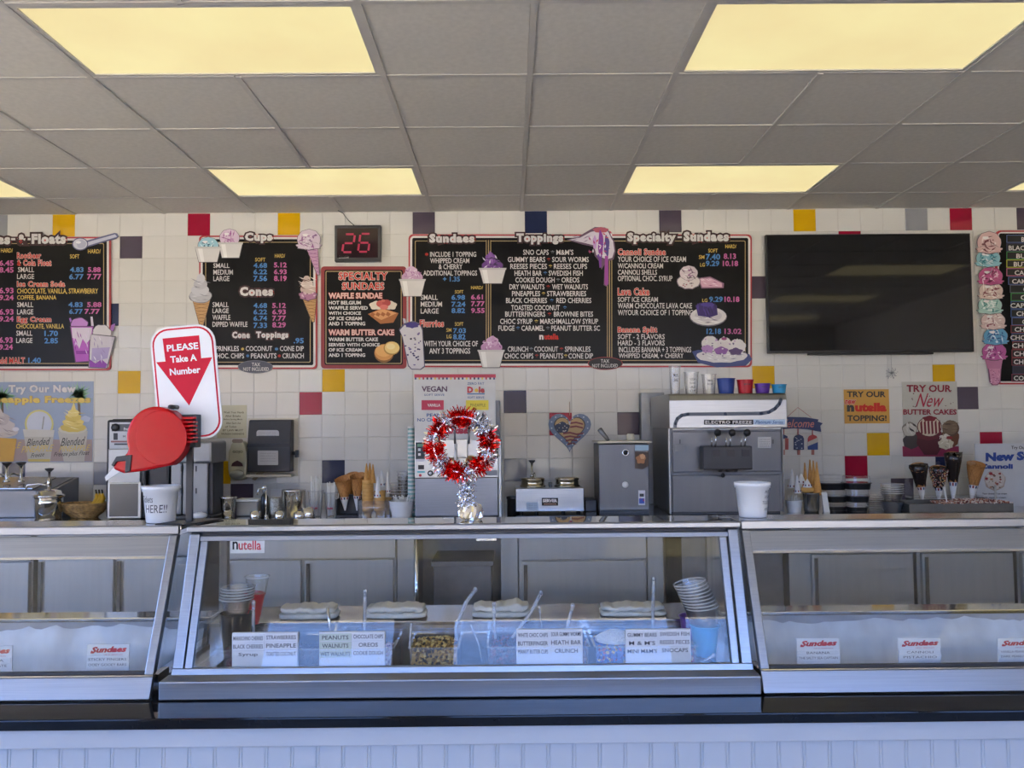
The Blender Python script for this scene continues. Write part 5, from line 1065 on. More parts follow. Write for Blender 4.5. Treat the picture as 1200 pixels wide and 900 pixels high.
for u0, u1, v0, m_, lab, tx_ in ((784, 798, 429, cupc, 'tallest clear cup on the soft-serve machine, leftmost in the row', ['MILK', 'SHAKE']), (801.5, 819, 436, cupc, 'middle clear cup on the soft-serve machine with four written lines', ['SODA', 'FLOAT', 'LARGE', 'CUP']),
                                 (822, 839.5, 438.5, cupc, 'shortest clear cup on the soft-serve machine, left of the blue one', ['SMALL', 'FLOAT']), (840, 861.5, 443.5, cupblue, 'dark blue paper cup on the soft-serve machine', None),
                                 (863.5, 883, 445, cupred, 'red paper cup on the soft-serve machine', ['MEDIUM']), (884, 902.5, 449.5, cuppur, 'purple paper cup on the soft-serve machine', ['SMALL']), (904, 921.5, 450.5, cupcy, 'light blue paper cup at the right end of the soft-serve machine', ['SMALL'])):
    r_, h_ = mk(u0, u1, v0); paper_cup((u0+u1)/2, YT, ztop, h_, r_*.78, r_*.96, m_, lab, 'paper_cup' if m_ is not cupc else 'clear_cup', 'sample cups on top of the soft-serve machine', tx_)
one('wall_box', MB().box(W(752, 500, 5.52)[0], W(783, 500, 5.52)[0]-.02, 5.53, WY-.002, BZ, W(760, 460, 5.52)[1], M('grey_box', (.30, .30, .29), .45, .7, .08)), 'tall grey metal cabinet against the tiles, behind the left side of the big soft-serve machine', 'cabinet', bevel=.003)
# ---- whipped cream machine
Yc = 5.0
t = thing('cream_machine', 'plain steel box machine with a round port and a cream lid', 'machine', (W(732, 600, Yc)[0], 5.14, BZ))
ob('body', bxp(MB(), 701.5, 520.5, 762, 640, Yc, .30, mst, BZ+.015), t, .005)
ob('base', bxp(MB(), 703, 590, 761, 640, Yc+.02, .26, black, BZ).box(0, 0, 5.1, 5.1, BZ+.015, BZ+.015, black), t)
m = MB(); x0 = W(700, 520, Yc)[0]; x1 = W(764, 520, Yc)[0]; zt = W(730, 519.5, Yc)[1]
m.box(x0, x1, Yc-.012, Yc+.31, zt+.001, zt+.014, cream); ob('lid', m, t, .004)
c_ = P3(739, 515, Yc+.12); ob('cap', MB().lathe((c_[0], c_[1], zt+.014), [(.024, 0), (.024, .035), (.018, .042)], cream, 18), t)
m = MB(); a_ = P3(713, 518, Yc+.06); m.tube([(a_[0], a_[1], zt+.0145), (a_[0]-.01, a_[1], zt+.03), (a_[0]-.055, a_[1]-.02, zt+.085)], [.010, .012, .016], steeld, 10); ob('whisk_handle', m, t)
T = Matrix.Translation(P3(733, 530.5, Yc)) @ Matrix.Rotation(math.pi/2, 4, 'X')
ob('port', MB().lathe((0, 0, 0), [(.022, -.001), (.022, .008), (.015, .010), (.014, .002)], steelm, 20, T=T).lathe((0, 0, 0), [(.013, 0), (.013, .004)], blackg, 16, T=T), t)
T = Matrix.Translation(P3(732.5, 568, Yc)) @ Matrix.Rotation(math.pi/2, 4, 'X'); ob('button', MB().lathe((0, 0, 0), [(.019, 0), (.019, .010), (.015, .013)], white, 18, T=T), t)
p = Pic(Yc, .0005); p.p([(744, 521.5), (760, 521.5), (760, 528), (744, 528)], '#a9c3cf').p([(744, 529.5), (760, 529.5), (760, 546), (753, 550), (744, 549)], '#4a3828').b(751, 538, 5.5, 5.5, '#b0784a', .15, 5).b(753, 535, 3, 3, '#d8a878', .1).p([(748, 574.5), (756, 574.5), (756, 592), (748, 592)], '#dcdce4').p([(749.5, 578.5), (754.5, 578.5), (754.5, 582), (749.5, 582)], '#1a1a1a').p([(749, 584), (755, 584), (755, 590), (749, 590)], '#2a4aa8').dots(749, 583, 755, 587, 5, .8, ['#c03040'], 2)
p.done('stickers', t)
# ---- topping warmer
Yv = 5.0; wbl = M('warmer_steel', (.33, .36, .41), .30, 1.0, .05, 5, (1, 40, 40)); brass = M('warm_steel', (.52, .47, .36), .10, 1.0, .1, 6)
t = thing('topping_warmer', 'low blue-grey steel warmer with two lidded wells and one pump', 'warmer', (W(644, 600, Yv)[0], 5.1, BZ))
x0, z1 = W(604, 572.5, Yv); x1 = W(684.5, 572, Yv)[0]; ob('body', MB().prism([(x0, BZ+.012), (x1, BZ+.012), (x1, z1), (x1-.02, z1+.001), (x0+.02, z1+.001), (x0, z1)], Yv, Yv+.22, wbl), t, .005)
for xx in (x0+.02, x0+.11, x1-.14, x1-.05): ob('foot', MB().lathe((xx+.015, Yv+.03, BZ), [(.012, 0), (.012, .012)], black, 10), t)
for u in (624.5, 664.5):
    c_ = W(u, 572, Yv+.11)[0]; m = MB(); m.lathe((c_, Yv+.11, z1+.001), [(.078, 0), (.080, .008), (.072, .012), (.070, .040), (.075, .045), (.074, .052), (.060, .058), (.02, .060), (.001, .060)], brass, 30); ob('well_lid', m, t)
c_ = W(623.5, 560, Yv+.11)[0]; m = MB(); m.lathe((c_, Yv+.11, z1+.061), [(.014, 0), (.014, .012), (.009, .016), (.007, .018), (.007, .085)], steelm, 12).lathe((c_, Yv+.11, z1+.146), [(.010, 0), (.020, .012), (.021, .017), (.001, .018)], black, 14)
m.tube([(c_+.004, Yv+.11, z1+.075), (c_+.016, Yv+.08, z1+.088), (c_+.018, Yv+.05, z1+.07)], .004, steelm, 6); ob('pump', m, t)
m = MB(); c2 = P3(645, 569, Yv+.10); m.box(c2[0]-.012, c2[0]+.012, Yv+.08, Yv+.12, z1+.001, z1+.028, black); ob('thermostat_knob', m, t, .002)
m = MB(); poly(m, [(635, 583.5), (654, 583.5), (654, 592.5), (635, 592.5)], BLK, Yv, .0008); tx(m, 'SERVER', 636, 584.7, 653, 588.6, WHI, Yv-.0014, .05); poly(m, [(637, 590), (652, 590), (652, 591.2), (637, 591.2)], C('#9a7a6a'), Yv, .0012)
poly(m, [(617, 588.5), (631, 588.5), (631, 598), (617, 598)], C('#aebdcc'), Yv, .0008)
for i in range(4): tx(m, 'caution hot', 619, 590+i*1.9, 629, 591+i*1.9, C('#5a6675'), Yv-.0012, 0)
ob('name_plate', m, t, fixn=False)
one('dark_canister', MB().lathe((W(602, 600, 5.05)[0], 5.05, BZ), [(.040, 0), (.040, .085), (.044, .086), (.044, .100), (.03, .103), (.001, .103)], M('smoky_canister', (.08, .08, .085), .15, .7), 20), 'small dark metal canister left of the topping warmer', 'canister')
one('black_tray', bxp(MB(), 686, 586, 700, 640, 5.1, .2, dark), 'black box between the topping warmer and the steel cream machine', 'box', bevel=.004)
# ---- middle soft serve machine (behind the wreath)
Ys = 4.90
t = thing('soft_serve_machine', 'two-flavour vegan soft-serve machine with a white menu panel, behind the tinsel wreath', 'ice cream machine', (W(535, 600, Ys)[0], 5.15, BZ))
ob('body', bxp(MB(), 487, 517, 583.5, 640, Ys+.012, .55, sidem, BZ), t)
ob('upper_panel', bxp(MB(), 486, 516, 584, 559, Ys, .012, M('machine_pale', (.50, .50, .49), .3, .8, .05), W(600, 559, Ys)[1]), t, .002)
ob('lower_panel', bxp(MB(), 486.5, 560.5, 584, 640, Ys, .012, M('machine_blue_steel', (.24, .25, .28), .36, 1.0, .06, 5, (1, 40, 40)), BZ+.003), t, .003)
ob('side_edge', bxp(MB(), 584.3, 517, 588, 640, Ys, .5, M('edge_pale', (.5, .51, .5), .4, .6), BZ), t)
ob('hopper_back', bxp(MB(), 500, 470, 586, 515, Ys+.16, .3, mst, W(600, 516, Ys)[1]), t)
x0, z1 = W(485.5, 438.5, Ys-.004); x1, z0 = W(581, 515.5, Ys-.004)
mp = ob('menu_panel', MB().box(x0, x1, Ys-.004, Ys+.004, z0, z1, C('#c8c7c4')), t)
p = Pic(Ys, .0045); p.p([(485.5, 438.5), (581, 438.5), (581, 442.5), (485.5, 442.5)], '#b03448')
cl = ['#2c3a72', '#d8b850', '#b03448', '#3c2c4a']; p.k += 1
for i in range(21): poly(p.mb, [(486+i*4.6, 442.5), (488+i*4.6, 442.5), (488+i*4.6, 444.8), (486+i*4.6, 444.8)], C(cl[i % 4]), p.Y, p.k*.00022)
p.p([(494, 469), (520, 469), (520, 480.5), (494, 480.5)], '#b52a48').p([(546, 469), (572.5, 469), (572.5, 480.5), (546, 480.5)], '#d8c438').p([(547.5, 461), (568, 461), (568, 462.3), (547.5, 462.3)], '#3f6a9a').b(558.3, 457.5, 2.2, 2.2, '#d8b040')
p.done('panel_print', mp)
m = MB(); NB = C('#3a568a')
for s, a_, b_, c_, d, mm, bo in (('VEGAN', 494, 452.5, 524, 459, C('#5a3a52'), .03), ('SOFT SERVE', 497, 461.5, 521, 464, NB, .01), ('ZERO FAT', 547.5, 448, 567.5, 451, NB, .01), ('SOFT SERVE', 548, 464.5, 567.5, 467, NB, .01), ('VANILLA', 501, 473, 516, 476.5, WHI, .02), ('PINEAPPLE', 551, 472.8, 569, 476.5, C('#8a7a28'), .01),
                              ('PEANUT FREE', 500, 484.5, 545, 488.5, NB, .02), ('NO CHOLESTEROL', 489, 490, 540, 494, NB, .02), ('DAIRY FREE', 520, 495, 552, 499, NB, .02)): tx(m, s, a_, b_, c_, d, mm, Ys-.0062, bo)
tx(m, 'D', 547.5, 453, 554.5, 460.5, RED, Ys-.0062, .06); tx(m, 'le', 561, 453, 568, 460.5, RED, Ys-.0062, .05); tx(m, 'Sundaes', 519, 500, 552, 508.5, C('#b53048'), Ys-.0062, .05, None, .35); ob('lettering', m, mp, fixn=False)
for u0, u1 in ((487, 498), (574, 584)):
    m = bxp(MB(), u0, 518.5, u1, 537, Ys-.004, .004, dark, W(600, 537, Ys)[1]); kp = ob('control_pad', m, t)
    p = Pic(Ys, .0042); p.p([(u0+2, 520), (u1-1, 520), (u1-1, 523.5), (u0+2, 523.5)], '#6f9a7a').p([(u0+3, 525.5), (u0+6, 525.5), (u0+6, 528.5), (u0+3, 528.5)], '#d8d8d8').p([(u0+3, 531), (u0+6, 531), (u0+6, 534), (u0+3, 534)], '#d8d8d8'); p.done('buttons', kp)
p = Pic(Ys, .0004); p.p([(487.5, 537.5), (498, 537.5), (498, 541), (487.5, 541)], '#d8d8dc').p([(490, 545), (497, 545), (497, 550), (490, 550)], '#222226').p([(489, 552), (498, 552), (498, 554), (489, 554)], '#5ab0b8').b(492.5, 557, 1.7, 1.7, '#a82838').p([(569, 551), (583, 551), (583, 557), (569, 557)], '#8a8c90'); p.done('stickers', t)
m = bxp(MB(), 518, 515, 548, 536, Ys-.06, .059, M('head_pale', (.58, .57, .54), .25, .5), W(600, 536, Ys-.06)[1]); hd = ob('spout_head', m, t, .004)
for u in (526, 555-3):
    c_ = P3(u, 541, Ys-.03); T = Matrix.Translation((c_[0], Ys-.0005, c_[2])) @ Matrix.Rotation(math.pi/2, 4, 'X'); ob('drip_ring', MB().lathe((0, 0, 0), [(.036, 0), (.036, .006), (.030, .008), (.030, .002), (.001, .002)], M('ring_brass', (.55, .42, .20), .3, .8), 26, T=T), t)
for u in (533, 549.5):
    m = MB(); a_ = P3(u, 520, Ys-.075); b_ = P3(u, 503, Ys-.085); m.tube([a_, b_], .006, steeld, 8); h_ = ob('lever', m, t); ob('grip', MB().tube([b_, P3(u, 497, Ys-.087), P3(u, 490.5, Ys-.09)], [.009, .013, .011], black, 10), h_)
m = MB(); m.tube([P3(534, 520, Ys-.07), P3(534, 552, Ys-.06)], .009, M('spout_white', (.6, .6, .58), .3), 10); ob('centre_spout', m, t)
c_ = P3(504.5, 554.5, Ys); T = Matrix.Translation(c_) @ Matrix.Rotation(math.pi/2, 4, 'X'); ob('dial', MB().lathe((0, 0, 0), [(.017, 0), (.017, .008), (.010, .010)], black, 16, T=T).lathe((0, 0, 0), [(.009, .009), (.009, .012)], white, 14, T=T), t)
# ---- striped cup sleeve and clear cup stacks
cyan_s = C('#8fb8b4')
t = thing('striped_cup_stack', 'tall sleeve of cyan and white striped cups along the left side of the vegan machine', 'cup stack', (*[P3(482, 600, 5.0)[0], 5.0], BZ))
x_ = P3(482.5, 600, 5.0)[0]; z_ = BZ; k = 0; ztp = W(482, 500, 5.0)[1]
while z_ < ztp:
    o = MB(); o.lathe((x_+.00035*k*0, 5.0, z_), [(.0225, 0), (.0235, .006), (.0235, .0105), (.0215, .0115)], white if k % 2 else cyan_s, 14); ob('cup_rim', o, t); z_ += .012; k += 1
def stack(u, Y, z0, n, dz, r0, r1, h_, m, lab, group, name='clear_cup', lean=0.0, inv=False):
    x = W(u, 590, Y)[0]; pr = None; out_ = []
    for i in range(n):
        w_ = ['bottom', 'second', 'third', 'fourth', 'fifth', 'sixth', 'seventh', 'eighth', 'ninth', 'tenth'][i] if i < n-1 else 'top'
        lb = lab % w_
        if pr is None:
            pr = thing(name, lb, 'cup' if 'cup' in name else 'bowl', (x, Y, z0), group, local=True); mb = cup_mb(m, r0, r1, h_, n=18)
            if inv: mb.v = [(v[0], v[1], h_-v[2]) for v in mb.v]
            ob('shell', mb, pr)
        else: o = dup(pr, (x+lean*i, Y, z0+i*dz), lb)
stack(472, 5.12, BZ, 9, .022, .024, .034, .075, cupc, 'clear cup standing in the tall stack left of the vegan machine, %s one from below', 'tall stack of clear cups')
stack(462, 5.2, BZ+.0, 6, .020, .024, .034, .075, cupc, 'clear cup in the short stack behind the spoon tub, %s one from below', 'short stack of clear cups')
for u, lb in ((465, 'left'), (482-3, 'right')):
    c_ = P3(u, 583, 4.98); m = MB(); m.lathe((c_[0], 5.02, BZ+.055), [(.034, 0), (.033, .008), (.028, .020), (.016, .030), (.001, .033)], cupc, 18, cap=False); 
# ---- spoons in tubs
spw = M('spoon_white', (.76, .76, .72), .35, 0, .03)
def spoon_tub(u0, u1, v0, Y, lab, n, seed, tubm=tubw):
    x0 = W(u0, 590, Y)[0]; x1 = W(u1, 590, Y)[0]; r = (x1-x0)/2; x = (x0+x1)/2; h_ = W(u0, v0, Y)[1]-BZ; q = random.Random(seed)
    t = thing('spoon_tub', lab, 'tub', (x, Y, BZ), 'tubs full of white plastic spoons', local=True)
    ob('tub', cup_mb(tubm, r*.78, r, h_), t)
    for i in range(n):
        A = q.uniform(0, 6.28); rr_ = r*.7*math.sqrt(q.random()); b_ = Vector((rr_*.6*math.cos(A), rr_*.6*math.sin(A), .01)); e_ = Vector((rr_*1.1*math.cos(A)+q.uniform(-.004, .004), rr_*1.1*math.sin(A), h_+q.uniform(.012, .034)))
        m = MB(); m.tube([b_, b_.lerp(e_, .9), e_], [.0022, .0028, .0045], spw, 5); ob('spoon', m, t)
    return t
spoon_tub(456, 486, 587, 4.96, 'white tub bristling with white spoons, left of the vegan machine', 34, 3)
spoon_tub(921, 940, 586.5, 4.98, 'white tub of spoons right of the big soft-serve machine', 22, 5)
# ---- sugar cones and cake cones
wf1 = M('waffle_cone_brown', '#b07a40', .7, 0, .14, 90, bump=1.0); wf2 = M('cake_cone_tan', '#c99a54', .65, 0, .06, 40); sug = M('sugar_cone_tan', '#c89450', .65, 0, .10, 80, bump=.6)
jack = M('cone_jacket_paper', (.72, .72, .72), .6, 0, .04); jackb = M('cone_jacket_blue', '#27406e', .5); jackr = M('cone_jacket_red', '#8e2e34', .5)
latt = M('waffle_lattice', '#8a5a2a', .7)
def cone_solid(mb, c, L_, r, m, n=16, T=None): mb.lathe(c, [(.002, 0), (r, L_), (r*.9, L_), (.002, .01)], m, n, cap=False, T=T)
def waffle(u, v0, v1, Y, lab, w_, tilt=0, m=wf1, jk=True, group='waffle cones in the black holder', name='waffle_cone'):
    x, zt = W(u, v0, Y); zb = W(u, v1, Y)[1]; L_ = zt-zb; r = w_/2*Y/974
    t = thing(name, lab, 'cone', (x, Y, zb), group, local=True); t.rotation_euler = (0, math.radians(tilt), 0)
    mb = MB(); n = 22
    prof = [(.003+(r-.003)*(i/8), L_*i/8) for i in range(9)]; vs = []; fs = []
    for j, (rr_, z_) in enumerate(prof):
        for i in range(n): A = 6.2832*i/n; e_ = (.02*math.sin(A+.4) if j == 8 else 0); vs.append((rr_*math.cos(A), rr_*math.sin(A), z_+e_))
    for j in range(8):
        for i in range(n): fs.append((j*n+i, j*n+(i+1) % n, (j+1)*n+(i+1) % n, (j+1)*n+i))
    mb.add(vs, fs, m, True); fs2 = [tuple(range(8*n, 9*n))]; mb.add([(v[0]*.97, v[1]*.97, v[2]-.012) for v in vs], [f[::-1] for f in fs[5*n:]], m, True)
    # raised lattice
    for k in range(5):
        for s_ in (1, -1):
            pts = []
            for i in range(9):
                f = .25+.75*i/8; A = k*6.2832/5+s_*i*.22; rr_ = .003+(r-.003)*f+.0008; pts.append((rr_*math.cos(A), rr_*math.sin(A), L_*f))
            mb.tube(pts, .0014, latt, 4)
    ob('wafer', mb, t)
    if jk:
        mb = MB(); mb.lathe((0, 0, 0), [(.0045, -.002), (.0045+r*.42, L_*.42)], jack, 18, cap=False); j = ob('paper_jacket', mb, t)
        mb = MB()
        for k in range(9):
            A = k*6.2832/9; f0, f1 = .34, .41; r0_, r1_ = .0052+r*f0, .0052+r*f1
            mb.add([(r0_*math.cos(A-.2), r0_*math.sin(A-.2), L_*f0), (r0_*math.cos(A+.2), r0_*math.sin(A+.2), L_*f0), (r1_*math.cos(A+.2), r1_*math.sin(A+.2), L_*f1), (r1_*math.cos(A-.2), r1_*math.sin(A-.2), L_*f1)], [(0, 1, 2, 3)], jackb if k % 2 else jackr)
        ob('jacket_marks', mb, j, fixn=False)
    return t
hx0, hz1 = W(394, 579, 4.96); hx1 = W(421, 579, 4.96)[0]
m = MB(); m.box(hx0, hx1, 5.04, 5.06, BZ, hz1-.01, dark).box(hx0, hx1, 4.94, 5.06, BZ, BZ+.006, dark).box(hx0, hx0+.006, 4.94, 5.04, BZ+.006, hz1-.03, dark).box(hx1-.006, hx1, 4.94, 5.04, BZ+.006, hz1-.03, dark)
one('cone_holder', m, 'black holder under the two waffle cones, left of the cake cone stacks', 'holder', bevel=.001)
waffle(404.5, 560.5, 598, 4.99, 'waffle cone in the black holder, the left of the front pair', 21, -3)
waffle(418.5, 557.5, 598, 5.0, 'waffle cone in the black holder, the right of the front pair', 18, 1)
waffle(410, 556.5, 590, 5.10, 'waffle cone half hidden behind the front pair of waffle cones', 16, 4, jk=False)
def cake_stack(u, v0, n, Y, lab, w_=13.5, m=wf2, group='cake cones in stacks', name='cake_cone', lean=0):
    x = W(u, 600, Y)[0]; r = w_/2*Y/974; H_ = W(u, v0, Y)[1]-BZ; dz = (H_-.05)/(n-1); p0 = None
    for i in range(n):
        lb = lab % ['bottom', 'second', 'third', 'fourth', 'fifth', 'sixth', 'seventh', 'eighth', 'ninth'][i]
        if p0 is None:
            p0 = thing(name, lb, 'cone', (x, Y, BZ), group, local=True)
            ob('wafer', MB().lathe((0, 0, 0), [(r*.62, 0), (r*.70, .022), (r*.95, .026), (r, .034), (r, .048), (r*.92, .050), (r*.85, .040)], m, 16, cap=False).lathe((0, 0, 0), [(r*.6, .0005), (.001, .0006)], m, 16, cap=False), p0)
            for s_ in range(10): pass
        else: dup(p0, (x+lean*i, Y, BZ+i*dz), lb)
cake_stack(431, 562, 8, 4.97, 'cake cone in the tall stack topped with upside-down sugar cones, %s from below')
cake_stack(445, 575, 6, 4.98, 'cake cone in the stack with paper-wrapped cones on top, %s from below')
cake_stack(456-2, 583, 4, 5.08, 'cake cone in the shortest stack behind the two front ones, %s from below', 10)
def upcone(u, v0, v1, Y, lab, w_, m=sug, group='sugar cones standing tip up', name='sugar_cone', wrap=False):
    x, zt = W(u, v0, Y); zb = W(u, v1, Y)[1]; L_ = zt-zb; r = w_/2*Y/974
    t = thing(name, lab, 'cone', (x, Y, zb), group, local=True); mb = MB(); mb.lathe((0, 0, 0), [(r, 0), (r, .006), (r*.9, .008), (.0022, L_), (.0005, L_+.001)], jack if wrap else m, 16, cap=False)
    for k in range(6):
        A = k*6.28/6; mb.tube([((r*.9)*math.cos(A), (r*.9)*math.sin(A), .01), (.003*math.cos(A+.5), .003*math.sin(A+.5), L_-.004)], .0008, jack if wrap else m, 4)
    ob('wafer' if not wrap else 'paper_wrap', mb, t)
    if wrap:
        mb = MB()
        for k in range(8): A = k*6.2832/8; mb.box(-.003, .003, -r*.98-.001, -r*.9, .008, .018, jackb if k % 2 else jackr, Matrix.Rotation(A, 4, 'Z'))
        ob('wrap_marks', mb, t)
    return t
upcone(429.5, 543, 565, 4.97, 'sugar cone tip up on the tall cake cone stack, left of three', 7.5); upcone(433.5, 542.5, 564, 4.99, 'sugar cone tip up on the tall cake cone stack, middle of three', 7.5); upcone(437, 544, 566, 4.965, 'sugar cone tip up on the tall cake cone stack, right of three', 7)
upcone(447.5, 551, 570, 4.985, 'paper-wrapped cone, highest above the second cake cone stack', 9, wrap=True, group='paper-wrapped cones', name='wrapped_cone'); upcone(443, 558, 583, 4.96, 'paper-wrapped cone on the front of the second cake cone stack', 9, wrap=True, group='paper-wrapped cones', name='wrapped_cone')
upcone(454.5, 553, 578, 5.0, 'slim paper-wrapped cone right of the second cake cone stack', 7, wrap=True, group='paper-wrapped cones', name='wrapped_cone')
m = MB(); x0, z1 = W(420, 587, 4.93); x1 = W(457, 587, 4.93)[0]
m.box(x0, x1, 4.925, 4.928, BZ, z1, acry).box(x0, x0+.003, 4.928, 5.03, BZ, z1, acry).box(x1-.003, x1, 4.928, 5.03, BZ, z1, acry); one('clear_cone_tray', m, 'clear plastic tray around the feet of the cake cone stacks', 'tray')
# ---- straws in clear cups
def straws(u0, u1, v0, vs_, Y, lab, n, seed, mark=True):
    x0, x1 = W(u0, 590, Y)[0], W(u1, 590, Y)[0]; r = (x1-x0)/2; x = (x0+x1)/2; h_ = W(u0, v0, Y)[1]-BZ; q = random.Random(seed); ht = W(u0, vs_, Y)[1]-BZ
    t = thing('straw_cup', lab, 'cup', (x, Y, BZ), 'clear cups of white straws', local=True); ob('cup_body', cup_mb(cupc, r*.72, r, h_), t)
    for i in range(n):
        A = q.uniform(0, 6.28); rr_ = r*.55*math.sqrt(q.random()); b_ = Vector((rr_*math.cos(A), rr_*math.sin(A), .006)); e_ = Vector((rr_*1.35*math.cos(A), rr_*1.35*math.sin(A), ht*q.uniform(.82, 1)))
        m = MB(); m.tube([b_, e_], .0032, spw, 6); ob('straw', m, t)
    L = MB()
    def fn(A, B, lf): g = math.radians(-30+60*A); f = .30+.10*B; rr_ = r*(.72+.28*f)+.001; return (rr_*math.sin(g), -rr_*math.cos(g), h_*f)
    lay(L, 'Sundaes', fn, C('#b53048'), .05, None, .3); ob('shop_name', L, t)
straws(361, 379, 575, 557, 4.97, 'clear cup of tall white straws, left of the other straw cup', 15, 3)
straws(380, 396, 577, 564, 4.98, 'clear cup of wrapped straws beside the black cone holder', 13, 4)
# ---- steel cups, jars and small things left of the straws
def lathe1(name, u, Y, prof, m, lab, cat, n=24, group=None): return one(name, MB().lathe((W(u, 600, Y)[0], Y, BZ), prof, m, n), lab, cat, group)
lathe1('steel_cup', 267.5, 4.96, [(.036, 0), (.040, .05), (.046, .112), (.049, .114), (.049, .120), (.044, .120), (.036, .010), (.001, .010)], steelm, 'tall polished steel mixing cup left of the food tub', 'cup')
t = thing('food_tub', 'clear tub of pale food with a white lid, right of the steel mixing cup', 'tub', (*P3(291, 600, 5.05)[:2], BZ)); x0, z1 = W(277, 586, 5.02); x1 = W(304, 586, 5.02)[0]
ob('tub', MB().box(x0+.004, x1-.004, 5.0, 5.12, BZ, z1-.008, glassy('cloudy_tub', (.8, .8, .78), .1, .5, (.55, .53, .48))), t, .008); ob('contents', MB().box(x0+.010, x1-.010, 5.008, 5.112, BZ+.006, BZ+(z1-BZ)*.55, C('#a8986e')), t, .005); ob('lid', MB().box(x0, x1, 4.996, 5.124, z1-.008, z1+.004, white), t, .003)
t = thing('syrup_bottle', 'slim dark pump bottle with a chrome top, left of the pebbled jar', 'bottle', (*P3(310, 600, 4.97)[:2], BZ)); c_ = P3(310, 600, 4.97)
ob('bottle', MB().lathe((c_[0], c_[1], BZ), [(.022, 0), (.022, .115), (.012, .135)], black, 18), t); ob('pump_top', MB().lathe((c_[0], c_[1], BZ+.135), [(.010, 0), (.014, .01), (.014, .03), (.018, .034), (.016, .046), (.001, .050)], chrome, 16).tube([(c_[0], c_[1], BZ+.17), (c_[0]-.03, c_[1]-.02, BZ+.165), (c_[0]-.036, c_[1]-.025, BZ+.13)], .005, chrome, 8), t)
one('chrome_faucet', MB().tube([(c_[0]+.020, 4.93, BZ), (c_[0]+.020, 4.93, BZ+.155)], .0055, chrome, 10).lathe((c_[0]+.020, 4.93, BZ), [(.012, 0), (.012, .012), (.006, .016)], chrome, 14), 'thin chrome rod standing in front of the dark pump bottle', 'rod')
t = thing('shaker_jar', 'glass jar with a pebbled grey body and white cap panel, left of the steel canister', 'jar', (*P3(323, 600, 5.0)[:2], BZ)); c_ = P3(323, 600, 5.0)
ob('jar', MB().lathe((c_[0], c_[1], BZ), [(.038, 0), (.040, .02), (.040, .105), (.034, .112)], M('pebbled_grey', (.34, .34, .30), .3, .3, .4, 120, bump=.8), 20), t); 
one('outlet_plate', bxp(MB(), 317, 573, 330, 590, WY-.006, .0055, white, W(600, 590, WY-.006)[1]), 'white switch plate on the tiles behind the pebbled jar', 'switch plate', bevel=.001)
lathe1('steel_canister', 344, 5.0, [(.070, 0), (.070, .150), (.072, .152), (.066, .158), (.001, .158)], steelm, 'wide polished steel canister left of the straw cups', 'canister', 30)
for u, v0, w_, Y, lb in ((299, 599.3, 12, 4.89, 'low chrome dish in front of the food tub'), (327.5, 599.3, 12, 4.89, 'low chrome dish in front of the pebbled jar'), (351, 600, 14, 4.89, 'low chrome dish in front of the steel canister'), (361.5, 595, 16, 4.93, 'larger chrome dish just left of the straw cups')):
    r_ = w_/2*Y/974; h_ = max(.012, W(u, v0, Y)[1]-BZ); one('chrome_dish', MB().lathe((W(u, 600, Y)[0], Y, BZ), [(r_*.96, 0), (r_, .004), (r_, h_), (r_*.9, h_), (r_*.88, .006), (.001, .006)], chrome, 20), lb, 'dish', 'small chrome dishes along the counter edge')
# ---- soap and towel dispensers on the wall
Yp = WY-.11; t = thing('towel_dispenser', 'dark grey paper towel dispenser with two white notes and a cream back, on the tiles', 'dispenser', P3(320, 558, WY))
m = MB(); x0, z1 = W(290, 492, Yp); x1, z0 = W(340, 553, Yp); zm = W(600, 521, Yp)[1]
m.prism([(Yp+.0, z0), (Yp-.0, zm+.02), (Yp+.03, z1-.005), (Yp+.05, z1), (WY-.012, z1), (WY-.012, z0)], x0, x1, dark, plane='yz'); ob('cover', m, t, .006)
ob('dark_band', MB().box(x0-.001, x1+.001, Yp-.004, Yp+.01, zm-.002, zm+.020, black), t)
m = MB(); x2, z2 = W(349, 490, WY-.012); x3, z3 = W(288, 558.5, WY-.012); m.box(x3+.01, x2, WY-.011, WY-.0005, z3, z2, cream).box(x3+.03, x2-.02, WY-.10, WY-.011, z3, z3+.018, cream); ob('back_plate', m, t, .003)
m = MB(); c_ = P3(344, 531, Yp+.04); m.tube([(x1, Yp+.05, c_[2]), (c_[0]+.02, Yp+.05, c_[2])], .012, black, 10); m.box(c_[0]+.01, c_[0]+.03, Yp+.03, Yp+.07, c_[2]-.03, c_[2]+.02, black); ob('crank_knob', m, t, .004)
m = MB()
for u0, v0, u1, v1, rr_ in ((300, 504, 326.5, 519, 3), (302, 528, 326, 545, .8)):
    poly(m, rrect(u0, v0, u1, v1, rr_, 3), C('#c4c3c4'), Yp, .001 if v0 > 520 else -.010); 
    for i in range(4): tx(m, 'please pull one towel only'[:16+i*2], u0+3, v0+2.6+i*3, u1-3, v0+4+i*3, C('#77777a'), Yp-(.0018 if v0 > 520 else -.009), 0)
for k in range(0): pass
ob('notes', m, t, fixn=False)
m = MB(); x_, z_ = W(301, 554, Yp+.03); m.prism([(x_, z_), (x_+.05, z_+.004), (x_-.01, z_-.05), (x_-.035, z_-.045)], Yp+.03, Yp+.032, C('#a08a6a')); ob('paper_tail', m, t, label='brown paper towel end hanging out')
Yq = WY-.10; t = thing('soap_dispenser', 'cream wall soap dispenser left of the dark towel dispenser', 'dispenser', P3(278, 563, WY))
x0, z1 = W(267, 517, Yq); x1, z0 = W(289, 563, Yq); xm = (x0+x1)/2; hw = (x1-x0)/2
pts = []
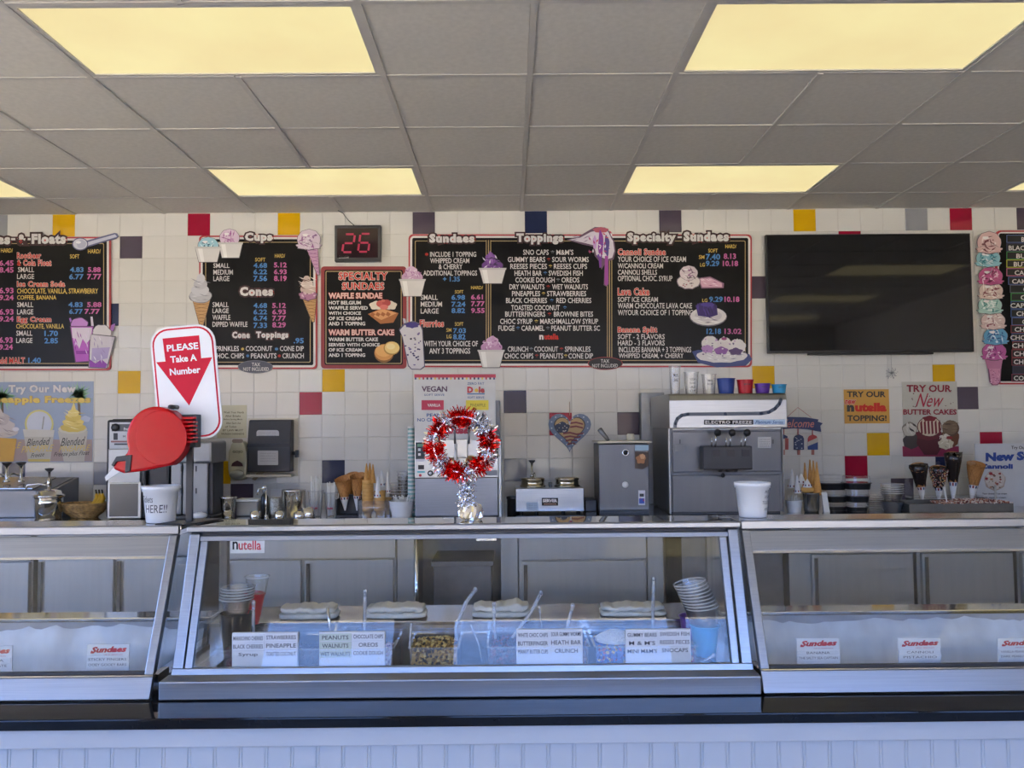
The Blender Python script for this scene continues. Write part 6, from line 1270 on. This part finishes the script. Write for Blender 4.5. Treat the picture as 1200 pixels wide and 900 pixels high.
for i in range(24):
    A = 6.2832*i/24; s_ = .75+.25*(1 if math.sin(A) < 0 else .55); pts.append((xm+hw*math.copysign(abs(math.cos(A))**.55, math.cos(A))*(1 if math.sin(A) < .3 else .86), (z0+z1)/2+(z1-z0)/2*math.copysign(abs(math.sin(A))**.6, math.sin(A))))
ob('cover', MB().prism(pts, Yq, WY-.001, M('soap_beige', '#b9b69c', .3)), t, .012)
m = MB(); c_ = W(278, 556, Yq); m.lathe((0, 0, 0), [(.045, 0), (.042, .012), (.02, .020), (.001, .021)], M('push_grey', '#9a9a90', .25), 22, sx=1.1, sy=.72, T=Matrix.Translation((c_[0], Yq, c_[1])) @ Matrix.Rotation(math.pi/2, 4, 'X')); ob('push_plate', m, t)
m = MB(); poly(m, [(271, 546.5), (272, 543), (275, 541), (278, 539.5), (281, 541), (284, 543), (285, 546.5)], C('#5a3a3a'), Yq, .0012); poly(m, rrect(272, 514.5, 285, 519, 2, 2), C('#8a7a6e'), Yq, .0012); tx(m, 'GOJO', 272.5, 528, 284.5, 531.5, C('#4a4a40'), Yq-.0015, .03); ob('window_and_name', m, t, fixn=False)
# ---- left end: sauce rail, pump jar, basket, drink machine, mixer
Yr = 5.03; t = thing('sauce_rail', 'grey steel sauce rail cabinet with pump handles at the far left of the back counter', 'sauce station', (*P3(10, 600, Yr)[:2], BZ))
x0 = W(-80, 600, Yr)[0]; x1 = W(62, 600, Yr)[0]; zf = W(30, 575, Yr)[1]; zb_ = W(88, 559, 5.33)[1]
ob('body', MB().prism([(Yr, BZ), (Yr, zf), (5.33, zb_), (5.33, BZ)], x0, x1, M('rail_grey', (.20, .20, .205), .4, .5, .05), plane='yz'), t, .004)
sl = math.atan2(zb_-zf, .30); T = Matrix.Translation((0, Yr, zf)) @ Matrix.Rotation(sl, 4, 'X')
ob('tray_frame', MB().box(x0+.02, W(38, 573, Yr)[0], .004, .27, .001, .014, steelh, T), t, .003)
ob('well', MB().box(W(42, 573, Yr)[0], x1-.02, .02, .27, .001, .005, M('well_blue', (.10, .12, .14), .3, .5), T), t)
for u in (-14, 7.5, 24.5):
    c_ = W(u, 565, Yr+.1)[0]; m = MB(); zz = zf+.045; m.lathe((c_, Yr+.1, zz), [(.020, 0), (.020, .012), (.012, .018), (.009, .03), (.009, .10)], steelm, 12).tube([(c_, Yr+.1, zz+.04), (c_-.03, Yr+.06, zz+.055), (c_-.045, Yr+.02, zz+.02)], .006, steelm, 8); pmp = ob('pump', m, t)
    ob('knob', MB().lathe((c_, Yr+.1, zz+.10), [(.012, 0), (.027, .016), (.028, .022), (.001, .024)], black, 14), pmp)
Yj = 4.93; t = thing('pump_jar', 'round steel pump jar with black knob and bent spout, in front of the sauce rail', 'pump jar', (*P3(55, 600, Yj)[:2], BZ)); c_ = P3(57, 600, Yj)
ob('jar', MB().lathe((c_[0], c_[1], BZ), [(.072, 0), (.076, .10), (.076, .13)], steelm, 30), t); ob('lid', MB().lathe((c_[0], c_[1], BZ+.13), [(.084, 0), (.084, .014), (.070, .018), (.066, .036), (.03, .046), (.014, .048)], steelm, 30), t)
zk = BZ+.178; ob('pump', MB().lathe((c_[0], c_[1], zk), [(.013, 0), (.013, .06), (.008, .062), (.008, .1)], steelm, 14).tube([(c_[0], c_[1], zk+.02), (c_[0]-.06, c_[1], zk+.03), (c_[0]-.115, c_[1]-.02, zk+.024), (c_[0]-.125, c_[1]-.02, zk-.002)], .006, steelm, 8), t); ob('knob', MB().lathe((c_[0], c_[1], zk+.1), [(.010, 0), (.024, .014), (.025, .02), (.001, .023)], black, 14), t)
Yk = 5.02; c_ = P3(99, 600, Yk); wk = M('wicker', '#a8844e', .7, 0, .45, 40, bump=.9)
t = thing('fruit_basket', 'round wicker basket holding bananas, left of the drink machine', 'basket', (c_[0], c_[1], BZ)); m = MB()
for k in range(9):
    r_ = .075+.060*math.sin(k/8*1.4); z_ = BZ+.006+k*.0085
    for s_ in (0, 1):
        m.tube([(c_[0]+(r_+.003*math.sin(i*math.pi/2*1.0+s_*math.pi+k*1.5))*math.cos(6.2832*i/36), c_[1]+(r_+.003*math.sin(i*1.57+s_*3.14+k*1.5))*math.sin(6.2832*i/36)*.72, z_+.002*math.cos(i*1.57+s_*3.14)) for i in range(37)], .0042, wk, 5)
ob('weave', m, t); ob('rim', MB().tube([(c_[0]+.138*math.cos(6.2832*i/30), c_[1]+.10*math.sin(6.2832*i/30), BZ+.082) for i in range(31)], .007, wk, 6), t); ob('bottom', MB().lathe((c_[0], c_[1], BZ), [(.07, 0), (.07, .006), (.001, .007)], wk, 20, sy=.72), t)
ban = M('banana_yellow', '#c99a1c', .5, 0, .15, 20)
for k, (dx, lb) in enumerate(((.070, 'banana in the wicker basket, left one'), (.088, 'banana in the wicker basket, middle one'), (.106, 'banana in the wicker basket, right one touching the machine'))):
    b_ = [(c_[0]+dx-.055, c_[1]-.04, BZ+.055), (c_[0]+dx-.035, c_[1]-.02, BZ+.060), (c_[0]+dx-.012, c_[1]-.0, BZ+.080), (c_[0]+dx, c_[1]+.01, BZ+.112), (c_[0]+dx-.006, c_[1]+.012, BZ+.14)]
    t = thing('banana', lb, 'banana', b_[0], 'bananas in the wicker basket'); ob('fruit', MB().tube(b_, [.006, .015, .017, .014, .006], ban, 7), t); ob('stem', MB().tube([b_[-1], (b_[-1][0]-.004, b_[-1][1], b_[-1][2]+.024)], [.006, .005], C('#3a3222'), 6), t)
Ym = 4.92; t = thing('drink_machine', 'black-framed drink machine with a white dial panel, behind the red ticket dispenser', 'drink machine', (*P3(150, 600, Ym)[:2], BZ))
x0, z1 = W(124.5, 491, Ym); x1 = W(197, 491, Ym)[0]; ob('body', MB().box(x0, x1, Ym+.03, Ym+.42, BZ, z1, black), t, .02)
ob('face_frame', bxp(MB(), 125, 492, 170, 640, Ym, .03, black, BZ+.004), t, .012)
fp = ob('dial_panel', bxp(MB(), 128.5, 495, 168, 522.5, Ym-.003, .004, C('#bdbfc2'), W(600, 522.5, Ym)[1]), t, .001)
p = Pic(Ym, .0034); p.p([(131, 497), (167, 497), (167, 505.5), (131, 505.5)], '#4a4c50').p([(133, 507.5), (138, 507.5), (138, 515.5), (133, 515.5)], '#26272a').p([(130, 516.5), (167, 516.5), (167, 518.5), (130, 518.5)], '#8a5a5a').p([(134, 519.5), (167, 519.5), (167, 521.5), (134, 521.5)], '#3a3a3e'); p.done('panel_print', fp)
m = MB(); tx(m, 'Frozen', 145, 501, 155, 504.5, WHI, Ym-.006, .04); tx(m, 'M', 144, 510, 147, 512.5, C('#77777a'), Ym-.006, .02); ob('lettering', m, fp, fixn=False)
ob('dial', MB().lathe((0, 0, 0), [(.024, 0), (.022, .012), (.001, .013)], black, 20, T=Matrix.Translation(P3(135.5, 501, Ym-.003)) @ Matrix.Rotation(math.pi/2, 4, 'X')), fp)
ob('door', bxp(MB(), 126.5, 526, 164, 563.5, Ym-.012, .012, M('door_grey', (.28, .29, .30), .3, .6), W(600, 563.5, Ym)[1]), t, .006); ob('catch_well', bxp(MB(), 125.5, 565, 165, 603.5, Ym-.016, .016, M('well_frame', (.45, .46, .46), .3, .7), BZ+.002), t, .008); ob('well_glass', bxp(MB(), 128.5, 567, 161.5, 601, Ym-.018, .002, M('well_dark', (.10, .10, .10), .25, .7), W(600, 601, Ym)[1]), t)
Yx = 4.90; gm = M('mixer_grey', (.20, .205, .21), .32, .6, .05); t = thing('milkshake_mixer', 'grey multi-column milkshake mixer right of the drink machine, behind the ticket stand', 'mixer', (*P3(228, 600, Yx)[:2], BZ))
ob('head', bxp(MB(), 203, 517.5, 248, 540, Yx-.03, .26, gm, W(600, 540, Yx-.03)[1]), t, .014)
for a_, b_ in ((200, 212), (214, 222), (224, 243)): ob('column', bxp(MB(), a_, 541, b_, 640, Yx+.02, .12, M('column_grey', (.20, .205, .21), .34, .9, .05), BZ+.018), t, .010)
ob('base', MB().box(W(196, 600, Yx)[0], W(248, 600, Yx)[0], Yx-.02, Yx+.26, BZ, BZ+.018, dark), t, .005)
ob('black_flank', bxp(MB(), 244, 541, 249, 640, Yx+.04, .18, black, BZ+.018), t, .003)
m = MB()
for u in (212, 229): 
    for v in (546, 572): bxp(m, u, v, u+1.2, v+3.5, Yx+.015, .006, black, W(600, v+3.5, Yx)[1])
ob('cup_hooks', m, t)
q = random.Random(3); m = MB(); c_ = P3(234, 600, 4.87)
one('crumpled_napkin', place(MB().ball((0, 0, .020), (.045, .028, .020), paper, 14, 8, .10), (W(234, 600, 4.875)[0], 4.872, BZ)), 'crumpled white napkin at the foot of the milkshake mixer', 'napkin')
# ---- right side: cup of cones, napkin, clamshells, bowls, dipped cones, tray, standing poster
lathe1('dark_steel_cup', 951, 4.96, [(.040, 0), (.044, .02), (.048, .108), (.051, .110), (.051, .116), (.045, .116), (.038, .01), (.001, .01)], M('grey_steel_cup', (.25, .25, .25), .25, .9), 'grey steel cup under the cluster of cones, right of the white spoon tub', 'cup')
for u, v0, v1, Y, w_, lb in ((943, 542, 578, 5.0, 9, 'sugar cone tip up in the right-hand cluster, leftmost'), (949, 538.5, 572, 5.02, 9, 'tallest sugar cone tip up in the right-hand cluster'), (953, 539.5, 575, 4.99, 9, 'sugar cone tip up in the right-hand cluster, right of the tallest'), (957, 541, 580, 4.96, 11, 'sugar cone tip up in the right-hand cluster, rightmost')): upcone(u, v0, v1, Y, lb, w_, group='sugar cones in the right-hand cluster')
for u, v0, v1, Y, w_, lb in ((928, 550, 572, 5.0, 10, 'paper-wrapped cone above the right-hand spoon tub, leftmost'), (934, 557, 578, 4.96, 8, 'slim paper-wrapped cone above the right-hand spoon tub'), (939, 555, 567, 5.0, 12, 'short paper-wrapped cone in front of the sugar cones'), (946, 561, 571, 4.94, 10, 'lowest paper-wrapped cone in the right-hand cluster')): upcone(u, v0, v1, Y, lb, w_, wrap=True, group='paper-wrapped cones in the right-hand cluster', name='wrapped_cone')
c_ = P3(947, 578, 4.945); one('cake_cone', MB().lathe((c_[0], 4.955, BZ+.118), [(.030, 0), (.036, .010), (.036, .026), (.028, .03)], wf2, 18), 'wide cake cone resting on the grey steel cup', 'cone')
one('folded_napkin', MB().prism([(W(962, 577, 4.94)[0], W(962, 577, 4.94)[1]), (W(968, 576.5, 4.94)[0], W(968, 576.5, 4.94)[1]), (W(972, 603, 4.94)[0], BZ), (W(965, 603, 4.94)[0], BZ)], 4.93, 4.945, M('napkin_white', (.66, .66, .62), .8)), 'white folded napkin leaning right of the grey steel cup', 'napkin')
def clam(u0, u1, v0, v1, Y, lab):
    x0, z1 = W(u0, v0, Y); x1, z0 = W(u1, v1, Y); z0 = max(z0, BZ); h_ = z1-z0; xm = (x0+x1)/2; hw = (x1-x0)/2
    t = thing('takeout_container', lab, 'container', (xm, Y+hw, z0), 'black takeout containers with clear lids', local=True); n = 28
    def sq(r, z): return [(r*math.copysign(abs(math.cos(6.2832*i/n))**.6, math.cos(6.2832*i/n)), r*math.copysign(abs(math.sin(6.2832*i/n))**.6, math.sin(6.2832*i/n)), z) for i in range(n)]
    def rings(L_, m): 
        vs = [p for r, z in L_ for p in sq(r, z)]; return MB().add(vs, [(j*n+i, j*n+(i+1) % n, (j+1)*n+(i+1) % n, (j+1)*n+i) for j in range(len(L_)-1) for i in range(n)]+[tuple(range(n)), tuple((len(L_)-1)*n+i for i in range(n))], m, False)
    ob('base', rings([(hw*.86, 0), (hw*.93, h_*.42), (hw, h_*.44), (hw, h_*.48)], black), t); ob('lid', rings([(hw, h_*.49), (hw*.93, h_*.51), (hw*.86, h_*.97), (hw*.80, h_)], cupc), t); return t
for u0, u1, v0, v1, Y, lb in ((970, 997, 589, 604, 5.0, 'takeout container, bottom of the left stack'), (970, 997, 574.5, 589, 5.0, 'takeout container, middle of the left stack'), (963, 997, 557.5, 574.5, 5.0, 'takeout container, top of the left stack'),
                             (997, 1021, 589, 604, 4.94, 'takeout container, bottom of the right stack'), (997, 1023, 574, 589, 4.94, 'takeout container, middle of the right stack'), (994, 1026, 558, 574, 4.94, 'takeout container, top of the right stack, under the dark red tile')): clam(u0, u1, v0, v1, Y, lb)
stack(1046, 5.0, BZ+.058, 5, .013, .045, .065, .05, cupc, 'clear bowl in the tall stack right of the takeout containers, %s one from below', 'tall stack of clear bowls', 'clear_bowl')
stack(1046, 5.0, BZ, 2, .010, .050, .066, .045, glassy('smoky_bowl', (.45, .46, .48), .05, .2, (.4, .4, .42), 2), 'smoky bowl underneath the tall clear bowl stack, %s one', 'smoky bowls', 'smoky_bowl')
stack(1026, 5.12, BZ, 4, .012, .040, .058, .05, cupc, 'clear bowl in the low stack behind the takeout containers, %s one from below', 'low stack of clear bowls', 'clear_bowl')
x0, z0_ = W(1064, 580, 5.1); x1 = W(1148, 580, 5.1)[0]
m = MB(); m.box(x0, x1, 5.06, 5.14, W(1100, 583, 5.1)[1], W(1100, 580.5, 5.1)[1], acry).box(x0, x1, 5.13, 5.133, BZ, W(1100, 541, 5.1)[1], glass).box(x0, x0+.006, 5.06, 5.13, BZ, W(1100, 583, 5.1)[1], dark).box(x1-.006, x1, 5.06, 5.13, BZ, W(1100, 583, 5.1)[1], dark)
one('cone_display_rack', m, 'clear rack holding four dipped waffle cones, below the butter cakes poster', 'rack')
choc = M('chocolate_dip', (.022, .014, .012), .22, 0, .2, 30); spr = [C('#d8d0c4'), C('#b0524a'), C('#d8b26a'), C('#3a2a24')]
def dipped(u, v0, v1, w_, lab, kind, tilt):
    t = waffle(u, v0, v1, 5.10, lab, w_, tilt, wf1, True, 'dipped waffle cones in the clear rack', 'waffle_cone'); x, zt = W(u, v0, 5.10); zb = W(u, v1, 5.10)[1]; L_ = zt-zb; r = w_/2*5.1/974
    if kind:
        mb = MB(); n = 20; q = random.Random(int(u)); pr = [(.003+(r-.003)*(.42+.58*i/5)+.004, L_*(.42+.58*i/5)) for i in range(6)]; vs = [((a_+q.uniform(-.002, .003))*math.cos(6.2832*i/n), (a_+q.uniform(-.002, .003))*math.sin(6.2832*i/n), b_+(q.uniform(-.01, .02) if j in (0, 5) else 0)) for j, (a_, b_) in enumerate(pr) for i in range(n)]
        mb.add(vs, [(j*n+i, j*n+(i+1) % n, (j+1)*n+(i+1) % n, (j+1)*n+i) for j in range(5) for i in range(n)]+[tuple(5*n+i for i in range(n))], choc, True); cc = ob('chocolate_coat', mb, t)
        if kind == 2:
            mb = MB()
            for i in range(500):
                A = q.uniform(0, 6.28); f = q.uniform(.44, 1); rr_ = .003+(r-.003)*f+.006; T = Matrix.Translation((rr_*math.cos(A), rr_*math.sin(A), L_*f)) @ Euler((q.uniform(0, 3), q.uniform(0, 3), q.uniform(0, 3))).to_matrix().to_4x4(); mb.box(-.0035, .0035, -.0013, .0013, -.0013, .0013, q.choice(spr), T)
            ob('sprinkle_coat', mb, cc, kind='stuff')
dipped(1080, 546, 588, 19, 'chocolate-dipped waffle cone with a pointed top left corner, leftmost in the rack', 1, -5); dipped(1099, 549, 588, 19, 'waffle cone covered in coloured sprinkles, second in the rack', 2, 1); dipped(1115, 533, 588, 18, 'tallest chocolate-dipped waffle cone, third in the rack, overlapping the poster', 1, 2); dipped(1137, 543, 587, 20, 'plain golden waffle cone, rightmost in the rack', 0, 9)
Yt_ = 4.88; t = thing('baking_tray', 'shallow steel tray of candy crumbs below the dipped cones, at the right end', 'tray', (*P3(1130, 600, Yt_+.08)[:2], BZ)); x0 = W(1066, 600, Yt_)[0]; x1 = W(1188, 600, Yt_)[0]; h_ = .050
trs = M('tray_dark_steel', (.20, .19, .17), .35, .9, .1)
ob('pan', MB().box(x0, x1, Yt_, Yt_+.17, BZ, BZ+.004, trs).box(x0, x1, Yt_, Yt_+.004, BZ+.004, BZ+h_, trs).box(x0, x1, Yt_+.166, Yt_+.17, BZ+.004, BZ+h_+.01, trs).box(x0, x0+.004, Yt_+.004, Yt_+.166, BZ+.004, BZ+h_, trs).box(x1-.004, x1, Yt_+.004, Yt_+.166, BZ+.004, BZ+h_, trs), t, .001)
m = MB(); cs = [C('#9a4a40'), C('#d8c8b8'), C('#c08a6a'), C('#6a2a28'), C('#e0d4c8')]; q = random.Random(8)
m.box(x0+.22, x1-.005, Yt_+.006, Yt_+.16, BZ+.005, BZ+h_-.004, cs[0])
for i in range(1500):
    a_ = q.uniform(x0+.20, x1-.006); z_ = BZ+h_-.004+.018*max(0, 1-((a_-(x0+x1)/2-.12)/.25)**2)*q.uniform(.3, 1); T = Matrix.Translation((a_, q.uniform(Yt_-.001, Yt_+.16), z_)) @ Euler((q.uniform(0, 3), q.uniform(0, 3), 0)).to_matrix().to_4x4(); m.box(-.004, .004, -.003, .003, -.003, .003, q.choice(cs), T)
ob('candy_crumbs', m, t, kind='stuff'); ob('dark_coating', MB().box(x0+.01, x0+.215, Yt_+.006, Yt_+.16, BZ+.005, BZ+h_-.012, C('#2c211c')), t)
m = MB(); m.tube([P3(1110, 590, 4.93), P3(1108, 580, 4.95), P3(1106, 571, 4.97)], [.002, .006, .008], M('knife_white', (.72, .72, .70), .3), 8); one('white_scraper', m, 'white plastic scraper handle sticking up from the baking tray', 'scraper')
Yo_ = 5.20; x0, z1 = W(1142, 520, Yo_); x1 = W(1262, 520, Yo_)[0]; t = thing('cannoli_poster', 'white poster board reading New Sundae Cannoli, standing at the right edge', 'poster', ((x0+x1)/2, Yo_, BZ))
ob('sheet', MB().box(x0, x1, Yo_, Yo_+.006, BZ, z1, C('#c2c4c6')), t)
p = Pic(Yo_, .0004); p.b(1166, 563, 12.5, 12, '#a8988a', .05, 7).b(1166, 562, 11.5, 11, '#c4bab0', .06, 8).dots(1156, 553, 1176, 572, 22, 1.6, ['#8a3a34', '#6a5a4a', '#d8d2c8', '#a87a5c'], 5).b(1161, 555, 2.2, 1.8, '#9a2c30').b(1156, 561, 1.8, 1.6, '#9a2c30'); p.done('printed_sundae', t)
m = MB(); NV = C('#26448e')
for s, a_, b_, c_, d, bo, slp in (('Try Our...', 1185, 522.5, 1206, 527.5, .02, 0), ('New Sundae', 1155, 530.5, 1240, 541, .06, 3), ('Cannoli', 1148.5, 543.5, 1187, 549.5, .05, 0)): tx(m, s, a_, b_, c_, d, NV if bo > .03 else DK, Yo_-.006, bo, None, 0, slp)
tx(m, 'Your choice of ice cream', 1151, 577.5, 1180, 579.5, DK, Yo_-.006, .02); tx(m, 'with cannoli cream', 1151, 582, 1179, 584, DK, Yo_-.006, .02); ob('lettering', m, t, fixn=False)
one('thin_paddle', MB().tube([P3(1166.5, 588, 5.0), P3(1166.5, 569, 5.02)], .006, M('paddle_grey', (.4, .4, .36), .4), 8), 'thin pale stick standing in the candy crumbs in front of the cannoli poster', 'stick')
# ---- whisk lying on the right case top
m = MB(); 
for k in range(3): m.tube([P3(830+k*3, 603.5+k*.5, 2.76), P3(842+k*2, 604.5, 2.74), P3(855, 606.6-k*.8, 2.72)], .0016, steeld, 5)
e = one('wire_whisk', m, 'thin wire whisk lying on the top of the middle case at its right end', 'whisk'); e.location.z = TZ
